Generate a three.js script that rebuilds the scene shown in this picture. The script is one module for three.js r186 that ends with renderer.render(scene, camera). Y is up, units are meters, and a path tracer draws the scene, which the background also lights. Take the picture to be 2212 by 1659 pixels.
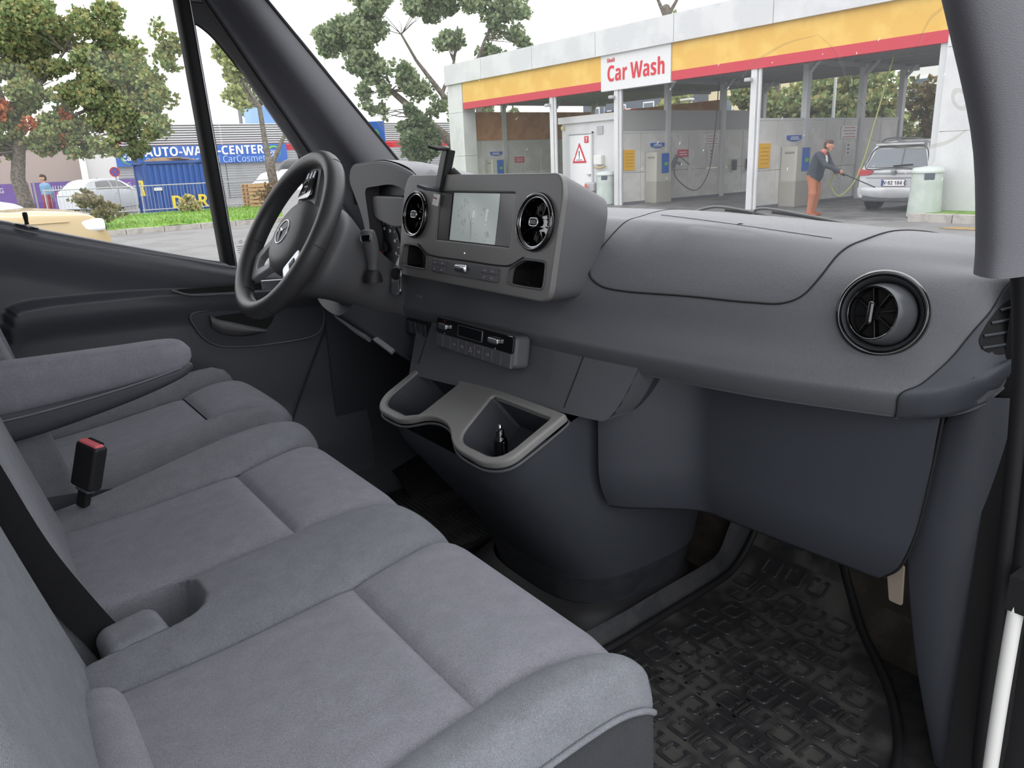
import * as THREE from 'three';
import { RoundedBoxGeometry } from 'three/addons/geometries/RoundedBoxGeometry.js';
import { mergeGeometries, mergeVertices, toCreasedNormals } from 'three/addons/utils/BufferGeometryUtils.js';
import { MarchingCubes } from 'three/addons/objects/MarchingCubes.js';
import { FontLoader } from 'three/addons/loaders/FontLoader.js';
import { TextGeometry } from 'three/addons/geometries/TextGeometry.js';

// ---------------------------------------------------------------- camera, sky, exposure
const scene = new THREE.Scene();
const camera = new THREE.PerspectiveCamera(53.07, 2212 / 1659, 0.05, 400);
camera.position.set(1.25, 1.0, 0);
camera.up.set(-0.2048, 0.9591, -0.1955);
camera.lookAt(1.25 - 0.783, 1.0 - 0.2804, -0.5553);
const renderer = new THREE.WebGLRenderer({ antialias: true });
renderer.toneMapping = THREE.LinearToneMapping;
renderer.toneMappingExposure = 1.0;
renderer.shadowMap.enabled = true;
{ // bright overcast sky: a thin even cloud sheet
  const w = 256, h = 128, d = new Float32Array(w * h * 4);
  for (let j = 0; j < h; j++) for (let i = 0; i < w; i++) {
    const el = (j + 0.5) / h * Math.PI - Math.PI / 2, az = (i / w) * Math.PI * 2;
    const cl = Math.sin(az * 3 + el * 4) * Math.cos(el * 7 + az * 2) + 0.5 * Math.sin(az * 7 - el * 9);
    const s = (0.93 + 0.14 * Math.max(0, Math.sin(el)) + 0.03 * cl * Math.cos(el)), o = (j * w + i) * 4;
    d[o] = 0.985 * s; d[o + 1] = 1.0 * s; d[o + 2] = 1.03 * s; d[o + 3] = 1;
  }
  const t = new THREE.DataTexture(d, w, h, THREE.RGBAFormat, THREE.FloatType);
  t.mapping = THREE.EquirectangularReflectionMapping; t.magFilter = THREE.LinearFilter; t.needsUpdate = true;
  scene.background = t; scene.environment = t;
  scene.backgroundIntensity = 2.6; scene.environmentIntensity = 2.6;
}

// ---------------------------------------------------------------- helpers
let seed = 12345;
const rnd = () => { seed = (seed * 1664525 + 1013904223) >>> 0; return seed / 4294967296; };
const rr = (a, b) => a + (b - a) * rnd();
const V = (x, y, z) => new THREE.Vector3(x, y, z);
const PI = Math.PI, sin = Math.sin, cos = Math.cos, abs = Math.abs, min = Math.min, max = Math.max, sqrt = Math.sqrt;
const clamp = (x, a = 0, b = 1) => min(b, max(a, x));
const lerp = (a, b, t) => a + (b - a) * t;
const sstep = (a, b, x) => { const t = clamp((x - a) / (b - a)); return t * t * (3 - 2 * t); };
function cr1(p0, p1, p2, p3, t) { return 0.5 * (2 * p1 + (p2 - p0) * t + (2 * p0 - 5 * p1 + 4 * p2 - p3) * t * t + (3 * p1 - p0 - 3 * p2 + p3) * t * t * t); }
// Catmull-Rom through rows of numbers, t in 0..1
function cr(a, t) {
  const n = a.length - 1, s = clamp(t) * n, i = min(n - 1, Math.floor(s)), f = s - i;
  const g = (k) => a[k < 0 ? 0 : k > n ? n : k];
  if (typeof a[0] === 'number') return cr1(g(i - 1), g(i), g(i + 1), g(i + 2), f);
  return a[0].map((_, k) => cr1(g(i - 1)[k], g(i)[k], g(i + 1)[k], g(i + 2)[k], f));
}
// piecewise smooth table lookup  tab = [[x, y], ...]
function tab(tb, x) {
  if (x <= tb[0][0]) return tb[0][1];
  const n = tb.length - 1;
  if (x >= tb[n][0]) return tb[n][1];
  let i = 0; while (tb[i + 1][0] < x) i++;
  const g = (k) => tb[max(0, min(n, k))], f = (x - tb[i][0]) / (tb[i + 1][0] - tb[i][0]);
  const m = (k) => { const a = g(k - 1), b = g(k + 1); return (b[1] - a[1]) / (b[0] - a[0]); };
  const h = tb[i + 1][0] - tb[i][0], t2 = f * f, t3 = t2 * f;
  return (2 * t3 - 3 * t2 + 1) * g(i)[1] + (t3 - 2 * t2 + f) * h * m(i) + (-2 * t3 + 3 * t2) * g(i + 1)[1] + (t3 - t2) * h * m(i + 1);
}
// parametric sheet: F(u, v) -> [x, y, z]; keep(u, v) may leave cells out
function sheet(F, nu, nv, { keep, flip, u0 = 0, u1 = 1, v0 = 0, v1 = 1 } = {}) {
  const pos = [], idx = [];
  for (let j = 0; j <= nv; j++) for (let i = 0; i <= nu; i++) pos.push(...F(u0 + (u1 - u0) * i / nu, v0 + (v1 - v0) * j / nv));
  for (let j = 0; j < nv; j++) for (let i = 0; i < nu; i++) {
    if (keep && !keep(u0 + (u1 - u0) * (i + 0.5) / nu, v0 + (v1 - v0) * (j + 0.5) / nv)) continue;
    const a = j * (nu + 1) + i, b = a + 1, c = a + nu + 1, d = c + 1;
    if (flip) idx.push(a, c, b, b, c, d); else idx.push(a, b, c, b, d, c);
  }
  const g = new THREE.BufferGeometry();
  g.setAttribute('position', new THREE.Float32BufferAttribute(pos, 3)); g.setIndex(idx); g.computeVertexNormals();
  return g;
}
// sections: arrays of points, smoothly joined; closed rings when ring = true
function loft(secs, { nu = 24, nv = 24, ring = false, caps = false, lin = false, flip = false, creased } = {}) {
  const n = secs[0].length;
  const row = (u) => {
    if (lin) { const s = u * (secs.length - 1), i = min(secs.length - 2, Math.floor(s)), f = s - i; return secs[i].map((p, k) => p.map((c, q) => lerp(c, secs[i + 1][k][q], f))); }
    return Array.from({ length: n }, (_, k) => cr(secs.map((s) => s[k]), u));
  };
  const rows = []; for (let i = 0; i <= nu; i++) rows.push(row(i / nu));
  const at = (pts, v) => {
    if (!ring) return cr(pts, v);
    const m = pts.length, s = (v % 1) * m, i = Math.floor(s), f = s - i, g = (k) => pts[((k % m) + m) % m];
    return pts[0].map((_, k) => cr1(g(i - 1)[k], g(i)[k], g(i + 1)[k], g(i + 2)[k], f));
  };
  const pos = [], idx = [], nn = nv + 1;
  for (let i = 0; i <= nu; i++) for (let j = 0; j <= nv; j++) pos.push(...at(rows[i], j / nv));
  for (let i = 0; i < nu; i++) for (let j = 0; j < nv; j++) {
    const a = i * nn + j, b = a + 1, c = a + nn, d = c + 1;
    if (flip) idx.push(a, b, c, b, d, c); else idx.push(a, c, b, b, c, d);
  }
  if (ring) { // faces outward
    const c = [0, 0, 0], n3 = pos.length / 3; for (let i = 0; i < n3; i++) for (let k = 0; k < 3; k++) c[k] += pos[i * 3 + k] / n3;
    let vol = 0; const q = (i, k) => pos[i * 3 + k] - c[k];
    for (let i = 0; i < idx.length; i += 3) { const [a, b, d] = [idx[i], idx[i + 1], idx[i + 2]]; vol += q(a, 0) * (q(b, 1) * q(d, 2) - q(b, 2) * q(d, 1)) + q(a, 1) * (q(b, 2) * q(d, 0) - q(b, 0) * q(d, 2)) + q(a, 2) * (q(b, 0) * q(d, 1) - q(b, 1) * q(d, 0)); }
    if (vol < 0) { flip = !flip; for (let i = 0; i < idx.length; i += 3) { const t = idx[i + 1]; idx[i + 1] = idx[i + 2]; idx[i + 2] = t; } }
  }
  if (caps) for (const e of [0, nu]) {
    const c = [0, 0, 0]; for (let j = 0; j < nv; j++) for (let k = 0; k < 3; k++) c[k] += pos[(e * nn + j) * 3 + k] / nv;
    const base = pos.length / 3; pos.push(...c);
    for (let j = 0; j <= nv; j++) pos.push(pos[(e * nn + j) * 3], pos[(e * nn + j) * 3 + 1], pos[(e * nn + j) * 3 + 2]);
    for (let j = 0; j < nv; j++) { if ((e === 0) !== flip) idx.push(base, base + 1 + j, base + 2 + j); else idx.push(base, base + 2 + j, base + 1 + j); }
  }
  const g = new THREE.BufferGeometry();
  g.setAttribute('position', new THREE.Float32BufferAttribute(pos, 3)); g.setIndex(idx); g.computeVertexNormals();
  return creased ? toCreasedNormals(g, creased) : g;
}
// every geometry gets uv in metres, by the main axis of each triangle
function metric(g) {
  if (g.index) g = g.toNonIndexed();
  const p = g.attributes.position, uv = new Float32Array(p.count * 2), a = V(), b = V(), c = V(), n = V();
  for (let i = 0; i < p.count; i += 3) {
    a.fromBufferAttribute(p, i); b.fromBufferAttribute(p, i + 1); c.fromBufferAttribute(p, i + 2);
    n.copy(b).sub(a).cross(c.clone().sub(a));
    const ax = abs(n.x), ay = abs(n.y), az = abs(n.z);
    for (let k = 0; k < 3; k++) {
      const q = k === 0 ? a : k === 1 ? b : c, o = (i + k) * 2;
      if (ay >= ax && ay >= az) { uv[o] = q.x; uv[o + 1] = q.z; } else if (ax >= az) { uv[o] = q.z; uv[o + 1] = q.y; } else { uv[o] = q.x; uv[o + 1] = q.y; }
    }
  }
  g.setAttribute('uv', new THREE.BufferAttribute(uv, 2));
  return g;
}
const clean = (g) => { let k = g.index ? g.toNonIndexed() : g; const o = new THREE.BufferGeometry(); o.setAttribute('position', k.attributes.position); o.setAttribute('normal', k.attributes.normal); return o; };
const merge = (...gs) => mergeGeometries(gs.flat().map(clean));
const mv = (g, x = 0, y = 0, z = 0) => g.translate(x, y, z);
const rot = (g, x = 0, y = 0, z = 0) => { if (x) g.rotateX(x); if (y) g.rotateY(y); if (z) g.rotateZ(z); return g; };
const rbox = (w, h, d, r = 0.003, s = 2) => new RoundedBoxGeometry(w, h, d, s, min(r, w / 2.01, h / 2.01, d / 2.01));
const box = (w, h, d) => new THREE.BoxGeometry(w, h, d);
const boxAt = (x0, x1, y0, y1, z0, z1) => mv(box(x1 - x0, y1 - y0, z1 - z0), (x0 + x1) / 2, (y0 + y1) / 2, (z0 + z1) / 2);
const cyl = (r0, r1, h, s = 24) => new THREE.CylinderGeometry(r0, r1, h, s);
const lathe = (pts, s = 40) => new THREE.LatheGeometry(pts.map((p) => new THREE.Vector2(p[0], p[1])), s);
const tube = (pts, r, n = 40, s = 8, closed = false) => new THREE.TubeGeometry(new THREE.CatmullRomCurve3(pts.map((p) => V(...p)), closed, 'centripetal'), n, r, s, closed);
const shapeOf = (pts) => new THREE.Shape(pts.map((p) => new THREE.Vector2(p[0], p[1])));
function ext(sh, depth, bev = 0, holes = [], seg = 2) {
  const s = Array.isArray(sh) ? shapeOf(sh) : sh;
  for (const h of holes) s.holes.push(Array.isArray(h) ? shapeOf(h) : h);
  const g = new THREE.ExtrudeGeometry(s, { depth: depth - 2 * bev, bevelEnabled: bev > 0, bevelThickness: bev, bevelSize: bev, bevelOffset: -bev, bevelSegments: seg, curveSegments: 20 });
  return mv(g, 0, 0, bev);
}
// polygon with rounded corners, pts [[x, y, r], ...]
function rpoly(pts, seg = 6) {
  const out = [], n = pts.length;
  for (let i = 0; i < n; i++) {
    const p = pts[i], a = pts[(i + n - 1) % n], b = pts[(i + 1) % n], r = p[2] || 0;
    const la = Math.hypot(a[0] - p[0], a[1] - p[1]), lb = Math.hypot(b[0] - p[0], b[1] - p[1]), q = min(r, la / 2, lb / 2);
    if (!q) { out.push([p[0], p[1]]); continue; }
    const A = [p[0] + (a[0] - p[0]) / la * q, p[1] + (a[1] - p[1]) / la * q], B = [p[0] + (b[0] - p[0]) / lb * q, p[1] + (b[1] - p[1]) / lb * q];
    for (let k = 0; k <= seg; k++) { const t = k / seg; out.push([(1 - t) ** 2 * A[0] + 2 * t * (1 - t) * p[0] + t * t * B[0], (1 - t) ** 2 * A[1] + 2 * t * (1 - t) * p[1] + t * t * B[1]]); }
  }
  const n2 = out.length;
  return out.filter((q, i) => { const b = out[(i + n2 - 1) % n2]; return Math.hypot(q[0] - b[0], q[1] - b[1]) > 1e-5; });
}
// evenly spaced points along a closed polygon
function evenly(poly, n) {
  const L = [0]; poly.forEach((q, i) => { const b = poly[(i + 1) % poly.length]; L.push(L[i] + Math.hypot(b[0] - q[0], b[1] - q[1])); });
  return Array.from({ length: n }, (_, k) => { const d = k / n * L[poly.length]; let i = 0; while (L[i + 1] < d) i++; const t = (d - L[i]) / (L[i + 1] - L[i] || 1), a = poly[i], b = poly[(i + 1) % poly.length]; return [lerp(a[0], b[0], t), lerp(a[1], b[1], t)]; });
}
const rrect = (w, h, r, x = 0, y = 0) => rpoly([[x - w / 2, y - h / 2, r], [x + w / 2, y - h / 2, r], [x + w / 2, y + h / 2, r], [x - w / 2, y + h / 2, r]]);
const ring2 = (r, x = 0, y = 0, n = 48, ry = r) => Array.from({ length: n }, (_, k) => [x + r * cos(k / n * 2 * PI), y + ry * sin(k / n * 2 * PI)]);
// a bar between two points with rectangular section
function bar(a, b, w, h) {
  const d = V(b[0] - a[0], b[1] - a[1], b[2] - a[2]), L = d.length(), g = box(w, h, L);
  g.applyQuaternion(new THREE.Quaternion().setFromUnitVectors(V(0, 0, 1), d.normalize()));
  return mv(g, (a[0] + b[0]) / 2, (a[1] + b[1]) / 2, (a[2] + b[2]) / 2);
}
function rod(a, b, r0, r1 = r0, s = 10) {
  const d = V(b[0] - a[0], b[1] - a[1], b[2] - a[2]), L = d.length(), g = cyl(r1, r0, L, s);
  g.applyQuaternion(new THREE.Quaternion().setFromUnitVectors(V(0, 1, 0), d.normalize()));
  return mv(g, (a[0] + b[0]) / 2, (a[1] + b[1]) / 2, (a[2] + b[2]) / 2);
}
// objects
const taken = {};
const numbered = (n) => { taken[n] = (taken[n] ?? -1) + 1; return taken[n] ? n + '_' + String(taken[n]).padStart(3, '0') : n; };
function thing(name, label, category, base = [0, 0, 0], group) {
  const o = new THREE.Group(); o.name = numbered(name); o.position.set(...base); o.userData = { label, category };
  if (group) o.userData.group = group;
  scene.add(o); return o;
}
function setting(name, label) { const o = new THREE.Group(); o.name = numbered(name); o.userData = { kind: 'structure', label }; scene.add(o); return o; }
// a part in world coordinates (w) or in its thing's own coordinates (p)
function p(name, g, m, parent, label) {
  const o = new THREE.Mesh(m.userData.raw ? g : metric(g), m); o.name = name; o.castShadow = o.receiveShadow = true;
  if (label) o.userData.label = label;
  parent.add(o); return o;
}
function w(name, g, m, parent, label) { return p(name, mv(g, -parent.position.x, -parent.position.y, -parent.position.z), m, parent, label); }
function solo(name, g, m, label, category, base = [0, 0, 0], group) {
  const o = p(name, mv(g, -base[0], -base[1], -base[2]), m, scene); o.name = numbered(name); o.position.set(...base); o.userData = { label, category }; if (group) o.userData.group = group; return o;
}
// ---------------------------------------------------------------- textures (surface grain only)
const hash = (x, y, s = 0) => { let h = (x * 374761393 + y * 668265263 + s * 974634777) | 0; h = Math.imul(h ^ (h >>> 13), 1274126177); return ((h ^ (h >>> 16)) >>> 0) / 4294967296; };
function vnoise(x, y, per, s = 0) { // tileable value noise
  const xi = Math.floor(x), yi = Math.floor(y), fx = x - xi, fy = y - yi, u = fx * fx * (3 - 2 * fx), v = fy * fy * (3 - 2 * fy);
  const m = (k) => ((k % per) + per) % per, h = (i, j) => hash(m(i), m(j), s);
  return lerp(lerp(h(xi, yi), h(xi + 1, yi), u), lerp(h(xi, yi + 1), h(xi + 1, yi + 1), u), v);
}
function fbm(x, y, per, oct = 4, s = 0) { let a = 0, k = 0.5, t = 0; for (let o = 0; o < oct; o++) { a += k * vnoise(x, y, per, s + o); t += k; x *= 2; y *= 2; per *= 2; k *= 0.5; } return a / t; }
function tex(n, metres, fn, srgb = false) {
  const d = new Uint8Array(n * n * 4);
  for (let j = 0; j < n; j++) for (let i = 0; i < n; i++) { const c = fn(i / n, j / n), o = (j * n + i) * 4, a = typeof c === 'number' ? [c, c, c] : c; d[o] = clamp(a[0]) * 255; d[o + 1] = clamp(a[1]) * 255; d[o + 2] = clamp(a[2]) * 255; d[o + 3] = 255; }
  const t = new THREE.DataTexture(d, n, n); t.wrapS = t.wrapT = THREE.RepeatWrapping; t.magFilter = THREE.LinearFilter; t.minFilter = THREE.LinearMipmapLinearFilter; t.generateMipmaps = true;
  t.repeat.set(1 / metres, 1 / metres); if (srgb) t.colorSpace = THREE.SRGBColorSpace; t.needsUpdate = true; return t;
}
function cells(x, y, per, s) { // distance to the border between cells
  const xi = Math.floor(x), yi = Math.floor(y); let d1 = 9, d2 = 9;
  for (let j = -1; j <= 1; j++) for (let i = -1; i <= 1; i++) {
    const a = ((xi + i) % per + per) % per, b = ((yi + j) % per + per) % per, dx = xi + i + hash(a, b, s) - x, dy = yi + j + hash(a, b, s + 7) - y, d = sqrt(dx * dx + dy * dy);
    if (d < d1) { d2 = d1; d1 = d; } else if (d < d2) d2 = d;
  }
  return d2 - d1;
}
const leatherBump = tex(512, 0.13, (u, v) => { const wx = 0.5 * (vnoise(u * 24, v * 24, 24, 3) - 0.5), wy = 0.5 * (vnoise(u * 24, v * 24, 24, 5) - 0.5); return 0.25 + 0.75 * sstep(0.02, 0.45, cells(u * 64 + wx, v * 64 + wy, 64, 1)); });
const grainBump = tex(256, 0.05, (u, v) => 0.5 * vnoise(u * 60, v * 60, 60, 2) + 0.5 * vnoise(u * 120, v * 120, 120, 9));
const fabricBump = tex(512, 0.09, (u, v) => 0.5 + 0.32 * sin((u * 40 + 0.06 * (vnoise(u * 50, v * 50, 50, 4))) * 2 * PI) + 0.18 * sin((v * 64 + u * 20) * 2 * PI) + 0.25 * (hash(Math.floor(u * 512), Math.floor(v * 512), 3) - 0.5));
const twillBump = tex(512, 0.09, (u, v) => 0.5 + 0.25 * sin((u * 42 + v * 42) * 2 * PI) + 0.25 * sin((u * 42 - v * 42) * 2 * PI) + 0.3 * (hash(Math.floor(u * 512), Math.floor(v * 512), 8) - 0.5));
const heather = (a, b, s) => tex(512, 0.21, (u, v) => { const k = 0.55 * hash(Math.floor(u * 256), Math.floor(v * 512), s) + 0.25 * fbm(u * 12, v * 12, 12, 4, s) + 0.2 * hash(Math.floor(u * 512), Math.floor(v * 256), s + 3); return a.map((c, i) => lerp(c, b[i], k)); }, true);
const stain = (a, b, metres, f, s, lo = 0.35, hi = 0.65) => tex(512, metres, (u, v) => { const k = sstep(lo, hi, fbm(u * f, v * f, f, 5, s)), h = 0.05 * (hash(Math.floor(u * 512), Math.floor(v * 512), s) - 0.5); return a.map((c, i) => lerp(c, b[i], k) + h * c); }, true);
const mat = (o) => new THREE.MeshPhysicalMaterial({ roughness: 0.6, metalness: 0, side: THREE.DoubleSide, ...o });
const flat = (c, r = 0.7, o = {}) => mat({ color: c, roughness: r, ...o });
const fontB = await new FontLoader().loadAsync('fonts/droid/droid_sans_bold.typeface.json');
const fontR = await new FontLoader().loadAsync('fonts/droid/droid_sans_regular.typeface.json');
function letters(s, size, depth = 0.01, font = fontB, centre = false) { const g = new TextGeometry(s, { font, size, depth, curveSegments: 4, bevelEnabled: false }); if (centre) { g.computeBoundingBox(); mv(g, -(g.boundingBox.max.x + g.boundingBox.min.x) / 2, -(g.boundingBox.max.y + g.boundingBox.min.y) / 2, 0); } return g; }
const M = {
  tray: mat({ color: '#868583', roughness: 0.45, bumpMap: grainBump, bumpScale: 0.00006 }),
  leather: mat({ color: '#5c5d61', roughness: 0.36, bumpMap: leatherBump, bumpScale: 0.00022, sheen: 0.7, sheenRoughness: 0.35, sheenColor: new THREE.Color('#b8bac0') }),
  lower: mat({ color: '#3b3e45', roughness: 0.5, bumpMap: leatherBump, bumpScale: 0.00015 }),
  plastic: mat({ color: '#58585b', roughness: 0.5, bumpMap: grainBump, bumpScale: 0.00008 }),
  panel: mat({ color: '#706f6e', roughness: 0.4, bumpMap: grainBump, bumpScale: 0.00004 }),
  pillar: mat({ color: '#5e5e63', roughness: 0.6, bumpMap: leatherBump, bumpScale: 0.00015 }),
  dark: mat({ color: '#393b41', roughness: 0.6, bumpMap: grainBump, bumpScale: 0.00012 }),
  door: mat({ color: '#4e4f55', roughness: 0.42, bumpMap: grainBump, bumpScale: 0.0001 }),
  rubber: mat({ color: '#1d1d1f', roughness: 0.55 }),
  seam: mat({ color: '#0e0e10', roughness: 0.8 }),
  gloss: mat({ color: '#08080a', roughness: 0.06, clearcoat: 1, clearcoatRoughness: 0.03 }),
  chrome: mat({ color: '#d2d4d8', roughness: 0.14, metalness: 1 }),
  satin: mat({ color: '#a9acb0', roughness: 0.32, metalness: 0.9 }),
  grip: mat({ color: '#3c3c3d', roughness: 0.42, bumpMap: leatherBump, bumpScale: 0.0001 }),
  fabric: mat({ color: '#ffffff', map: heather([0.40, 0.40, 0.425], [0.58, 0.58, 0.615], 1), roughness: 0.95, bumpMap: fabricBump, bumpScale: 0.0005, sheen: 0.5, sheenRoughness: 0.5, sheenColor: new THREE.Color('#8a8c96') }),
  twill: mat({ color: '#ffffff', map: heather([0.36, 0.365, 0.385], [0.54, 0.55, 0.575], 6), roughness: 0.95, bumpMap: twillBump, bumpScale: 0.0005, sheen: 0.5, sheenRoughness: 0.5, sheenColor: new THREE.Color('#8a8c96') }),
  mat: mat({ map: stain([0.19, 0.19, 0.195], [0.33, 0.325, 0.315], 0.5, 8, 4), roughness: 0.5, roughnessMap: tex(256, 0.5, (u, v) => 0.55 + 0.45 * fbm(u * 8, v * 8, 8, 4, 8)), bumpMap: grainBump, bumpScale: 0.0002 }),
  carpet: mat({ map: stain([0.11, 0.11, 0.12], [0.16, 0.155, 0.15], 0.3, 14, 5), roughness: 1, bumpMap: grainBump, bumpScale: 0.001 }),
  belt: mat({ color: '#0c0d10', roughness: 0.75, bumpMap: twillBump, bumpScale: 0.0003 }),
  glass: mat({ color: '#ffffff', roughness: 0, transmission: 0.97, thickness: 0, ior: 1.3 }),
  screenGlass: mat({ color: '#ffffff', roughness: 0, transmission: 0.86, thickness: 0, ior: 1.3 }),
};
// ================================================================ the cab of the van
{
  const fl = setting('floor', 'dark cab floor of the van');
  w('floor_pan', boxAt(-0.9, 0.9, -0.1, 0, -1.62, 1.0), M.carpet, fl);
  const wf = setting('wall_front', 'dark firewall and sloping toe board under the dashboard');
  w('firewall', boxAt(-0.92, 0.92, -0.1, 0.8, -1.75, -1.66), M.carpet, wf);
  w('toe_board', sheet((u, v) => [lerp(-0.9, 0.86, u), 0.002 + 0.42 * v * v, -1.36 - 0.28 * v - 0.05 * v * (1 - v)], 8, 12), mat({ map: stain([0.2, 0.18, 0.16], [0.27, 0.245, 0.22], 0.4, 8, 15), roughness: 0.95 }), wf);
  const wr = setting('wall_rear', 'grey partition behind the seats');
  w('partition', boxAt(-0.9, 0.9, -0.1, 1.55, 0.62, 0.68), M.pillar, wr);
  const ce = setting('ceiling', 'roof lining of the cab');
  w('roof', boxAt(-0.9, 0.9, 1.52, 1.58, -0.86, 0.68), flat('#8d8d8a', 0.9), ce);
  const wl = setting('wall_left', 'body side behind the driver door');
  w('side_panel', boxAt(-0.94, -0.86, -0.1, 1.55, 0.36, 0.68), M.pillar, wl);
  w('roof_rail', boxAt(-0.93, -0.82, 1.44, 1.56, -0.62, 0.4), M.pillar, wl);
  const wrr = setting('wall_right', 'body side behind the open passenger door');
  w('side_panel', boxAt(0.86, 0.94, -0.1, 1.55, 0.36, 0.68), M.pillar, wrr);
  w('roof_rail', boxAt(0.84, 0.93, 1.46, 1.56, -0.62, 0.4), M.pillar, wrr);
  w('door_sill', boxAt(0.8, 0.93, -0.12, -0.01, -1.1, 0.4), M.dark, wrr);
  // underbody and bonnet
  const bo = thing('van_bonnet', 'white bonnet of the van beyond the windscreen', 'bonnet', [0, 0.2, -2.1]);
  w('bonnet_panel', loft([[[-0.9, 0.5, -1.765], [-0.8, 0.78, -1.765], [0, 0.79, -1.765], [0.8, 0.78, -1.765], [0.9, 0.5, -1.765]], [[-0.86, 0.35, -2.1], [-0.76, 0.62, -2.12], [0, 0.66, -2.16], [0.76, 0.62, -2.12], [0.86, 0.35, -2.1]], [[-0.8, 0.1, -2.36], [-0.7, 0.36, -2.42], [0, 0.4, -2.5], [0.7, 0.36, -2.42], [0.8, 0.1, -2.36]]], { nu: 16, nv: 24 }), flat('#e4e4e4', 0.25), bo);

  // A-pillar trims, left and right of the windscreen
  const zF = (y) => -1.07 + 0.84 * (y - 1.006), zR = (y) => -0.865 + 0.62 * (y - 1.0);
  for (const s of [-1, 1]) {
    const t = setting(s < 0 ? 'trim_1' : 'trim_2', s < 0 ? 'grey plastic trim of the windscreen pillar beside the steering wheel' : 'black grained trim of the windscreen pillar at the open door');
    const zS = (y) => tab([[0.78, -0.998], [0.851, -0.989], [0.882, -0.984], [0.959, -0.969], [1.0, -0.948], [1.051, -0.916], [1.096, -0.878], [1.139, -0.843], [1.3, -0.71], [1.56, -0.48]], y);
    const sec = (y) => { const f = s < 0 ? zF(y) : zS(y), r = s < 0 ? zR(y) : zS(y) + 0.21, k = (r - f); if (s > 0) return [[0.815, y, f - 0.03], [0.832, y, f + 0.005], [0.855, y, f + 0.06], [0.88, y, f + 0.12], [0.90, y, f + 0.17], [0.93, y, f + 0.18], [0.945, y, f + 0.1], [0.94, y, f], [0.90, y, f - 0.04], [0.85, y, f - 0.045]]; return [[s * 0.815, y, f - 0.03], [s * 0.795, y, f], [s * 0.782, y, f + 0.3 * k], [s * 0.79, y, f + 0.52 * k], [s * 0.822, y, f + 0.62 * k], [s * 0.85, y, f + 0.8 * k], [s * 0.862, y, r], [s * 0.9, y, r + 0.01], [s * 0.91, y, f + 0.4 * k], [s * 0.87, y, f - 0.03]]; };
    w('pillar_cover', loft((s < 0 ? [0.78, 0.9, 1.0, 1.1, 1.2, 1.3, 1.4, 1.56] : [0.872, 0.91, 1.0, 1.1, 1.2, 1.3, 1.4, 1.56]).map(sec), { nu: 30, nv: 60, ring: true, caps: true, flip: s > 0 }), M.pillar, t);
    if (s < 0) w('glass_seal', tube([0.82, 1.0, 1.2, 1.4, 1.54].map((y) => [s * 0.807, y, zF(y) - 0.018]), 0.008, 30, 6), M.seam, t);
    if (s < 0) w('inner_seal', tube([1.0, 1.1, 1.2, 1.3, 1.45].map((y) => [s * 0.862, y, zR(y) - 0.012]), 0.008, 30, 6), M.rubber, t);
  }
  // windscreen
  const wz = (u, y) => -1.6 + 0.33 * u * u + 0.8 * (y - 0.84);
  const wi = setting('window_1', 'large windscreen');
  w('windscreen', sheet((u, v) => { const y = 0.82 + 0.74 * v, a = u * 2 - 1; return [a * (0.87 - 0.06 * v), y, wz(a, y)]; }, 40, 12), M.screenGlass, wi);
  // dirt streaks dried on the glass
  for (let k = 0; k < 46; k++) {
    const a = rr(-0.75, 0.85), y = rr(0.9, 1.25), L = rr(0.001, 0.004), x = a * 0.85;
    if (!wi.userData.spots) wi.userData.spots = [];
    wi.userData.spots.push(mv(rot(box(0.0012, L * 2.2, 0.0004), -0.67, 0, rr(-0.6, 0.6)), x, y, wz(a, y) + 0.002));
  }
  const sp = p('dried_dirt_specks', merge(wi.userData.spots), flat('#e8e6e0', 0.9), wi); sp.userData.kind = 'stuff'; delete wi.userData.spots;
  // smears that the wiper dragged over the glass, and the mark of a sucker
  const smear = mat({ color: '#f4f3ee', roughness: 0, transmission: 0.88, thickness: 0, ior: 1.1 });
  const onGlass = (a) => a.map(([x, y]) => { const v = (y - 0.82) / 0.74, u = x / (0.87 - 0.06 * v); return [x, y, wz(u, y) + 0.003]; });
  for (const [a, wd] of [[[[0.146, 1.114], [0.204, 1.143], [0.255, 1.162], [0.341, 1.178], [0.425, 1.179]], 0.004], [[[0.425, 1.179], [0.449, 1.152], [0.454, 1.109], [0.467, 1.071], [0.494, 1.035]], 0.005], [[[0.62, 1.13], [0.662, 1.159], [0.688, 1.167], [0.72, 1.18]], 0.004], [[[0.459, 1.01], [0.539, 0.992], [0.623, 0.997], [0.677, 1.015]], 0.006], [[[-0.666, 1.375], [-0.647, 1.342], [-0.644, 1.29], [-0.651, 1.236]], 0.008]]) w('wiper_smear', sheet((u, v) => { const q = cr(a, u), b = cr(a, min(1, u + 0.02)), c = cr(a, max(0, u - 0.02)), L = Math.hypot(b[0] - c[0], b[1] - c[1]), k = (v - 0.5) * wd * sin(PI * (0.08 + 0.84 * u)); return onGlass([[q[0] - (b[1] - c[1]) / L * k, q[1] + (b[0] - c[0]) / L * k]])[0]; }, 40, 2), smear, wi);
  w('sucker_mark', sheet((u, v) => { const r = lerp(0.010, 0.017, v); return onGlass([[0.68 + r * cos(u * 2 * PI), 1.057 + r * 0.9 * sin(u * 2 * PI)]])[0]; }, 36, 2), smear, wi);
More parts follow.
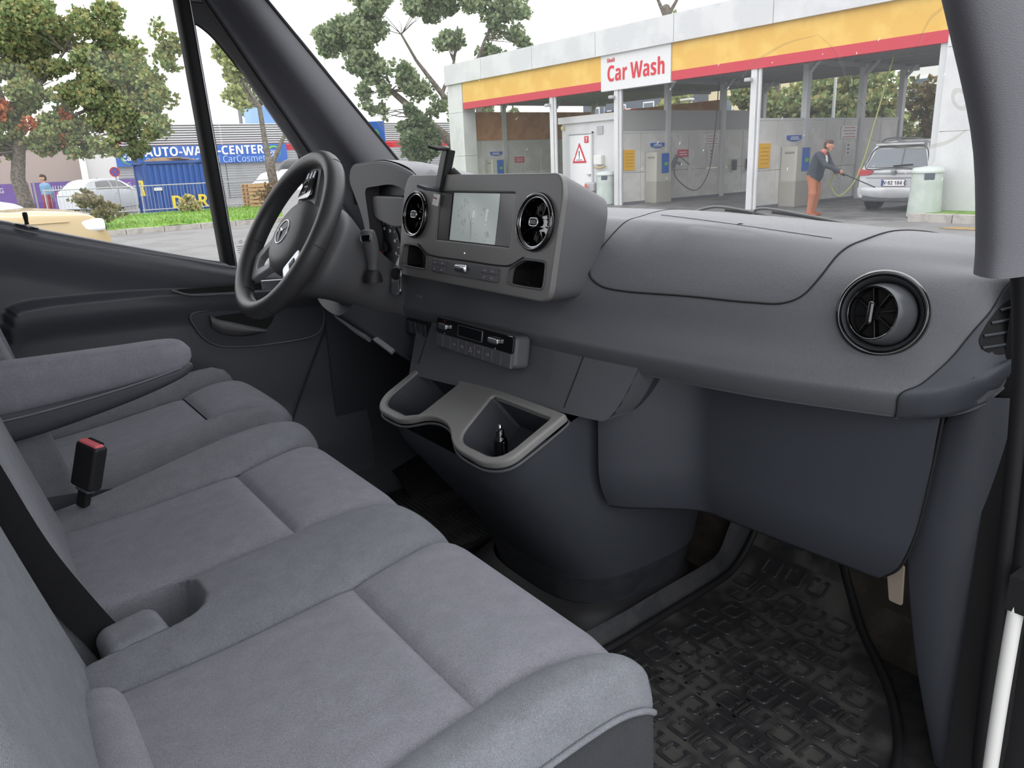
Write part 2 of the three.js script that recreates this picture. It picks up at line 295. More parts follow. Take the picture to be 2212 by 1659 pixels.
  // wiper arms lying at the foot of the windscreen
  const wp = [[[-0.20, 0.838, -1.64], [-0.165, 0.849, -1.64], [-0.11, 0.859, -1.64], [-0.043, 0.855, -1.64], [0.055, 0.841, -1.64], [0.15, 0.815, -1.63]], [[0.0125, 0.83, -1.64], [0.014, 0.8525, -1.64], [0.033, 0.858, -1.64], [0.157, 0.847, -1.635], [0.29, 0.829, -1.62], [0.42, 0.80, -1.58]]];
  wp.forEach((q, i) => {
    const o = thing('windscreen_wiper', i ? 'longer black wiper arm rising over the dashboard edge before the man' : 'shorter black wiper arm partly hidden behind the dashboard edge', 'wiper', [q[1][0], 0.82, -1.7], 'windscreen wipers');
    w('arm', tube(q, 0.0035, 50, 8), flat('#4c4c48', 0.35), o);
    w('blade', tube(q.slice(2).map((a) => [a[0] + 0.03, a[1] - 0.008, a[2] - 0.004]), 0.003, 20, 6), M.seam, o);
  });

  // ---------------------------------------------------------------- driver door
  const d = setting('door_1', 'closed driver door with dark grey inner panel');
  const sill = (z) => tab([[-1.0, 0.69], [-0.83, 0.713], [-0.62, 0.752], [-0.562, 0.768], [-0.318, 0.84], [-0.15, 0.892], [-0.1, 0.91], [0.1, 0.935], [0.5, 0.94]], z);
  const step = (z) => tab([[-0.95, 0.685], [-0.6, 0.7], [-0.42, 0.717], [-0.228, 0.725], [-0.1, 0.722], [-0.075, 0.70], [-0.05, 0.60], [0.1, 0.4]], z);
  const doorX = (z, y) => {
    const t = sill(z) - y;
    const e = clamp(t / 0.032); let x = -0.886 + 0.045 * sqrt(1 - (1 - e) * (1 - e)) - 0.016 * sstep(0.04, 0.13, t);
    const a = step(z) - y;
    x += 0.030 * sstep(0.0, 0.012, a) * (1 - 0.7 * sstep(0.035, 0.10, a)) * sstep(0.0, -0.06, z + 0.03);
    x += 0.035 * sstep(0.36, 0.2, y) * sstep(0.3, -0.5, z);
    return x;
  };
  w('door_panel', sheet((u, v) => { const z = lerp(-0.93, 0.36, u), s = sill(z), y = s * (1 - Math.pow(v, 1.7)); return [doorX(z, y), y, z]; }, 150, 220, { flip: true }), M.door, d);
  w('door_skin', boxAt(-0.97, -0.9, -0.3, 0.66, -0.95, 0.36), flat('#e4e4e4', 0.25), d);
  w('window_scraper', tube([-0.62, -0.562, -0.318, -0.15, -0.1, 0.1, 0.35].map((z) => [-0.8865, sill(z) + 0.0005, z]), 0.003, 60, 6), M.rubber, d);
  w('sill_cap', tube([-0.93, -0.75, -0.62, -0.562, -0.44, -0.318, -0.15, -0.1, 0.1, 0.35].map((z) => [-0.868, sill(z) - 0.008, z]), 0.0125, 90, 14), mat({ color: '#5c5d62', roughness: 0.26 }), d);
  w('lock_pin', lathe([[0, 0.028], [0.005, 0.027], [0.0055, 0.02], [0.004, 0.006], [0.005, 0]], 14).translate(-0.863, 0.9, -0.152), M.seam, d);
  w('lock_pin_collar', mv(rot(lathe([[0.006, 0.002], [0.02, 0.002], [0.024, 0]], 20), -0.32), -0.862, 0.897, -0.152), M.door, d);
  // slot of the upper grab ledge, in front of the step
  const zy = (pts) => pts.map(([z, y, r]) => [-z, y, r]);
  const onDoor = (g, x) => mv(rot(g, 0, PI / 2), x, 0, 0);
  w('ledge_slot', onDoor(ext(rpoly(zy([[-0.44, 0.7165, 0.01], [-0.80, 0.702, 0.01], [-0.80, 0.676, 0.01], [-0.475, 0.6975, 0.03]])), 0.006, 0.001), -0.829), M.seam, d);
  w('ledge_lip', tube([[-0.824, 0.716, -0.43], [-0.822, 0.706, -0.45], [-0.821, 0.6975, -0.478], [-0.821, 0.688, -0.6], [-0.822, 0.675, -0.8]], 0.0035, 40, 8), M.plastic, d);
  w('window_switch_plate', onDoor(ext(rpoly(zy([[-0.655, 0.714, 0.004], [-0.76, 0.708, 0.004], [-0.76, 0.682, 0.004], [-0.655, 0.688, 0.004]])), 0.01, 0.002), -0.829), M.satin, d);
  // handle bezel
  const bez = rpoly(zy([[-0.458, 0.652, 0.03], [-0.835, 0.632, 0.05], [-0.82, 0.535, 0.09], [-0.62, 0.534, 0.10], [-0.50, 0.556, 0.09]]), 10);
  w('handle_bezel', onDoor(ext(bez, 0.012, 0.004), -0.846), M.dark, d);
  w('bezel_rim', tube(bez.filter((_, i) => i % 3 === 0).map(([a, y]) => [-0.836, y, -a]), 0.0035, 120, 8, true), M.plastic, d);
  const cav = rpoly(zy([[-0.515, 0.634, 0.02], [-0.70, 0.632, 0.04], [-0.655, 0.566, 0.05], [-0.56, 0.57, 0.06]]), 8);
  w('handle_recess', onDoor(ext(cav, 0.004, 0.001), -0.836), M.seam, d);
  w('door_handle', loft([0, 0.15, 0.35, 0.6, 0.85, 1].map((t) => { const z = lerp(-0.512, -0.655, t), yy = 0.628 - 0.055 * Math.pow(t, 0.6) + 0.004 * t, h = 0.004 + 0.02 * sin(PI * min(1, 0.25 + t * 0.75)) * (1 - 0.4 * t); return [[-0.832, yy + h * 0.6, z], [-0.82, yy + h * 0.5, z], [-0.812, yy - h * 0.2, z], [-0.822, yy - h, z], [-0.834, yy - h, z]]; }), { nu: 30, nv: 20, ring: true, caps: true, flip: true }), M.plastic, d);
  w('lock_symbol', onDoor(ext(rrect(0.005, 0.007, 0.001, 0.66, 0.613), 0.002), -0.838), M.satin, d);
  w('panel_seam', tube([[-0.836, 0.625, -0.872], [-0.834, 0.5, -0.80], [-0.822, 0.345, -0.712], [-0.812, 0.2, -0.64]], 0.0022, 40, 6), M.rubber, d);
  // side window frame
  const post = (y) => -0.573 - 0.022 * (1.4 - y) / 0.64;
  w('divider_post', loft([0.74, 1.0, 1.25, 1.46].map((y) => [[-0.86, y, post(y) + 0.012], [-0.858, y, post(y) - 0.004], [-0.866, y, post(y) - 0.018], [-0.9, y, post(y) - 0.018], [-0.905, y, post(y) + 0.014], [-0.875, y, post(y) + 0.018]]), { nu: 10, nv: 36, ring: true, caps: true }), M.seam, d);
  w('post_trim_strip', tube([0.75, 1.0, 1.25, 1.46].map((y) => [-0.8585, y, post(y) - 0.012]), 0.0022, 20, 6), M.satin, d);
  const outer = rpoly(zy([[-0.560, 1.40, 0.02], [-0.66, 1.40, 0.05], [-0.88, 1.10, 0.09], [-0.90, 0.70, 0.01], [-0.60, 0.735, 0.01]]), 8);
  const inner = rpoly(zy([[-0.586, 1.365, 0.03], [-0.632, 1.335, 0.05], [-0.835, 1.07, 0.09], [-0.83, 0.72, 0.01], [-0.607, 0.752, 0.005]]), 8);
  w('quarter_window_frame', onDoor(ext(outer, 0.03, 0.004, [inner]), -0.892), M.rubber, d);
  const out2 = rpoly(zy([[-0.55, 1.46, 0.01], [-0.72, 1.46, 0.05], [-0.93, 1.13, 0.09], [-0.97, 0.69, 0.01], [-0.87, 0.69, 0.01], [-0.868, 1.09, 0.09], [-0.652, 1.375, 0.05], [-0.566, 1.392, 0.01]]), 8);
  w('window_surround', onDoor(ext(out2, 0.02, 0.005), -0.884), M.pillar, d);
  const w2 = setting('window_2', 'driver side window');
  w('side_glass', onDoor(new THREE.ShapeGeometry(shapeOf(zy([[-0.575, 0.74], [-0.565, 1.47], [0.37, 1.47], [0.37, 0.92], [0.1, 0.92], [-0.1, 0.895], [-0.318, 0.825]]).reverse())), -0.889), M.glass, w2);
  const w3 = setting('window_3', 'triangular quarter window');
  w('quarter_glass', onDoor(new THREE.ShapeGeometry(shapeOf(inner)), -0.885), M.glass, w3);
  // glass maker print in the corner
  const pr = [];
  for (let k = 0; k < 5; k++) pr.push(onDoor(ext(rrect(0.022 - (k === 4 ? 0.008 : 0.004 * (k % 2)), 0.0016, 0.0003, 0.634, 0.803 - k * 0.005), 0.0004), -0.884));
  pr.push(onDoor(ext(ring2(0.005, 0.636, 0.815, 20), 0.0004, 0, [ring2(0.0042, 0.636, 0.815, 20).reverse()]), -0.884));
  for (let k = 0; k < 3; k++) pr.push(mv(rot(rot(box(0.0008, 0.0045, 0.0004), 0, 0, k * 2 * PI / 3), 0, PI / 2), -0.884, 0.815 + 0.0022 * cos(k * 2 * PI / 3), -0.636 + 0.0022 * sin(k * 2 * PI / 3)));
  w('glass_print', merge(pr), flat('#8f8f8a', 0.8), w3);

  // driver side mirror outside the quarter window
  const mi = thing('wing_mirror', 'black wing mirror seen through the triangular side window', 'mirror', [-1.12, 0.76, -0.95]);
  w('housing', mv(rot(rbox(0.215, 0.27, 0.1, 0.045, 5), 0, 0.52), -1.135, 0.895, -0.953), mat({ color: '#24262a', roughness: 0.45 }), mi);
  w('mirror_glass', mv(rot(ext(rrect(0.165, 0.215, 0.025), 0.004), 0, 0.52), -1.108, 0.89, -0.908), mat({ color: '#f2f2f2', roughness: 0.02, metalness: 1 }), mi);
  w('bracket', bar([-1.06, 0.80, -0.98], [-0.94, 0.74, -0.92], 0.05, 0.06), M.rubber, mi);

  // ---------------------------------------------------------------- open passenger side
  const k = setting('trim_3', 'dark kick panel between footwell and door opening');
  const inX = (y) => tab([[0, 0.785], [0.2, 0.745], [0.44, 0.72], [0.52, 0.735], [0.66, 0.775], [0.8, 0.80]], y), kz = (y) => tab([[0, -1.165], [0.44, -1.115], [0.8, -1.10]], y);
  w('kick_panel', sheet((u, v) => { const y = 0.665 * v, a = inX(y); if (u < 0.3) { const t = u / 0.3; return [a + 0.0 + 0.03 * (1 - t) * (1 - t), y, kz(y) - 0.4 * (1 - t) * (1 - t) - 0.012 * (1 - t)]; } const t = (u - 0.3) / 0.7; return [lerp(a, 0.845, t), y, kz(y) + 0.012 * sin(t * PI) - 0.05 * t * t * (1 - y)]; }, 60, 60), M.lower, k);
  const sl = [[0.872, 1.0, -0.93], [0.873, 0.832, -1.01], [0.874, 0.697, -1.05], [0.872, 0.447, -1.088], [0.868, 0.207, -1.115], [0.866, -0.02, -1.14]];
  w('door_seal', tube(sl, 0.014, 60, 10), M.rubber, k);
  w('seal_flange', tube(sl.map((q) => [q[0] + 0.02, q[1], q[2] + 0.002]), 0.012, 60, 8), M.seam, k);
  w('body_edge', tube([[0.905, 0.44, -1.06], [0.905, 0.421, -1.052], [0.905, 0.288, -1.047], [0.905, 0.151, -1.05], [0.905, -0.1, -1.06]], 0.01, 50, 8), flat('#dcdcd8', 0.3), k, 'white painted body edge');
  w('body_corner', boxAt(0.82, 0.93, -0.12, 0.95, -1.4, -1.12), M.seam, k);
  w('hinge', boxAt(0.895, 0.94, 0.40, 0.45, -1.09, -1.04), M.seam, k);
  const d2 = setting('door_2', 'open passenger door with dark lining');
  w('door_shell', boxAt(0.95, 1.95, -0.25, 0.85, -1.26, -1.2), flat('#e4e4e4', 0.25), d2);
  w('door_lining', sheet((u, v) => [0.95 + u * 0.98, -0.2 + 1.03 * v, -1.195 + 0.03 * sin(v * PI) * sin(u * PI)], 24, 24), M.door, d2);
  w('speaker_grille', mv(ext(rrect(0.16, 0.2, 0.05), 0.006, 0.002), 1.06, 0.08, -1.185), mat({ color: '#2c2d31', roughness: 0.7, bumpMap: twillBump, bumpScale: 0.003 }), d2);
}
// ================================================================ dashboard
const ZL = [[-0.45, -0.845], [-0.2, -0.865], [0, -0.88], [0.2, -0.895], [0.35, -0.915], [0.53, -0.945], [0.66, -0.985], [0.74, -1.015], [0.78, -1.04], [0.805, -1.065], [0.825, -1.10], [0.836, -1.15]];
const LR = [[0.72, 0], [0.76, 0.003], [0.79, 0.012], [0.815, 0.03], [0.836, 0.065]];
const YT = [[-0.45, 0.893], [0, 0.893], [0.2, 0.891], [0.4, 0.881], [0.6, 0.865], [0.75, 0.849], [0.8, 0.84], [0.836, 0.825]];
function dashS(x, v) {
  const z = tab(ZL, x), y = tab(YT, x), k = lerp(0.35, 1, sstep(0.02, 0.36, x)), l = tab(LR, x);
  const r = cr([[z - 0.12, 0.64 + l], [z - 0.034, 0.63 + l], [z - 0.02, 0.633 + l], [z - 0.001, 0.664 + l * 0.8], [z - 0.008 * k, 0.684 + l * 0.6], [z - 0.035 * k, 0.72], [z - 0.062 * k, 0.768], [z - 0.10 * (0.4 + 0.6 * k), 0.815], [z - 0.145, y - 0.02], [z - 0.19, y - 0.008], [z - 0.27, y - 0.001], [z - 0.38, y - 0.012], [-1.46 + 0.3 * (z + 0.88), y - 0.04], [-1.60 + 0.8 * (z + 0.88), y - 0.07]], v);
  return [x, r[1], r[0]];
}
function dashN(x, v) {
  const e = 0.003, a = V(...dashS(x - e, v)), b = V(...dashS(x + e, v)), c = V(...dashS(x, v - e)), d = V(...dashS(x, v + e));
  const n = b.sub(a).cross(d.sub(c)).normalize(); if (n.z + n.y < 0) n.negate(); return n;
}
const onDash = (x, v, o = 0) => { const q = dashS(x, v), n = dashN(x, v); return [q[0] + n.x * o, q[1] + n.y * o, q[2] + n.z * o]; };
// a plate lying on the dashboard surface inside a closed outline of (x, v) points
function dashPlate(outline, up, c) {
  const n = outline.length, rings = [[1, -0.003], [0.997, up * 0.5], [0.985, up], [0.93, up], [0.8, up], [0.6, up], [0.4, up], [0.2, up], [0.02, up]];
  return sheet((u, v) => { const i = Math.round(u * n) % n, [r, o] = rings[Math.round(v * 8)], b = outline[i]; return onDash(c[0] + (b[0] - c[0]) * r, c[1] + (b[1] - c[1]) * r, o); }, n, 8);
}
const resample = (pts, n, closed = true) => { const c = new THREE.CatmullRomCurve3(pts.map((q) => V(q[0], q[1] * 0.8, 0)), closed, 'centripetal'); return c.getSpacedPoints(n).slice(0, closed ? n : n + 1).map((q) => [q.x, q.y / 0.8]); };
const dash = thing('dashboard', 'dark grey leather-grained dashboard across the cab', 'dashboard', [0, 0.33, -1.2]);
const ventC = V(0.684, 0.769, -1.05), ventN = V(0.36, 0.24, 0.9).normalize();
{
  const far = (q) => { const a = V(...q).sub(ventC); const h = a.dot(ventN); return a.addScaledVector(ventN, -h).length(); };
  w('upper_pad', sheet((u, v) => dashS(lerp(-0.44, 0.836, u), v), 270, 170, { keep: (u, v) => far(dashS(lerp(-0.44, 0.836, u), v)) > 0.054 || v > 0.62 || v < 0.3 }), M.leather, dash);
  const end = Array.from({ length: 30 }, (_, i) => dashS(0.836, 0.1 + i / 29 * 0.9));
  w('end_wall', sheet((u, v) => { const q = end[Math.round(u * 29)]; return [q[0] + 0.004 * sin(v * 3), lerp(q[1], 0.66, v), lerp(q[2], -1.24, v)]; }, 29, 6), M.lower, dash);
  // lid of the upper compartment
  const lid = resample([[0.172, 0.93], [0.17, 0.80], [0.172, 0.68], [0.168, 0.60], [0.165, 0.54], [0.178, 0.495], [0.21, 0.468], [0.257, 0.459], [0.398, 0.462], [0.497, 0.463], [0.546, 0.468], [0.568, 0.486], [0.58, 0.53], [0.583, 0.60], [0.59, 0.70], [0.592, 0.8], [0.59, 0.93], [0.45, 0.96], [0.3, 0.96]], 140);
  w('compartment_lid', dashPlate(lid, 0.0012, [0.38, 0.70]), M.leather, dash, 'large curved lid over the passenger compartment');
  w('lid_gap', tube(lid.map((q) => onDash(q[0], q[1], 0.0002)), 0.0016, 300, 6, true), M.seam, dash);
  w('hinge_line', tube(Array.from({ length: 12 }, (_, i) => { const t = i / 11; return onDash(lerp(0.205, 0.55, t), lerp(0.715, 0.672, t), 0.001); }), 0.0009, 60, 5), M.seam, dash);
  // end cap with the side window vent
  const cap = resample([[0.815, 0.57], [0.80, 0.53], [0.795, 0.475], [0.783, 0.421], [0.771, 0.359], [0.757, 0.301], [0.742, 0.262], [0.734, 0.2], [0.728, 0.1], [0.75, 0.08], [0.79, 0.09], [0.822, 0.13], [0.833, 0.2], [0.8345, 0.35], [0.833, 0.5]], 90);
  w('end_cap', dashPlate(cap, 0.0022, [0.805, 0.3]), M.lower, dash, 'smooth end cap beside the door');
  w('end_cap_gap', tube(cap.map((q) => onDash(q[0], q[1], 0.0015)), 0.0011, 200, 5, true), M.seam, dash);
  // lower glove box
  const gx = (y) => tab([[0.30, 0.66], [0.34, 0.70], [0.38, 0.735], [0.45, 0.757], [0.55, 0.768], [0.66, 0.772]], y);
  const gz = (x, y) => -1.045 - 0.02 * sstep(0.3, 0.8, x) + 0.13 * sstep(0.38, 0.2, x) - 3.2 * max(0, 0.43 - y) ** 2 - 1.5 * max(0, y - 0.58) ** 2;
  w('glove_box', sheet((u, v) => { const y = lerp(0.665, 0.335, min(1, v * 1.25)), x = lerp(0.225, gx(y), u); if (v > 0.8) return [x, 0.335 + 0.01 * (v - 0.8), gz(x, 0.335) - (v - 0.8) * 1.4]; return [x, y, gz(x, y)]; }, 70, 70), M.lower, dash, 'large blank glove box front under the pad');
  w('glove_box_gap', tube([0.66, 0.55, 0.45, 0.38, 0.345].map((y) => [gx(y) + 0.002, y, gz(gx(y), y) - 0.001]), 0.0022, 40, 6), M.seam, dash);
  w('dash_bracket', mv(rot(ext(rpoly([[0, 0, 0.005], [0.022, 0, 0.005], [0.026, 0.08, 0.004], [-0.004, 0.08, 0.004]]), 0.004, 0.001), 0.2), 0.70, 0.285, -1.13), flat('#8a7f72', 0.8), dash);
  // centre stack
  const stackF = (y) => -0.872 - 0.10 * max(0, 0.64 - y) + 0.0;
  const face = rpoly([[-0.345, 0.665], [0.335, 0.665], [0.326, 0.62, 0.02], [0.292, 0.548, 0.022], [-0.345, 0.535, 0.004]]);
  const follow = (g) => { const a = g.attributes.position; for (let i = 0; i < a.count; i++) a.setZ(i, a.getZ(i) + tab(ZL, a.getX(i)) - 0.014 + (0.65 - a.getY(i)) * 0.28); g.computeVertexNormals(); return g; };
  const gridFace = (() => { const q = []; for (let k = 0; k < 16; k++) { const a = lerp(-0.345, 0.335, k / 16), b = lerp(-0.345, 0.335, (k + 1) / 16); q.push([a, b]); } return q; })();
  const lowY = (x) => x > 0.27 ? 0.54 + Math.pow((x - 0.27) / 0.06, 2) * 0.11 : lerp(0.515, 0.54, (x + 0.345) / 0.615);
  const stk = (off) => sheet((u, v) => { const x = lerp(-0.345, 0.332, u), y = lerp(min(0.66, lowY(x)), 0.668, v); return [x, y, tab(ZL, x) - 0.014 + (0.65 - y) * 0.28 + off]; }, 60, 10);
  w('centre_stack', merge(stk(0), sheet((u, v) => { const x = lerp(-0.345, 0.332, u), y = min(0.66, lowY(x)); return [x, y + 0.002 * v, tab(ZL, x) - 0.014 + (0.65 - y) * 0.28 - 0.06 * v]; }, 60, 3)), M.leather, dash);
  w('stack_side', sheet((u, v) => { const y = lerp(0.66, 0.541, v), x = min(0.332, 0.27 + 0.06 * sqrt(max(0, (y - 0.54) / 0.11))); return [x - 0.02 * u, y, tab(ZL, x) - 0.014 + (0.65 - y) * 0.28 - 0.22 * u]; }, 8, 16), M.lower, dash);
  for (const x of [0.192, -0.3]) w('stack_seam', tube([0.66, 0.6, 0.546].map((y) => { const xx = x + (y - 0.6) * 0.24; return [xx, y, tab(ZL, xx) - 0.0135 + (0.65 - y) * 0.28]; }), 0.0011, 8, 5), M.seam, dash);
  const sw = [[-0.392, 0.643], [-0.287, 0.643], [-0.302, 0.600], [-0.398, 0.601]];
  w('switch_blank_frame', mv(ext(rpoly(sw.map((q) => [...q, 0.006])), 0.012, 0.002), 0.0, 0, -0.872), M.seam, dash);
  for (let i = 0; i < 4; i++) w('switch_blank', mv(rbox(0.021, 0.031, 0.008, 0.003), -0.381 + i * 0.0235, 0.6215, -0.862), M.dark, dash);
  w('stack_left', mv(ext(rpoly([[-0.50, 0.66, 0.01], [-0.34, 0.665], [-0.34, 0.535], [-0.41, 0.535, 0.01], [-0.5, 0.60, 0.02]]), 0.05, 0.003), 0, 0, -0.925), M.lower, dash);
  // side window vent in the end cap
  const svO = resample([[0.806, 0.497], [0.816, 0.49], [0.821, 0.40], [0.817, 0.386], [0.805, 0.392], [0.7945, 0.414], [0.7945, 0.44]], 60);
  w('side_vent_frame', dashPlate(svO, 0.0032, [0.808, 0.435]), M.seam, dash, 'slotted side window vent');
  for (let k = 0; k < 4; k++) { const v = 0.403 + k * 0.024, x0 = [0.799, 0.7965, 0.799, 0.802][k]; w('side_vent_slat', tube([onDash(x0, v, 0.004), onDash((x0 + 0.817) / 2, v + 0.004, 0.005), onDash(0.817, v + 0.008, 0.004)], 0.0022, 10, 6), M.lower, dash); }
  // underside and driver side of the dashboard
  w('under_dash', sheet((u, v) => [lerp(-0.86, 0.2, u), lerp(0.55, 0.5, v) - 0.02 * sin(u * PI), lerp(-0.93, -1.6, v)], 12, 6), M.dark, dash);
  const drv = (x, v) => { const z = -0.93 - 0.02 * sstep(-0.6, -0.86, x); const r = cr([[z - 0.1, 0.56], [z, 0.57], [z + 0.012, 0.60], [z + 0.01, 0.66], [z - 0.005, 0.72], [z - 0.03, 0.78], [z - 0.07, 0.83], [z - 0.12, 0.865], [z - 0.2, 0.885], [z - 0.35, 0.885], [-1.42, 0.85]], v); return [x, r[1], r[0]]; };
  w('driver_side_pad', sheet((u, v) => drv(lerp(-0.862, -0.40, u), v), 46, 60, { keep: (u, v) => { const q = drv(lerp(-0.862, -0.40, u), v); return q[0] < -0.625 || q[1] < 0.715 || v > 0.75; } }), M.lower, dash);
  w('pad_end', sheet((u, v) => { const a = dashS(-0.44, lerp(0.05, 0.6, u)); return [a[0] - 0.03 * v * v, a[1], lerp(a[2], -1.05, v)]; }, 30, 6), M.leather, dash);
}
// round air vents: rings, barrel, blades and knob, in the vent's own frame (axis +z)
function ventParts(parent, c, q, R, wide) {
  const put = (g) => { g.applyQuaternion(q); return mv(g, c.x, c.y, c.z); };
  const rg = w('air_vent', put(rot(lathe([[R * 0.82, -0.03], [R * 0.85, 0.003], [R * 0.89, 0.0065], [R * 0.94, 0.007], [R * 0.985, 0.003], [R, -0.005], [R * 0.98, -0.03]], 64), PI / 2)), M.gloss, parent, wide ? 'round glossy black air vent at the passenger end' : 'round glossy black air vent of the display panel');
  const sub = (n, g, m) => p(n, mv(put(g), -parent.position.x, -parent.position.y, -parent.position.z), m, rg);
  sub('vent_barrel', rot(lathe([[0.001, -0.028], [R * 0.8, -0.028], [R * 0.8, -0.004]], 48), PI / 2), M.seam);
  return { put: sub, R };
}
{
  const q = new THREE.Quaternion().setFromUnitVectors(V(0, 0, 1), ventN);
  const R = 0.062, v = ventParts(dash, ventC.clone().addScaledVector(ventN, 0.006), q, R, true);
  v.put('vent_sleeve', rot(lathe([[R * 0.74, -0.02], [R * 0.785, -0.006], [R * 0.85, 0.003]], 56), PI / 2), mat({ color: '#77797d', roughness: 0.35, metalness: 0.6 }));
  // the turned nozzle: a ball with a flat bladed front
  const tq = new THREE.Quaternion().setFromEuler(new THREE.Euler(0.05, -0.42, 0)), tilt = (g) => mv(g.applyQuaternion(tq), 0, 0, -0.012);
  v.put('nozzle', tilt(rot(lathe([[R * 0.58, 0.026], [R * 0.61, 0.0275], [R * 0.66, 0.02], [R * 0.71, 0.006], [R * 0.72, -0.01]], 56), PI / 2)), mat({ color: '#5d5f63', roughness: 0.38, metalness: 0.3 }));
  v.put('nozzle_ring', tilt(rot(lathe([[R * 0.565, 0.024], [R * 0.58, 0.0285], [R * 0.615, 0.028]], 56), PI / 2)), M.gloss);
  v.put('nozzle_core', tilt(rot(lathe([[0.001, 0.01], [R * 0.59, 0.01]], 40), PI / 2)), M.seam);
  for (let k = 0; k < 8; k++) v.put('blade', tilt(rot(mv(rbox(R * 0.42, 0.0014, 0.012, 0.0006), R * 0.36, 0, 0.017), 0, 0, k / 8 * 2 * PI + 0.2)), M.gloss);
  v.put('knob', tilt(mv(rbox(0.010, 0.034, 0.012, 0.005, 4), 0, 0, 0.03)), M.gloss);
}
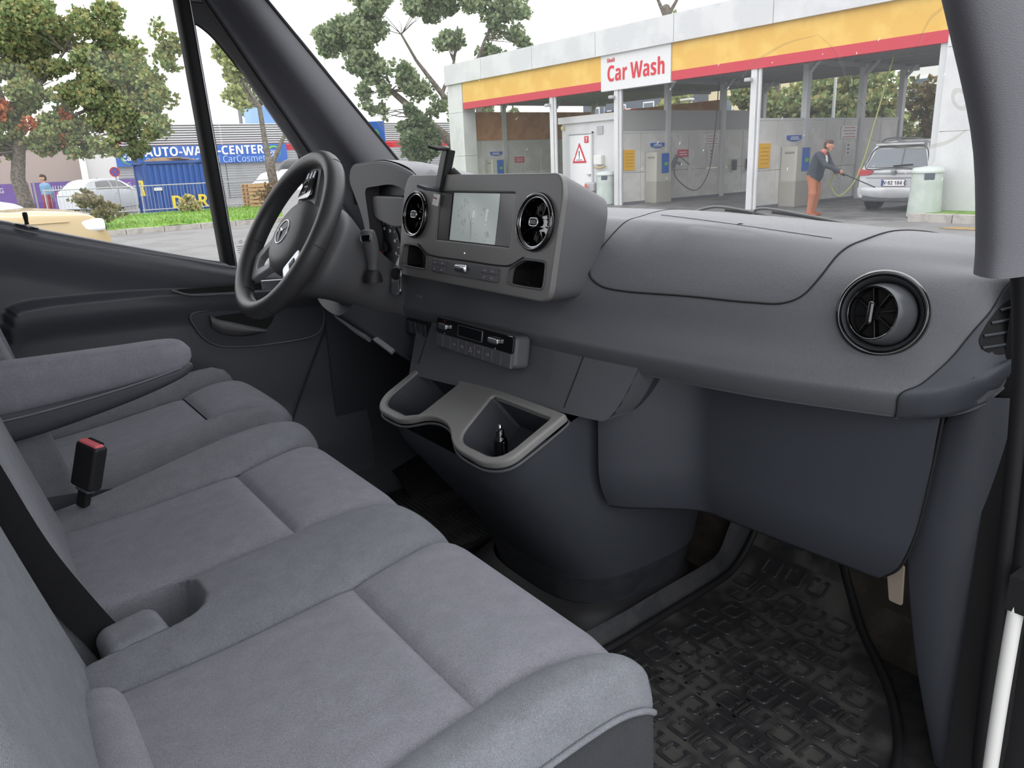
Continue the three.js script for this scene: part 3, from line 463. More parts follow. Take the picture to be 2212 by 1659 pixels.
// ---------------------------------------------------------------- display panel in the middle
const disp = thing('display_panel', 'tilted grey centre panel with screen, two round vents and buttons', 'display panel', [-0.072, 0.865, -0.845]);
disp.rotation.x = -0.19;
{
  const outl = rpoly([[-0.279, -0.111, 0.03], [0.279, -0.111, 0.03], [0.284, 0.08, 0.02], [0.27, 0.112, 0.05], [-0.27, 0.112, 0.05], [-0.284, 0.08, 0.02]], 8);
  const pocket = (s) => (s < 0 ? (a) => a.reverse() : (a) => a)([[s * 0.26, -0.041, 0.008], [s * 0.192, -0.041, 0.012], [s * 0.153, -0.060, 0.01], [s * 0.152, -0.089, 0.005], [s * 0.26, -0.089, 0.008]]);
  const pocketO = (s) => rpoly(pocket(s));
  const holes = [pocketO(1), pocketO(-1), ring2(0.0485, 0.218, 0.026), ring2(0.0485, -0.218, 0.026), rrect(0.27, 0.1, 0.004, 0.0105, 0.027)];
  p('front_plate', mv(ext(outl, 0.014, 0.003, holes, 3), 0, 0, -0.014), M.panel, disp);
  const back = loft([0, 0.3, 1].map((t) => { const k = 1 - 0.02 * t; return evenly(outl, 160).map((q) => [q[0] * (1 - 0.15 * t) * k, q[1] * (1 - 0.16 * t) - 0.004 * t, -0.012 - 0.14 * t]); }), { nu: 10, nv: 160, ring: true });
  p('housing', back, M.plastic, disp);
  p('glass_pane', mv(ext(rrect(0.269, 0.099, 0.004, 0.0105, 0.027), 0.003, 0.001), 0, 0, -0.006), mat({ color: '#4b4a4a', roughness: 0.25 }), disp);
  const sc = p('screen', mv(ext(rrect(0.164, 0.096, 0.001, 0.0125, 0.027), 0.002), 0, 0, -0.0035), mat({ color: '#8f9794', roughness: 0.22, emissive: '#b2bcba', emissiveIntensity: 0.36, map: null }), disp, 'dusty pale lit screen');
  // seat symbols on the screen, and smudges
  const sy = [ext(ring2(0.011, 0.012, 0.034, 28, 0.0155), 0.0004, 0, [ring2(0.0102, 0.012, 0.034, 28, 0.0147).reverse()]), ext(rrect(0.009, 0.015, 0.004, 0.012, 0.034), 0.0004), ext(rrect(0.006, 0.016, 0.003, 0.058, 0.030), 0.0004), ext(ring2(0.004, 0.059, 0.0415, 16), 0.0004), ext(rrect(0.004, 0.003, 0.001, 0.057, 0.015), 0.0004)];
  const sym = mat({ color: '#b9c1be', roughness: 0.3, emissive: '#c6d0ce', emissiveIntensity: 0.4 }); for (const g of sy) p('screen_symbol', mv(g, 0, 0, -0.0014), sym, sc);
  const sm = []; for (let k = 0; k < 26; k++) { const x = rr(-0.065, 0.085), y = rr(-0.016, 0.07); sm.push(ext(ring2(rr(0.0008, 0.003), x, y, 9, rr(0.001, 0.005)), 0.0003)); }
  for (let k = 0; k < 6; k++) sm.push(ext(ring2(0.0025, 0.003 + k * 0.0012 + rr(0, 0.002), 0.022 - k * 0.0065, 9, 0.005), 0.0003));
  const sd = p('finger_smudges', mv(merge(sm), 0, 0, -0.0014), mat({ color: '#848d8a', roughness: 0.6, emissive: '#a2acaa', emissiveIntensity: 0.36 }), sc); sd.userData.kind = 'stuff';
  p('screen_edge', boxAt(-0.0745, -0.0695, -0.021, 0.075, -0.005, -0.0005), M.seam, disp);
  for (const s of [1, -1]) p('pocket_liner', merge([s].map(() => { const o = pocketO(s); return [sheet((u, v) => { const q = o[Math.round(u * o.length) % o.length]; return [q[0] * (1 - 0.02 * v), q[1] + 0.002, -0.012 - 0.05 * v]; }, o.length, 2), mv(ext(o, 0.001), 0, 0, -0.055)]; }).flat()), M.seam, disp);
  for (const s of [1, -1]) p('pocket_lip', tube(pocketO(s).filter((_, i) => i % 2 === 0).map((q) => [q[0], q[1], 0.0]), 0.0022, 90, 6, true), M.plastic, disp);
  // raised edge between upper and lower field
  p('shelf_edge', tube([[-0.194, -0.038, 0.001], [-0.155, -0.0555, 0.001], [-0.12, -0.0585, 0.001], [0, -0.0585, 0.001], [0.12, -0.0585, 0.001], [0.155, -0.0555, 0.001], [0.194, -0.038, 0.001]], 0.0018, 70, 6), M.seam, disp);
  p('button_strip', mv(ext(rrect(0.246, 0.0285, 0.005, 0, -0.0775), 0.003, 0.001), 0, 0, 0), M.plastic, disp);
  const bm = mat({ color: '#55545a', roughness: 0.45 }), ic = flat('#a8a8aa', 0.5);
  for (const s of [-1, 1]) for (const i of [0, 1]) for (const j of [0, 1]) {
    const b = p('button', mv(rbox(0.0272, 0.0132, 0.004, 0.001), s * (0.0795 + i * 0.0282), -0.0705 - j * 0.0139, 0.003), bm, disp);
    const ix = s * (0.0795 + i * 0.0282), iy = -0.0705 - j * 0.0139;
    p('button_symbol', mv(merge([ext(rrect(0.005, 0.003, 0.001, ix, iy - 0.0005), 0.0004, 0, [rrect(0.0036, 0.0017, 0.0005, ix, iy - 0.0005).reverse()]), ext(rrect(0.003, 0.001, 0.0003, ix - (i ? 0.005 : -0.005), iy + (j ? 0.001 : -0.001)), 0.0004)]), 0, 0, 0.005), ic, b);
  }
  const ro = p('roller', mv(rot(lathe([[0.004, -0.02], [0.0085, -0.0185], [0.009, -0.017], [0.009, 0.017], [0.0085, 0.0185], [0.004, 0.02]], 28), 0, 0, PI / 2), -0.002, -0.0745, 0.003), M.chrome, disp, 'chrome volume roller');
  for (let k = 0; k < 3; k++) p('roller_groove', mv(rbox(0.03, 0.001, 0.001), -0.002, -0.071 - k * 0.0033, 0.0118 - k * 0.0004), M.plastic, ro);
  p('status_lamp', mv(ext(ring2(0.0016, -0.004, -0.044, 12), 0.001), 0, 0, 0), mat({ color: '#ffffff', emissive: '#ffffff', emissiveIntensity: 0.5 }), disp);
  for (const s of [-1, 1]) {
    const R = 0.0525, c = [s * 0.218, 0.026];
    const v = p('air_vent', mv(rot(lathe([[R * 0.82, -0.03], [R * 0.83, 0.004], [R * 0.88, 0.0085], [R * 0.95, 0.0085], [R, 0.003], [R, -0.012]], 64), PI / 2), c[0], c[1], 0), M.gloss, disp, s < 0 ? 'round glossy black vent nearest the steering wheel' : 'round glossy black vent right of the screen');
    p('vent_rim', mv(rot(lathe([[R * 0.80, 0.0035], [R * 0.825, 0.0055], [R * 0.845, 0.0045]], 64), PI / 2), c[0], c[1], 0), M.chrome, v);
    p('vent_core', mv(rot(lathe([[0.001, -0.02], [R * 0.83, -0.02], [R * 0.83, -0.002]], 40), PI / 2), c[0], c[1], 0), M.gloss, v);
    for (let k = 0; k < 8; k++) p('blade', mv(rot(mv(rbox(R * 0.5, 0.001, 0.008, 0.0004), R * 0.56, 0, -0.013), 0, 0, k / 8 * 2 * PI + 0.4), c[0], c[1], 0), M.gloss, v);
    p('knob', mv(rbox(0.0235, 0.0135, 0.018, 0.006, 4), c[0], c[1], -0.002), M.gloss, v); p('knob_ring', tube(rrect(0.0235, 0.0135, 0.006, c[0], c[1]).map((q) => [q[0], q[1], 0.006]), 0.0014, 60, 6, true), M.chrome, v);
    p('knob_inlay', mv(rbox(0.0165, 0.0085, 0.002, 0.0035, 3), c[0], c[1], 0.0068), M.plastic, v);
  }
}
// phone holder clipped to the top edge of the display panel
{
  const h = thing('phone_holder', 'empty black clamp phone holder on top of the display panel', 'phone holder', [-0.2, 0.955, -0.862]);
  h.rotation.set(-0.18, 0.1, -0.17);
  p('back_plate', mv(rbox(0.022, 0.082, 0.008, 0.002), 0, 0.03, 0), flat('#7b7b7b', 0.5), h);
  p('side_rail', mv(rbox(0.009, 0.088, 0.018, 0.002), 0.0145, 0.03, -0.002), M.seam, h);
  p('upper_jaw', mv(rot(rbox(0.034, 0.006, 0.036, 0.002), 0.15), -0.003, 0.072, 0.016), M.seam, h);
  p('lower_jaw', mv(rbox(0.032, 0.007, 0.045, 0.002), -0.002, -0.012, 0.022), M.dark, h);
  p('clip', mv(rbox(0.018, 0.026, 0.006, 0.002), 0.006, -0.032, 0.006), mat({ color: '#e5e2e0', roughness: 0.2 }), h);
  p('clip_mark', mv(rbox(0.014, 0.003, 0.001), 0.006, -0.029, 0.0092), flat('#a0606a', 0.6), h);
  p('ball_arm', rod([0.014, 0.03, -0.012], [0.05, 0.008, -0.045], 0.012, 0.008), M.seam, h);
}
// start button on the left of the panel
{
  const s = thing('start_button', 'oval chrome-rimmed start button pod beside the steering column', 'start button', [-0.339, 0.742, -0.816]);
  s.rotation.set(-0.2, 0.25, 0.1);
  p('pod', mv(ext(rrect(0.032, 0.066, 0.014), 0.012, 0.003), 0, 0, -0.006), M.chrome, s);
  p('button', mv(ext(ring2(0.0138, 0, 0.0155, 28), 0.005, 0.001), 0, 0, 0.004), M.gloss, s);
  p('button', mv(ext(rrect(0.024, 0.024, 0.009, 0, -0.0155), 0.004, 0.001), 0, 0, 0.004), M.plastic, s);
}
// ---------------------------------------------------------------- climate control panel
{
  const c = thing('climate_panel', 'glossy black climate control strip with chrome rockers below the dashboard pad', 'climate panel', [-0.068, 0.64, -0.838]);
  c.rotation.x = -0.16;
  p('housing', mv(rbox(0.288, 0.066, 0.044, 0.012, 4), 0, 0, -0.024), M.plastic, c);
  p('gloss_face', mv(ext(rrect(0.288, 0.033, 0.005, 0, 0.0155), 0.005, 0.001), 0, 0, -0.003), M.gloss, c);
  p('display', mv(ext(rrect(0.09, 0.022, 0.002, -0.008, 0.0155), 0.003, 0.0005), 0, 0, 0), mat({ color: '#101216', roughness: 0.1 }), c);
  p('display_frame', mv(ext(rrect(0.092, 0.024, 0.002, -0.008, 0.0155), 0.0025, 0, [rrect(0.0895, 0.0215, 0.002, -0.008, 0.0155).reverse()]), 0, 0, 0.0008), M.satin, c);
  for (const x of [-0.108, 0.086]) {
    const r = p('rocker', mv(rot(rbox(0.034, 0.013, 0.012, 0.004, 3), 0.1), x, 0.016, 0.006), M.chrome, c, 'chrome temperature rocker');
    for (let k = 0; k < 2; k++) p('rocker_groove', mv(rbox(0.03, 0.001, 0.001), x, 0.0135 + k * 0.005, 0.0122), M.plastic, r);
    p('rocker_mark', mv(ext([[x - 0.002, -0.0008], [x + 0.002, -0.0008], [x, 0.0016]], 0.001), 0, 0, 0.0015), flat('#d0d0d0'), r);
  }
  p('red_dot', mv(ext(ring2(0.001, -0.11, 0.028, 8), 0.001), 0, 0, 0.002), flat('#c03030'), c);
  for (let k = 0; k < 9; k++) {
    const x = -0.127 + k * 0.0317, b = p('key', mv(rbox(0.0305, 0.029, 0.008, 0.002), x, -0.017, -0.001), M.plastic, c), wi = flat('#9a9a9c', 0.5);
    if (k === 4) p('hazard_triangle', mv(ext([[x - 0.006, -0.022], [x + 0.006, -0.022], [x, -0.011]], 0.0006, 0, [[[x - 0.0044, -0.0211], [x + 0.0044, -0.0211], [x, -0.0129]].reverse()]), 0, 0, 0.003), wi, b);
    else if (k > 1 && k < 7) p('key_symbol', mv(ext(rrect(0.008, 0.005, 0.002, x, -0.0165), 0.0006, 0, [rrect(0.0062, 0.0033, 0.001, x, -0.0165).reverse()]), 0, 0, 0.003), wi, b);
  }
}
// ---------------------------------------------------------------- storage tray and its pedestal
{
  const t = thing('storage_console', 'grey two-pocket storage tray on its dark pedestal below the centre stack', 'console', [-0.06, 0, -1.1]);
  const O = V(-0.06, 0.54, -0.86), ey = V(0, -0.07, 0.14).normalize(), nz = V(0, 0.14, 0.07).normalize();
  const B = new THREE.Matrix4().makeBasis(V(1, 0, 0), ey.clone().negate(), nz).setPosition(O); // plan (x, -v)
  const put = (g) => g.applyMatrix4(B);
  const pl = (a) => a.map(([x, v, r]) => [x, -v, r]);
  const out = rpoly(pl([[-0.272, -0.006, 0.01], [-0.268, 0.13, 0.03], [-0.23, 0.165, 0.04], [-0.12, 0.166, 0.05], [-0.062, 0.118, 0.05], [0.02, 0.118, 0.05], [0.085, 0.162, 0.05], [0.20, 0.166, 0.04], [0.25, 0.14, 0.04], [0.262, -0.006, 0.01]]).reverse(), 8);
  const pk = [rpoly(pl([[-0.25, 0.014, 0.012], [-0.085, 0.014, 0.012], [-0.09, 0.145, 0.035], [-0.24, 0.145, 0.045]]).reverse(), 7), rpoly(pl([[0.045, 0.014, 0.012], [0.237, 0.014, 0.012], [0.228, 0.145, 0.045], [0.085, 0.145, 0.04]]).reverse(), 7)];
  w('tray_top', put(mv(ext(out, 0.018, 0.006, pk.map((q) => q.slice()), 4), 0, 0, -0.018)), M.tray, t);
  w('tray_bead', put(tube(out.filter((_, i) => i % 3 === 0).map((q) => [q[0] * 1.002, q[1] * 1.01, -0.021]), 0.003, 160, 6, true)), M.plastic, t);
  pk.forEach((o, i) => {
    const cx = i ? 0.14 : -0.165, cy = -0.075, n = o.length, f = (k) => o[k % n];
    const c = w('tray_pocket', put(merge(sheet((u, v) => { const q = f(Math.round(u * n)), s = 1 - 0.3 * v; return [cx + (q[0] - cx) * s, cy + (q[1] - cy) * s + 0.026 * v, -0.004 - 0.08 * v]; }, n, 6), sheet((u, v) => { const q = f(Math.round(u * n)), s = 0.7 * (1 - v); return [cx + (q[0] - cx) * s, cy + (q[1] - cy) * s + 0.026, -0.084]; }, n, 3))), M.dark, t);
  });
  const sup = (y, x0, x1, z0, z1, e = 3.2) => Array.from({ length: 32 }, (_, k) => { const a = k / 32 * 2 * PI, c = cos(a), s = sin(a), r = Math.pow(Math.pow(abs(c), e) + Math.pow(abs(s), e), -1 / e); return [(x0 + x1) / 2 + (x1 - x0) / 2 * r * c, typeof y === 'function' ? y((z0 + z1) / 2 + (z1 - z0) / 2 * r * s) : y, (z0 + z1) / 2 + (z1 - z0) / 2 * r * s]; });
  const top = (z) => min(0.53, 0.448 + (-0.72 - z) * 0.5);
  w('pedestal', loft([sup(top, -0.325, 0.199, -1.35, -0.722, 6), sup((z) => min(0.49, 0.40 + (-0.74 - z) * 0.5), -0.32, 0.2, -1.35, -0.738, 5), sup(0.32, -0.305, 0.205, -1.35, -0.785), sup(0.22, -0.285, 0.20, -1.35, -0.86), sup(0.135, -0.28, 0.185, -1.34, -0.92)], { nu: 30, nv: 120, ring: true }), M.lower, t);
  w('pedestal_foot', loft([sup(0.14, -0.272, 0.178, -1.33, -0.928), sup(0.13, -0.278, 0.182, -1.33, -0.922), sup(0.07, -0.27, 0.165, -1.33, -0.94), sup(0.0, -0.262, 0.15, -1.33, -0.95)], { nu: 12, nv: 120, ring: true }), mat({ map: stain([0.17, 0.175, 0.195], [0.2, 0.205, 0.22], 0.25, 10, 21), roughness: 0.55, bumpMap: grainBump, bumpScale: 0.0001 }), t);
  w('floor_collar', loft([sup(0.055, -0.275, 0.158, -1.335, -0.935), sup(0.04, -0.30, 0.175, -1.34, -0.915), sup(0.012, -0.325, 0.195, -1.345, -0.895), sup(0.002, -0.335, 0.21, -1.35, -0.885)], { nu: 10, nv: 120, ring: true }), M.rubber, t);
  // small bottle left in the nearer pocket
  const b = thing('lighter_plug', 'small black charger plug with chrome tip standing in the nearer tray pocket', 'charger', [0.075, 0.425, -0.80]);
  p('body', lathe([[0, 0], [0.013, 0.001], [0.0145, 0.01], [0.0145, 0.045], [0.011, 0.052], [0.0085, 0.055], [0.008, 0.068], [0, 0.069]], 28), M.gloss, b);
  p('tip', lathe([[0.004, 0.068], [0.0045, 0.073], [0.002, 0.078], [0, 0.079]], 18), M.chrome, b);
  for (const s of [-1, 1]) p('contact', mv(rbox(0.003, 0.022, 0.004, 0.001), s * 0.0145, 0.035, 0.002), M.chrome, b);
}
// ---------------------------------------------------------------- instrument cluster
{
  const c = thing('instrument_cluster', 'hooded instrument cluster with dark dials behind the steering wheel', 'instrument cluster', [-0.5, 0.7, -0.95]);
  const rim = rpoly([[-0.70, 0.965, 0.03], [-0.672, 1.004, 0.04], [-0.48, 1.012, 0.12], [-0.335, 0.975, 0.08], [-0.30, 0.90, 0.02], [-0.30, 0.70], [-0.655, 0.70, 0.02], [-0.62, 0.80, 0.1], [-0.635, 0.87, 0.1]], 8);
  const hole = rpoly([[-0.612, 0.95, 0.03], [-0.44, 0.962, 0.12], [-0.355, 0.935, 0.05], [-0.33, 0.88, 0.02], [-0.33, 0.73, 0.01], [-0.625, 0.72, 0.03], [-0.595, 0.82, 0.1]], 8);
  w('hood_rim', mv(ext(rim, 0.07, 0.006, [hole], 3), 0, 0, -0.95), M.plastic, c);
  w('hood', loft([0, 0.25, 0.6, 1].map((t) => [[-0.70, 0.90, -0.89], [-0.69, 0.985, -0.89], [-0.6, 1.006, -0.89], [-0.48, 1.009, -0.89], [-0.36, 0.982, -0.89], [-0.305, 0.92, -0.89], [-0.29, 0.85, -0.89]].map((q) => [q[0] * (1 - 0.02 * t), q[1] - 0.12 * t * t - 0.01 * t, q[2] - 0.42 * t])), { nu: 14, nv: 50 }), M.leather, c);
  w('dial_face', mv(ext(rrect(0.33, 0.24, 0.02, -0.485, 0.835), 0.003), 0, 0, -0.925), mat({ color: '#24252a', roughness: 0.4 }), c);
  w('display_hump', mv(ext(rpoly([[-0.60, 0.925, 0.02], [-0.42, 0.925, 0.02], [-0.40, 0.86, 0.05], [-0.48, 0.845, 0.1], [-0.60, 0.87, 0.06]]), 0.03, 0.005), 0, 0, -0.924), M.plastic, c);
  const n = c.position;
  for (const [k, dx, na] of [[0, -0.575, 3.72], [1, -0.42, 3.9]]) {
    const dial = [dx, 0.795], at = (g) => mv(g, -n.x, -n.y, -n.z);
    const face = w('dial', mv(ext(ring2(0.068, dial[0], dial[1]), 0.004, 0.001), 0, 0, -0.922), mat({ color: '#1f2025', roughness: 0.45 }), c, k ? 'right dial' : 'left dial with red needle');
    for (let i = 0; i < 14; i++) { const a = (222 - i * 20) * PI / 180; p('dial_tick', at(mv(rot(mv(box(0.007, 0.0016, 0.0012), 0.0605, 0, 0), 0, 0, a), dial[0], dial[1], -0.917)), flat('#e4e4e4', 0.5), face); }
    for (let i = 0; i < 7; i++) { const a = (222 - i * 40) * PI / 180; p('dial_number', at(mv(letters(String(k ? i : i * 10 + 10), 0.0075, 0.0008, fontB, true), dial[0] + 0.047 * cos(a), dial[1] + 0.047 * sin(a), -0.917)), flat('#e4e4e4', 0.5), face); }
    p('needle', at(mv(rot(mv(box(0.046, 0.005, 0.002), 0.034, 0, 0), 0, 0, na), dial[0], dial[1], -0.914)), flat('#d8404a', 0.5), face);
    p('needle_hub', at(mv(rot(cyl(0.013, 0.013, 0.01, 20), PI / 2), dial[0], dial[1], -0.914)), M.seam, face);
  }
  w('lower_shelf', mv(rot(rbox(0.17, 0.012, 0.05, 0.005), 0.3), -0.40, 0.705, -0.885), M.panel, c);
}
// ---------------------------------------------------------------- steering column and wheel
{
  const c = thing('steering_column', 'dark plastic steering column shroud behind the wheel', 'steering column', [-0.42, 0.6, -0.85]);
  const el = (x, y, z, rx, ry, e = 2.6) => Array.from({ length: 20 }, (_, k) => { const a = k / 20 * 2 * PI, co = cos(a), s = sin(a), r = Math.pow(Math.pow(abs(co), e) + Math.pow(abs(s), e), -1 / e); return [x + rx * r * co, y + ry * r * s * 0.85, z + ry * r * s * -0.53]; });
  w('shroud', loft([el(-0.42, 0.835, -0.645, 0.075, 0.075), el(-0.42, 0.82, -0.665, 0.105, 0.105), el(-0.42, 0.78, -0.72, 0.09, 0.085), el(-0.425, 0.735, -0.785, 0.07, 0.07), el(-0.44, 0.69, -0.86, 0.055, 0.06), el(-0.45, 0.655, -0.93, 0.055, 0.06)], { nu: 30, nv: 60, ring: true, caps: true }), M.plastic, c);
  w('lower_cover', loft([0, 0.4, 0.75, 1].map((t) => { const z = lerp(-0.70, -0.90, t), y = lerp(0.72, 0.56, t); return [[-0.56, y + 0.02, z - 0.02], [-0.54, y - 0.03, z], [-0.42, y - 0.05, z + 0.01], [-0.385 - 0.04 * t, y - 0.035, z - 0.01], [-0.37 - 0.05 * t, y + 0.02, z - 0.05], [-0.385 - 0.05 * t, y + 0.04, z - 0.08], [-0.45, y + 0.04, z - 0.08], [-0.55, y + 0.03, z - 0.06]]; }), { nu: 16, nv: 48, ring: true, caps: true }), M.dark, c);
  w('tilt_lever', loft([[-0.535, 0.648, -0.745], [-0.50, 0.636, -0.75], [-0.46, 0.618, -0.76], [-0.43, 0.603, -0.775]].map(([x, y, z]) => [[x, y + 0.014, z], [x + 0.004, y, z + 0.012], [x, y - 0.014, z], [x - 0.004, y, z - 0.012]]), { nu: 16, nv: 16, ring: true, caps: true }), flat('#77767a', 0.5), c, 'light grey tilt lever');
  w('cable_clip', bar([-0.41, 0.60, -0.78], [-0.36, 0.572, -0.80], 0.012, 0.01), flat('#8a8a8c', 0.5), c);
  w('key_end', mv(rot(cyl(0.008, 0.008, 0.02, 14), 0.4, 0, 1.2), -0.53, 0.668, -0.742), M.satin, c);
  // gear stalk on the right
  const g = thing('gear_stalk', 'stubby black gear selector stalk right of the steering column', 'gear selector', [-0.318, 0.765, -0.745]); g.rotation.y = 0.8;
  p('boot', lathe([[0.022, -0.015], [0.02, 0], [0.014, 0.012], [0.0, 0.014]], 24), M.rubber, g);
  p('stem', loft([[0, -0.01, 0, 0.011], [0.002, 0.02, 0.0, 0.011], [0.004, 0.045, 0.0, 0.0145], [0.002, 0.075, 0.004, 0.0165], [0, 0.094, 0.006, 0.0155], [0, 0.1, 0.007, 0.011]].map(([x, y, z, r]) => Array.from({ length: 14 }, (_, k) => [x + r * 1.05 * cos(k / 14 * 2 * PI), y, z + r * 0.8 * sin(k / 14 * 2 * PI)])), { nu: 24, nv: 28, ring: true, caps: true }), M.plastic, g);
  p('button', mv(rot(rbox(0.022, 0.014, 0.006, 0.003, 3), -0.1), 0, 0.083, 0.02), M.gloss, g);
  p('button_rim', mv(tube(rrect(0.024, 0.016, 0.006).map((q) => [q[0], q[1], 0]), 0.001, 60, 6, true), 0, 0.083, 0.0215), M.satin, g);

  const s = thing('steering_wheel', 'black three-spoke steering wheel with star emblem and silver trim', 'steering wheel', [-0.42, 0.862, -0.6]);
  s.rotation.x = -0.559;
  const R = 0.180;
  const rimP = Array.from({ length: 72 }, (_, k) => { const a = k / 72 * 2 * PI; return [R * cos(a), R * sin(a), 0]; });
  const rimG = tube(rimP, 0.0198, 144, 18, true); rimG.scale(1, 1, 1.12);
  p('rim', rimG, M.grip, s);
  for (const a of [62, 130, 190, 240, 300, 355]) p('rim_stitch', mv(rot(new THREE.TorusGeometry(0.0201, 0.0006, 6, 30), PI / 2, 0, 0), 0, 0, 0).applyMatrix4(new THREE.Matrix4().makeRotationZ(a * PI / 180).multiply(new THREE.Matrix4().makeTranslation(R, 0, 0))), M.seam, s);
  // airbag cover
  p('airbag_cover', loft([[0.088, -0.045], [0.092, -0.025], [0.086, -0.004], [0.07, 0.011], [0.045, 0.018], [0.02, 0.0205], [0.001, 0.021]].map(([r, z]) => Array.from({ length: 30 }, (_, k) => { const a = k / 30 * 2 * PI; return [r * cos(a) * (1 + 0.03 * cos(3 * (a - 3.72))), r * sin(a) * (1 + 0.03 * cos(3 * (a - 3.72))), z - 0.008]; })), { nu: 24, nv: 90, ring: true }), M.plastic, s);
  // star emblem
  const em = p('emblem_ring', mv(new THREE.TorusGeometry(0.0275, 0.0016, 8, 56), 0, 0, 0.0125), M.chrome, s);
  p('emblem_disc', mv(rot(lathe([[0.001, 0.0115], [0.0265, 0.0105]], 36), PI / 2), 0, 0, 0), M.plastic, em);
  for (let k = 0; k < 3; k++) {
    const g2 = new THREE.BufferGeometry(), L = 0.0265, b = 0.0045;
    g2.setAttribute('position', new THREE.Float32BufferAttribute([0, 0, 0.0165, b, 0.0026, 0.012, 0, L, 0.0122, 0, 0, 0.0165, 0, L, 0.0122, -b, 0.0026, 0.012], 3)); g2.computeVertexNormals();
    p('emblem_prong', rot(g2, 0, 0, (-56 + k * 120) * PI / 180), M.chrome, em);
  }
  p('airbag_mark', mv(merge(box(0.007, 0.0007, 0.0004), mv(box(0.0007, 0.006, 0.0004), 0.003, 0.003, 0), mv(box(0.0007, 0.004, 0.0004), 0, 0.003, 0)), 0.026, -0.04, 0.0085), M.seam, s);
  // spokes
  const spoke = (a, w0, w1, z0, z1, m, th = 0.016) => rot(loft([0, 0.35, 0.7, 1].map((t) => { const x = lerp(0.07, 0.168, t), ww = lerp(w0, w1, t * t * 0.4 + t * 0.6), z = lerp(z0, z1, t); return [[x, -ww, z - th], [x, -ww * 1.02, z - 0.003], [x, -ww * 0.85, z], [x, 0, z + 0.002], [x, ww * 0.85, z], [x, ww * 1.02, z - 0.003], [x, ww, z - th], [x, 0, z - th - 0.004]]; }), { nu: 10, nv: 48, ring: true, caps: true }), 0, 0, a);
  for (const [a, l] of [[98, 1], [324, 2]]) {
    const q = a * PI / 180, sp = p('spoke', spoke(q, 0.05, 0.034, -0.014, -0.002, M.plastic), M.plastic, s);
    const pad = p('switch_pad', rot(mv(ext(rpoly([[0.088, -0.033, 0.012], [0.158, -0.026, 0.012], [0.16, 0.026, 0.012], [0.088, 0.033, 0.012]]), 0.006, 0.002), 0, 0, -0.008), 0, 0, q), l === 1 ? M.gloss : M.satin, s, l === 1 ? 'glossy switch pad' : 'silver switch pad');
    for (let k = 0; k < 3; k++) p('switch', rot(mv(rbox(0.016, 0.010, 0.003, 0.003), 0.145, -0.017 + k * 0.016, -0.0015), 0, 0, q), l === 1 ? M.satin : M.dark, pad);
    for (let k = 0; k < 2; k++) p('switch', rot(mv(rbox(0.014, 0.02, 0.003, 0.003), 0.108 + k * 0.016, 0.004, -0.0015), 0, 0, q), l === 1 ? M.gloss : M.dark, pad);
  }
  const q = 214 * PI / 180;
  p('spoke', rot(mv(ext(rpoly([[0.075, -0.048, 0.005], [0.165, -0.036, 0.012], [0.165, 0.036, 0.012], [0.075, 0.048, 0.005]]), 0.018, 0.004, [rpoly([[0.085, -0.028, 0.006], [0.14, -0.014, 0.008], [0.14, 0.014, 0.008], [0.085, 0.028, 0.006]])]), 0, 0, -0.024), 0, 0, q), mat({ color: '#9a9a9c', roughness: 0.4 }), s, 'silver open spoke');
  p('hub_back', mv(rot(cyl(0.075, 0.085, 0.05, 32), PI / 2), 0, 0, -0.055), M.plastic, s);
}
// ================================================================ seats
// a stuffed upholstery panel: F(u, v) base surface, puffed up between its sewn edges
function puff(F, nu, nv, h, ew = 0.03, dip = 0.004) {
  const e = 0.002;
  const W = V(...F(0, 0.5)).distanceTo(V(...F(1, 0.5))), L = V(...F(0.5, 0)).distanceTo(V(...F(0.5, 0.5))) + V(...F(0.5, 0.5)).distanceTo(V(...F(0.5, 1)));
  const ease = (t) => t >= 1 ? 1 : sqrt(1 - (1 - t) * (1 - t));
  const sp = (t, n) => { const k = t * 2 - 1; return 0.5 + 0.5 * Math.sign(k) * Math.pow(abs(k), 0.62); }; // denser near the edges
  return sheet((a, b) => {
    const u = sp(a), v = sp(b);
    const c = V(...F(u, v)), du = V(...F(min(1, u + e), v)).sub(V(...F(max(0, u - e), v))), dv = V(...F(u, min(1, v + e))).sub(V(...F(u, max(0, v - e))));
    const n = dv.cross(du).normalize(); if (n.y < -0.3) n.negate();
    const d = ease(min(u, 1 - u) * W / ew) * ease(min(v, 1 - v) * L / ew);
    c.addScaledVector(n, h * d - dip); return c.toArray();
  }, nu, nv, { flip: true });
}
const PROF = [[0.0, 0.44], [-0.05, 0.451], [-0.15, 0.462], [-0.27, 0.479], [-0.37, 0.492], [-0.435, 0.494], [-0.478, 0.482], [-0.503, 0.452], [-0.511, 0.41], [-0.508, 0.33], [-0.495, 0.22]];
function cushion(prof, dx, dy, dz) { return (x, s) => { const r = cr(prof, s); return [x + dx, r[1] + dy, r[0] + dz]; }; }
const sOf = (prof, z) => { let a = 0, b = 0.72; for (let i = 0; i < 40; i++) { const m = (a + b) / 2; if (cr(prof, m)[0] > z) a = m; else b = m; } return a; };
const bench = thing('passenger_bench', 'grey fabric two-person passenger bench seat nearest the camera', 'bench seat', [0.31, 0, -0.2]);
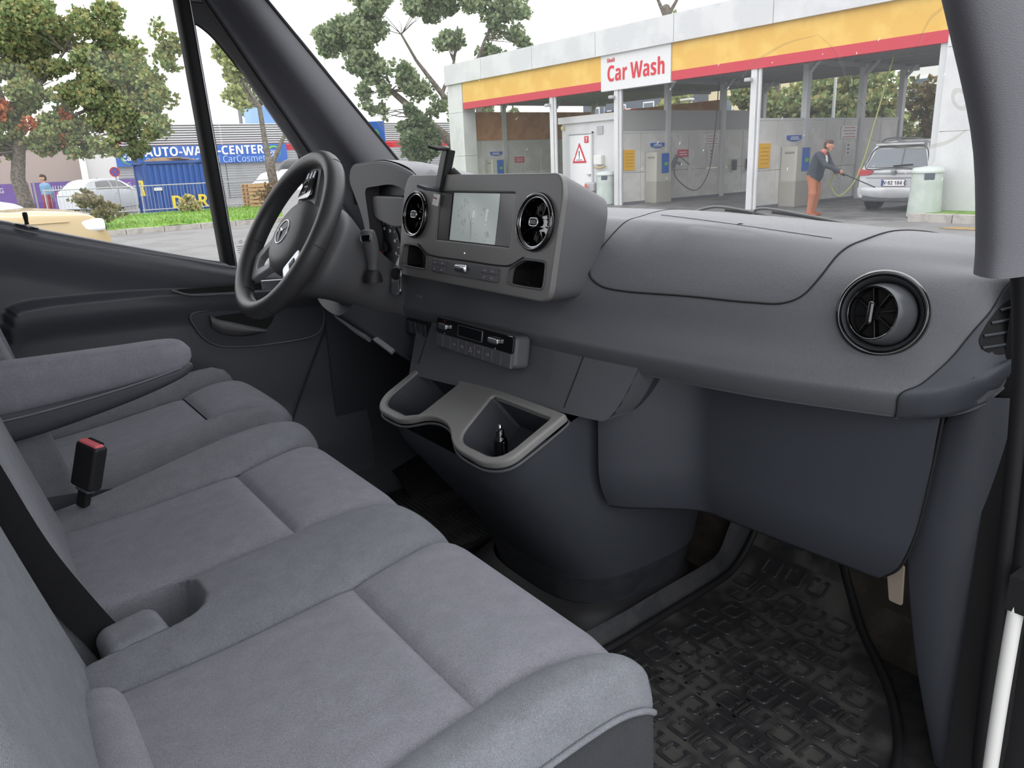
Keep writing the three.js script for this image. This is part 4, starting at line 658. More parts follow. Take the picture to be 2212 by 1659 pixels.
{
  const B = cushion(PROF, 0, 0, 0), sc = sOf(PROF, -0.327), n = bench.position;
  const edge = { l0: (s) => tab([[0, -0.105], [sc, -0.06], [0.6, -0.112], [0.72, -0.128], [1, -0.128]], s), l1: (s) => tab([[0, 0.20], [sc, 0.225], [0.72, 0.228], [1, 0.228]], s), r0: (s) => tab([[0, 0.392], [sc, 0.418], [0.6, 0.385], [0.72, 0.375], [1, 0.375]], s), r1: (s) => tab([[0, 0.735], [sc, 0.706], [0.6, 0.722], [0.72, 0.727], [1, 0.727]], s) };
  const patch = (fa, fb, s0, s1, rise) => (u, v) => { const s = lerp(s0, s1, v), q = B(lerp(fa(s), fb(s), u), s); q[1] += rise(u, s); return q; };
  const flatR = () => 0;
  w('seat_insert', puff(patch(edge.l0, edge.l1, 0.0, sc, flatR), 40, 40, 0.012, 0.035), M.fabric, bench, 'rear insert of the middle seat');
  w('seat_insert', puff(patch(edge.l0, edge.l1, sc, 1, flatR), 40, 50, 0.016, 0.05), M.fabric, bench, 'front insert of the middle seat');
  w('seat_insert', puff(patch(edge.r0, edge.r1, 0.0, sc, flatR), 40, 40, 0.012, 0.035), M.fabric, bench, 'rear insert of the outer seat');
  w('seat_insert', puff(patch(edge.r0, edge.r1, sc, 1, flatR), 40, 50, 0.016, 0.05), M.fabric, bench, 'front insert of the outer seat');
  const hump = (k) => (u, s) => k * sin(PI * u) * (1 - 0.3 * s);
  // middle bolster, with the buckle well left open at its rear
  const mid = patch(edge.l1, edge.r0, 0, 1, hump(0.012));
  const F2 = (u, v) => { const q = mid(u, v); return q; };
  const inWell = (u, v) => { const q = F2(u, v), dx = (q[0] - 0.272) / 0.066, dz = (q[2] + 0.075) / 0.098; return v < 0.5 && Math.pow(abs(dx), 4) + Math.pow(abs(dz), 4) < 1; };
  {
    const g = puff(F2, 90, 150, 0.012, 0.04), pos = g.attributes.position; // press the well down into the bolster
    for (let i = 0; i < pos.count; i++) { const x = pos.getX(i), z = pos.getZ(i), y = pos.getY(i); const k = Math.pow(abs((x - 0.285) / 0.056), 4) + (z > -0.09 ? 0 : Math.pow(abs((z + 0.09) / 0.078), 4)); if (y > 0.4 && z > -0.2) pos.setY(i, y - 0.075 * sstep(1.25, 0.72, k)); }
    g.computeVertexNormals(); w('seat_bolster', g, M.twill, bench, 'wide bolster between the two places with a buckle well');
  }
  w('seat_bolster', puff(patch((s) => -0.195 - 0.0 * s, edge.l0, 0, 1, (u, s) => (0.03 * sstep(0.1, 0.4, s) + 0.002) * sin(PI * (0.14 + 0.86 * u))), 40, 70, 0.012, 0.045), M.twill, bench, 'raised side bolster towards the driver');
  w('seat_bolster', puff(patch(edge.r1, (s) => 0.79 - 0.035 * sstep(0.6, 0.78, s), 0, 1, (u, s) => 0.012 * sin(PI * u) - 0.02 * sstep(0.6, 1, u)), 40, 70, 0.012, 0.035), M.twill, bench, 'outer side bolster at the open door');
  w('piping', tube([0, 0.1, 0.3, 0.5, 0.58, 0.63, 0.66].map((s) => { const q = B(0.791 - 0.035 * sstep(0.6, 0.78, s), s); return [q[0], q[1] - 0.022, q[2]]; }), 0.0035, 60, 6), M.twill, bench);
  w('side_skirt', sheet((u, v) => { const s = lerp(0, 0.78, u), q = B(0.79 - 0.035 * sstep(0.6, 0.78, s), s); return [q[0] + 0.006 * sin(v * PI) - 0.012 * v, lerp(q[1] - 0.021, 0.16, v), q[2] + (s > 0.6 ? 0.0 : 0)]; }, 50, 16), mat({ map: heather([0.17, 0.175, 0.19], [0.26, 0.265, 0.28], 9), roughness: 0.95, bumpMap: twillBump, bumpScale: 0.0005 }), bench, 'dark fabric side of the cushion');
  w('side_skirt', sheet((u, v) => { const s = lerp(0, 0.78, u), q = B(-0.195, s); return [q[0], lerp(q[1] + 0.0, 0.16, v), q[2]]; }, 40, 8), M.twill, bench);
  w('seat_box', boxAt(-0.17, 0.76, 0, 0.36, -0.46, 0.3), M.dark, bench);
  w('seat_roll', loft([0.385, 0.40, 0.43, 0.56, 0.69, 0.735, 0.755].map((x, i) => { const r = [0.006, 0.02, 0.029, 0.031, 0.029, 0.02, 0.006][i]; return Array.from({ length: 16 }, (_, k) => [x, 0.452 + r * 0.8 * sin(k / 16 * 2 * PI), -0.03 + r * cos(k / 16 * 2 * PI)]); }), { nu: 40, nv: 32, ring: true }), M.fabric, bench, 'rolled rear edge of the outer cushion');
  w('seat_roll', loft([-0.12, -0.105, -0.08, 0.05, 0.17, 0.195, 0.21].map((x, i) => { const r = [0.006, 0.02, 0.026, 0.028, 0.026, 0.02, 0.006][i]; return Array.from({ length: 16 }, (_, k) => [x, 0.45 + r * 0.8 * sin(k / 16 * 2 * PI), -0.025 + r * cos(k / 16 * 2 * PI)]); }), { nu: 40, nv: 32, ring: true }), M.fabric, bench, 'rolled rear edge of the middle cushion');
  // backrests
  const back = (x0, x1, side) => {
    const zf = (y) => tab([[0.40, -0.07], [0.47, -0.052], [0.6, -0.02], [0.72, 0.008], [0.95, 0.06], [1.2, 0.12]], y) + (side ? 0.034 : 0), N = 36;
    return loft([0.41, 0.47, 0.56, 0.66, 0.78, 0.92, 1.06, 1.14, 1.17].map((y, i) => Array.from({ length: N }, (_, k) => {
      const a = k / N * 2 * PI, c = cos(a), s = sin(a), e = 3.6, r = Math.pow(Math.pow(abs(c), e) + Math.pow(abs(s), e), -1 / e), t = i > 6 ? 0.93 - (i - 7) * 0.16 : 1;
      const x = (x0 + x1) / 2 + (x1 - x0) / 2 * r * c * (i > 6 ? 0.96 : 1), hump = s > 0 ? 0 : 0;
      const z = zf(y) + 0.055 + 0.055 * r * s * t * -1, bul = s > 0.2 ? -0.028 * Math.pow(clamp(abs(c) * 1.25), 3) * (side ? 1 : 0.6) : 0;
      return [x, y, z + bul];
    })), { nu: 40, nv: 108, ring: true, caps: true });
  };
  w('backrest', back(-0.175, 0.262, 0), M.twill, bench, 'backrest of the middle seat');
  w('backrest', back(0.30, 0.82, 1), M.twill, bench, 'backrest of the outer seat, partly in view at the left edge');
  w('backrest_piping', tube([0.45, 0.6, 0.8, 1.0, 1.12].map((y) => [0.818, y, tab([[0.40, -0.07], [0.47, -0.052], [0.6, -0.02], [0.72, 0.008], [0.95, 0.06], [1.2, 0.12]], y) + 0.035]), 0.004, 30, 6), M.twill, bench);
  const bf = w('buckle_pad', mv(rot(rbox(0.075, 0.05, 0.075, 0.018, 4), 0.1, 0.1), 0.312, 0.452, -0.088), M.twill, bench, 'small fabric pad beside the buckle well');
  w('pad_lower', mv(rot(rbox(0.07, 0.03, 0.06, 0.008, 3), 0.1, 0.1), 0.316, 0.42, -0.085), M.fabric, bench);
}
// belt strap running down between the backrests
{
  const bs = thing('seat_belt', 'black seat belt strap between the two bench backrests', 'seat belt', [0.27, 0.46, -0.05]);
  const path = [[0.262, 1.0, 0.075], [0.262, 0.85, 0.04], [0.262, 0.7, 0.002], [0.262, 0.594, -0.026], [0.264, 0.5, -0.062], [0.268, 0.45, -0.085], [0.27, 0.41, -0.1]];
  w('webbing', sheet((u, v) => { const q = cr(path, v); return [q[0] + 0.02 - u * 0.012, q[1], q[2] + u * 0.046]; }, 6, 40), M.belt, bs);
  const bk = thing('belt_buckle', 'black seat belt buckle with red release button standing between the seats', 'buckle', [-0.145, 0.47, -0.095]);
  bk.rotation.set(-0.22, 0.55, -0.12);
  p('shell', mv(rbox(0.048, 0.078, 0.026, 0.006, 3), 0, 0.072, 0), M.rubber, bk);
  p('release_button', mv(rbox(0.04, 0.006, 0.018, 0.003, 2), 0, 0.1115, 0.002), mat({ color: '#de6f76', roughness: 0.5 }), bk);
  p('tongue_slot', mv(box(0.03, 0.004, 0.006), 0, 0.1135, -0.0065), M.seam, bk);
  p('stalk', mv(rbox(0.022, 0.04, 0.012, 0.003), 0, 0.018, 0), M.seam, bk);
  p('stalk_clip', mv(rbox(0.03, 0.012, 0.016, 0.003), 0, 0.032, 0), M.satin, bk);
}
// ---------------------------------------------------------------- driver seat
{
  const d = thing('driver_chair', 'dark grey fabric driver seat with folded-down armrest', 'seat', [-0.48, 0, -0.25]);
  const P2 = PROF.map((q) => [q[0] - 0.03, q[1] + 0.005]), B = (x, s) => { const r = cr(P2, s); return [x, r[1], r[0]]; };
  const sc = sOf(P2, -0.37);
  const e0 = (s) => tab([[0, -0.60], [sc, -0.60], [0.72, -0.665], [1, -0.66]], s), e1 = (s) => tab([[0, -0.345], [sc, -0.365], [0.72, -0.31], [1, -0.315]], s);
  const patch = (fa, fb, s0, s1, rise) => (u, v) => { const s = lerp(s0, s1, v), x = lerp(fa(s), fb(s), u), q = B(x, s); q[1] += rise(u, s); q[2] += 0.05 * Math.pow(abs(x + 0.48) / 0.24, 3) * sstep(0.45, 0.75, s); return q; };
  w('seat_insert', puff(patch(e0, e1, 0, sc, () => 0), 36, 36, 0.012, 0.035), M.fabric, d, 'rear seat insert');
  w('seat_insert', puff(patch(e0, e1, sc, 1, () => 0.004), 36, 44, 0.02, 0.06), M.fabric, d, 'rounded front seat insert');
  w('seat_bolster', puff(patch(() => -0.725, e0, 0, 1, (u, s) => 0.03 * sin(PI * u) * (1 - sstep(0.5, 0.75, s))), 30, 60, 0.012, 0.04), M.twill, d, 'bolster beside the door');
  w('seat_bolster', puff(patch(e1, (s) => -0.245, 0, 1, (u, s) => 0.018 * sin(PI * u) * (1 - sstep(0.5, 0.75, s)) - 0.02 * sstep(0.55, 1, u)), 30, 60, 0.012, 0.035), M.twill, d, 'bolster beside the bench');
  for (const x of [-0.725, -0.245]) w('side_skirt', sheet((u, v) => { const s = lerp(0, 0.82, u), q = patch(() => x, () => x, 0, 1, () => x > -0.5 ? -0.02 : 0)(0, s); return [x, lerp(q[1], 0.26, v), q[2]]; }, 40, 8), M.twill, d);
  w('seat_box', boxAt(-0.70, -0.27, 0, 0.34, -0.46, 0.3), M.dark, d);
  w('side_cover', sheet((u, v) => [-0.235 + 0.006 * sin(v * PI), lerp(0.47, 0.2, v) - 0.05 * u * u, lerp(0.05, -0.3, u)], 20, 8), M.dark, d);
  const N = 36, zf = (y) => tab([[0.42, -0.10], [0.5, -0.085], [0.62, -0.06], [0.75, -0.03], [1.0, 0.05], [1.2, 0.12]], y);
  w('backrest', loft([0.43, 0.5, 0.6, 0.72, 0.9, 1.08, 1.16].map((y) => Array.from({ length: N }, (_, k) => { const a = k / N * 2 * PI, c = cos(a), s = sin(a), e = 3.6, r = Math.pow(Math.pow(abs(c), e) + Math.pow(abs(s), e), -1 / e); return [-0.485 + 0.245 * r * c, y, zf(y) + 0.075 - 0.06 * r * s - (s > 0.2 ? 0.045 * Math.pow(clamp(abs(c) * 1.25), 4) : 0)]; })), { nu: 30, nv: 108, ring: true, caps: true }), M.twill, d);
  const arm = (y0, y1, h0, h1, wd) => loft([[0.06, 0], [-0.02, 0.1], [-0.1, 0.3], [-0.2, 0.6], [-0.27, 0.85], [-0.3, 0.96], [-0.314, 1]].map(([z, t], i) => { const yc = lerp(y0, y1, Math.pow(t, 1.4)), h = lerp(h0, h1, t) * (i === 6 ? 0.35 : i === 5 ? 0.85 : 1), ww = wd * (i === 6 ? 0.4 : i === 5 ? 0.8 : 1); return Array.from({ length: 20 }, (_, k) => { const a = k / 20 * 2 * PI, c = cos(a), s = sin(a), e = 3, r = Math.pow(Math.pow(abs(c), e) + Math.pow(abs(s), e), -1 / e); return [-0.205 + ww * r * c, yc + h * r * s, z]; }); }), { nu: 36, nv: 60, ring: true, caps: true });
  w('armrest', arm(0.676, 0.687, 0.046, 0.028, 0.037), M.fabric, d, 'padded fabric armrest beside the bench');
  w('armrest_base', arm(0.618, 0.662, 0.034, 0.012, 0.034), M.dark, d, 'smooth underside of the armrest');
  w('armrest_piping', tube([[-0.1675, 0.633, 0.03], [-0.1665, 0.634, -0.03], [-0.1665, 0.642, -0.12], [-0.168, 0.655, -0.22], [-0.174, 0.667, -0.29]], 0.002, 30, 6), flat('#6a6c74', 0.8), d);
}
// ================================================================ floor mats and footwell
{
  const side = setting('baseboard_left', 'dark carpeted side wall of the driver footwell');
  w('footwell_side', sheet((u, v) => [-0.832 + 0.04 * sstep(0.3, 0, v), 0.66 * v, lerp(-0.83, -1.62, u)], 16, 12), M.dark, side);
  w('footrest', loft([0, 0.5, 1].map((t) => { const z = lerp(-0.98, -1.35, t); return [[-0.84, 0.0, z], [-0.835, 0.06 + 0.1 * t, z], [-0.78, 0.075 + 0.1 * t, z], [-0.70, 0.03 + 0.07 * t, z], [-0.68, 0.0, z]]; }), { nu: 12, nv: 24 }), M.rubber, side);
  const fl = (z) => (z < -1.36 ? 0.42 * ((-1.36 - z) / 0.28) ** 2 * 0.9 : 0) + 0.004;
  const m = thing('passenger_floor_mat', 'black rubber floor mat with raised bracket pattern in the passenger footwell', 'floor mat', [0.5, 0, -0.95]);
  const right = (z) => tab([[-1.56, 0.33], [-1.5, 0.40], [-1.4, 0.515], [-1.25, 0.665], [-1.1, 0.755], [-0.9, 0.80], [-0.5, 0.80]], z), left = (z) => tab([[-1.56, 0.2], [-1.5, 0.18], [-1.3, 0.20], [-1.1, 0.215], [-0.95, 0.225], [-0.5, 0.23]], z);
  const at = (u, z, h = 0) => { const x = lerp(left(z), right(z), u); return [x, fl(z) + 0.004 + h, z]; };
  w('mat_sheet', sheet((u, v) => { const z = lerp(-1.55, -0.52, v); return at(u, z); }, 30, 60), M.mat, m);
  w('mat_rim', merge(tube(Array.from({ length: 20 }, (_, i) => at(0, lerp(-1.55, -0.52, i / 19), 0.006)), 0.009, 80, 8), tube(Array.from({ length: 20 }, (_, i) => at(1, lerp(-1.55, -0.52, i / 19), 0.006)), 0.009, 80, 8), tube(Array.from({ length: 8 }, (_, i) => at(i / 7, -1.55, 0.006)), 0.009, 30, 8)), M.rubber, m);
  // raised brackets: broken square rings, each a part
  const ringG = (k) => { const o = rpoly([[-0.021, -0.021, 0.01], [0.021, -0.021, 0.004], [0.021, -0.008, 0.002], [0.013, -0.008, 0.002], [0.013, -0.0145, 0.002], [-0.0135, -0.0145, 0.005], [-0.0135, 0.0135, 0.005], [0.013, 0.0135, 0.002], [0.013, 0.0015, 0.002], [0.021, 0.0015, 0.002], [0.021, 0.021, 0.008], [-0.021, 0.021, 0.008]].map((q) => q.map((c) => c * 1.08)), 3); return metric(rot(ext(o, 0.0042, 0.0012, [], 1), -PI / 2, k * PI / 2)); };
  const vr = [0, 1, 2, 3].map(ringG), barG = [0, 1].map((k) => metric(rot(rbox(0.006, 0.004, 0.038, 0.0015, 1), 0, k * PI / 2)));
  const slope = (z) => Math.atan2(fl(z - 0.005) - fl(z + 0.005), 0.01);
  for (let j = 0; j < 16; j++) for (let i = 0; i < 11; i++) {
    const x = 0.235 + (i + (j % 2) * 0.5) * 0.0605, z = -1.50 + j * 0.0605;
    if (x < left(z) + 0.04 || x > right(z) - 0.04) continue;
    const t = new THREE.Mesh(vr[(i + j * 3 + (i * j) % 2) % 4], M.mat); t.name = 'tread_bracket'; t.castShadow = t.receiveShadow = true;
    t.position.set(x - 0.5, fl(z) + 0.0035, z + 0.95); t.rotation.x = slope(z); m.add(t);
    if ((i + j) % 2 === 0 && x + 0.04 < right(z) - 0.02) { const b = new THREE.Mesh(barG[j % 2], M.mat); b.name = 'tread_bar'; b.castShadow = b.receiveShadow = true; b.position.set(x + 0.0303 - 0.5, fl(z) + 0.0055, z + 0.95); b.rotation.x = slope(z); m.add(b); }
  }
  w('carpet_edge', sheet((u, v) => { const z = lerp(-1.56, -0.6, v), x = left(z) - 0.004; return [x - 0.04 * u * (0.7 + 0.6 * sstep(-1.3, -1.5, z)), fl(z) + 0.012 + 0.035 * u * u, z + 0.01 * sin(v * 20) * u]; }, 8, 50), mat({ map: stain([0.2, 0.205, 0.22], [0.255, 0.255, 0.265], 0.3, 10, 63), roughness: 0.7 }), m, 'grey carpet edge turned up along the mat');
  // water drops left on the mat
  const wet = mat({ color: '#111214', roughness: 0.04, clearcoat: 1 });
  const sp = []; for (let k = 0; k < 34; k++) { const x = rr(0.27, 0.52), z = k < 12 ? rr(-1.12, -0.98) : rr(-1.0, -0.78); const g = new THREE.SphereGeometry(1, 10, 6); g.scale(rr(0.0015, 0.007), 0.0014, rr(0.0015, 0.005)); sp.push(mv(g, x, 0.0085, z)); }
  const wp = w('water_drops', merge(sp), wet, m); wp.userData.kind = 'stuff';
  const d = thing('driver_floor_mat', 'black ribbed rubber mat in the driver footwell', 'floor mat', [-0.55, 0, -1.05]);
  w('mat_sheet', mv(rbox(0.5, 0.008, 0.62, 0.003), -0.58, 0.008, -1.02), M.mat, d);
  const rg = metric(rbox(0.47, 0.005, 0.006, 0.002, 1));
  for (let k = 0; k < 40; k++) { const r = new THREE.Mesh(rg, M.mat); r.name = 'mat_rib'; r.castShadow = r.receiveShadow = true; r.position.set(-0.03, 0.0135, -0.30 + k * 0.0148 + 0.03); d.add(r); }
  w('mat_rim', mv(rbox(0.02, 0.02, 0.62, 0.008), -0.336, 0.012, -1.02), M.rubber, d);
  solo('accelerator_pedal', mv(rot(rbox(0.05, 0.14, 0.014, 0.006), -0.6), -0.34, 0.2, -1.3), M.rubber, 'black accelerator pedal in the driver footwell', 'pedal', [-0.34, 0.2, -1.3]);
}
// ================================================================ outside: ground and car wash
const GY = -0.58;
const E_ = {
  asphalt: mat({ map: stain([0.44, 0.435, 0.43], [0.485, 0.48, 0.475], 9, 14, 31), roughness: 0.9 }),
  wetFloor: mat({ map: stain([0.36, 0.36, 0.36], [0.47, 0.46, 0.455], 3, 8, 33), roughness: 0.45 }),
  white: mat({ map: stain([0.77, 0.77, 0.775], [0.81, 0.81, 0.81], 5, 8, 35), roughness: 0.55 }),
  wall: mat({ map: stain([0.80, 0.795, 0.78], [0.85, 0.845, 0.83], 2.5, 8, 37), roughness: 0.6 }),
  steel: flat('#a9aaac', 0.5), post: flat('#c6c7c8', 0.5), under: flat('#6f7276', 0.8),
  yellow: mat({ map: stain([0.85, 0.67, 0.30], [0.88, 0.72, 0.36], 3, 6, 39), roughness: 0.6 }), red: flat('#bf3040', 0.55), signRed: flat('#c8202f', 0.5), orange: mat({ map: stain([0.72, 0.50, 0.30], [0.78, 0.57, 0.37], 1.5, 6, 41), roughness: 0.8 }),
  haze: mat({ color: '#c8c8c8', roughness: 0.5, transmission: 0.35, thickness: 0 }),
  blue: flat('#2a5fb0', 0.5), paper: flat('#e8b12c', 0.6), kerb: mat({ map: stain([0.6, 0.58, 0.56], [0.68, 0.66, 0.63], 1, 8, 43), roughness: 0.9 }),
  grass: mat({ map: stain([0.34, 0.48, 0.16], [0.47, 0.60, 0.24], 2, 16, 45), roughness: 1 }),
  tyre: flat('#222224', 0.8), carGlass: mat({ color: '#2b3136', roughness: 0.08, clearcoat: 1 }),
};
{
  const g = setting('ground', 'grey asphalt yard'); w('asphalt', boxAt(-140, 60, GY - 0.5, GY, -120, 60), E_.asphalt, g);
  const pad = setting('wash_bay_floor', 'wet concrete floor of the wash bays'); w('bay_floor', boxAt(-27, -7.5, GY, GY + 0.006, -26, -16.2), E_.wetFloor, pad);
}
const FZ = -17.8;
{
  const b = thing('car_wash', 'open white car wash building with yellow and red fascia', 'car wash', [-17, GY, -21]);
  // parapet panels
  const px = [-27.6, -24.9, -21.7, -18.4, -15.1, -11.8, -8.5, -3.0];
  for (let i = 0; i < px.length - 1; i++) w('parapet_panel', boxAt(px[i] + 0.01, px[i + 1] - 0.01, 4.0, 4.75, FZ - 0.35, FZ + 0.12), E_.white, b);
  w('yellow_band', boxAt(-26.45, -18.25, 3.25, 4.0, FZ - 0.2, FZ), E_.yellow, b); w('yellow_band', boxAt(-15.25, -7.5, 3.25, 4.0, FZ - 0.2, FZ), E_.yellow, b);
  w('red_band', boxAt(-26.45, -18.25, 3.0, 3.25, FZ - 0.2, FZ + 0.005), E_.red, b); w('red_band', boxAt(-15.25, -7.5, 3.0, 3.25, FZ - 0.2, FZ + 0.005), E_.red, b);
  for (const y of [[GY, 1.2], [1.21, 2.9], [2.91, 4.75]]) { w('end_pillar', boxAt(-27.6, -26.5, y[0], y[1], FZ - 0.6, FZ), E_.white, b); w('end_wall', boxAt(-7.5, -5.0, y[0], y[1], FZ - 0.4, FZ), E_.white, b); w('end_wall', boxAt(-5.0, -2.2, y[0], y[1], FZ - 0.55, FZ - 0.2), E_.white, b); }
  w('roof_slab', boxAt(-27.5, -3, 3.5, 4.6, -26.2, FZ - 0.25), E_.under, b);
  for (let i = 0; i < 9; i++) w('roof_beam', boxAt(-27.4, -7.5, 3.3, 3.5, -18.6 - i * 0.95, -18.5 - i * 0.95), E_.steel, b);
  for (const x of [-27, -20.8, -17.6, -12.4, -7.55]) w('roof_girder', boxAt(x - 0.08, x + 0.08, 3.2, 3.5, -26, FZ - 0.2), E_.steel, b);
  // front posts
  for (const x of [-20.85, -17.6, -12.4]) { w('front_post', boxAt(x - 0.09, x + 0.09, GY, 3.2, FZ - 0.2, FZ - 0.02), E_.white, b); w('rain_pipe', rod([x + 0.16, GY, FZ - 0.08], [x + 0.16, 3.1, FZ - 0.08], 0.05), E_.white, b); w('bay_lamp', mv(rbox(0.2, 0.1, 0.16, 0.03), x - 0.12, 2.75, FZ + 0.04), E_.steel, b); }
  // partitions between the bays
  const zs = [-17.95, -20.15, -22.95, -25.2];
  for (const x of [-27, -17.6, -12.4, -7.6]) {
    for (const z of zs) { w('partition_post', boxAt(x - 0.07, x + 0.1, GY, 3.3, z - 0.09, z + 0.09), E_.post, b); w('post_bracket', bar([x, 2.9, z], [x + 0.5, 3.4, z], 0.08, 0.08), E_.post, b); }
    const seams = [-17.95, -18.9, -20.15, -21.2, -22.1, -22.95, -24.1, -25.2];
    for (let i = 0; i < seams.length - 1; i++) {
      w('wall_panel', boxAt(x - 0.03, x + 0.03, GY + 0.08, 0.42, seams[i + 1] + 0.012, seams[i] - 0.012), E_.wall, b);
      w('wall_panel', boxAt(x - 0.03, x + 0.03, 0.435, x === -17.6 ? 1.66 : 1.73, seams[i + 1] + 0.012, seams[i] - 0.012), E_.wall, b);
    }
    w('wall_base', boxAt(x - 0.05, x + 0.05, GY, GY + 0.08, -25.2, -17.95), E_.under, b);
    w('wall_cap', boxAt(x - 0.05, x + 0.05, x === -17.6 ? 1.66 : 1.73, x === -17.6 ? 1.72 : 1.79, -25.2, -17.95), E_.post, b);
    if (x === -17.6) for (let i = 0; i < 3; i++) w('splash_pane', boxAt(x - 0.01, x + 0.01, 1.73, 2.36, zs[i + 1] + 0.1, zs[i] - 0.1), mat({ color: '#a8a8a6', roughness: 0.6 }), b);
    if (x === -27) for (let i = 0; i < 3; i++) w('orange_panel', boxAt(x - 0.01, x + 0.01, 1.6, 2.94, zs[i + 1] + 0.1, zs[i] - 0.1), E_.orange, b);
  }
  w('rear_boards', boxAt(-27, -20, 1.5, 2.95, -26.1, -26), E_.orange, b);
  // sign board
  const s = thing('fascia_sign', 'white fascia sign with red car wash lettering', 'sign', [-16.75, 2.95, FZ]);
  w('sign_board', boxAt(-18.23, -15.27, 2.95, 4.0, FZ - 0.18, FZ + 0.03), flat('#d6d6d6', 0.5), s);
  w('lettering', mv(letters('Car Wash', 0.46, 0.012), -17.95, 3.22, FZ + 0.03).applyMatrix4(new THREE.Matrix4().set(0.86, 0, 0, -17.95 * 0.14, 0, 1, 0, 0, 0, 0, 1, 0, 0, 0, 0, 1)), E_.signRed, s);
  w('small_lettering', mv(letters('Shell', 0.11, 0.012), -17.95, 3.78, FZ + 0.03), E_.signRed, s);
}
// technical hut in the bay row
{
  const h = thing('technical_hut', 'small white flat-roofed plant hut with a door in the car wash', 'hut', [-19.75, GY, -20]);
  w('hut_wall', boxAt(-21.1, -18.35, GY, 2.12, -22, -18.5), E_.white, h);
  w('hut_roof', boxAt(-21.2, -18.3, 2.12, 2.34, -22, -18.4), flat('#cfcfcf', 0.5), h);
  const d = w('door', boxAt(-20.63, -19.5, GY, 1.72, -18.5, -18.45), flat('#e3e3e3', 0.5), h);
  const n = h.position, sub = (nm, g, m) => p(nm, mv(g, -n.x, -n.y, -n.z), m, d);
  sub('door_frame', merge(boxAt(-20.7, -20.63, GY, 1.8, -18.5, -18.43), boxAt(-19.5, -19.43, GY, 1.8, -18.5, -18.43), boxAt(-20.7, -19.43, 1.74, 1.8, -18.5, -18.41)), E_.post);
  sub('door_handle', boxAt(-19.66, -19.52, 0.36, 0.4, -18.45, -18.38), E_.steel);
  w('vent_grille', boxAt(-19.22, -18.93, 1.7, 1.96, -18.5, -18.46), E_.steel, h);
  w('wall_lamp', mv(rbox(0.12, 0.14, 0.1, 0.03), -21.0, 1.98, -18.45), flat('#c9c08a', 0.5), h);
  w('meter_box', mv(rbox(0.4, 0.32, 0.16, 0.03), -19.08, 0.86, -18.42), flat('#dcdcd8', 0.5), h);
  w('tap_pipe', tube([[-19.3, 0.62, -18.42], [-19.1, 0.6, -18.36], [-18.9, 0.6, -18.36], [-18.75, 0.66, -18.42]], 0.03, 20, 6), flat('#b3a06a', 0.4), h);
  w('wash_basin', mv(rbox(0.5, 0.3, 0.4, 0.05), -19.25, -0.02, -18.3), E_.steel, h);
  w('basin_box', boxAt(-19.2, -18.75, 0.08, 0.38, -18.5, -18.4), E_.steel, h);
  const t = thing('warning_sign', 'red triangular warning sign with exclamation mark on the hut door', 'warning sign', [-20.1, 0.78, -18.44]);
  w('triangle', mv(ext(rpoly([[-0.37, 0, 0.03], [0.37, 0, 0.03], [0, 0.68, 0.03]]), 0.01), -20.1, 0.78, -18.445), E_.signRed, t);
  w('white_field', mv(ext([[-0.26, 0.065], [0.26, 0.065], [0, 0.54]], 0.004), -20.1, 0.78, -18.435), flat('#f2f2f2', 0.5), t);
  w('exclamation_mark', merge(mv(ext([[-0.018, 0.21], [0.018, 0.21], [0.028, 0.4], [-0.028, 0.4]], 0.004), -20.1, 0.78, -18.43), mv(ext(ring2(0.024, 0, 0.165, 12), 0.004), -20.1, 0.78, -18.43)), flat('#202020', 0.6), t);
  w('caption', mv(box(0.3, 0.025, 0.003), -20.1, 0.88, -18.43), flat('#555', 0.6), t);
  const e = thing('fire_notice', 'small red safety notice at the upper corner of the hut door', 'notice', [-19.73, 1.44, -18.44]);
  w('plate', boxAt(-19.83, -19.62, 1.44, 1.66, -18.445, -18.435), E_.signRed, e); w('symbol', mv(letters('?', 0.15, 0.004), -19.77, 1.475, -18.435), flat('#f0f0f0'), e);
  const tc = (x, z, l) => { const o = thing('traffic_cone', l, 'traffic cone', [x, GY, z]); p('foot', mv(rbox(0.32, 0.04, 0.32, 0.01), 0, 0.02, 0), E_.under, o); p('cone', lathe([[0.13, 0.04], [0.035, 0.62], [0.03, 0.66], [0.0, 0.66]], 20), flat('#e2552e', 0.5), o); p('white_band', lathe([[0.093, 0.24], [0.071, 0.36]], 20).scale(1.03, 1, 1.03), flat('#eee'), o); };
  tc(-19.3, -18.0, 'orange traffic cone with white band before the hut door');
}
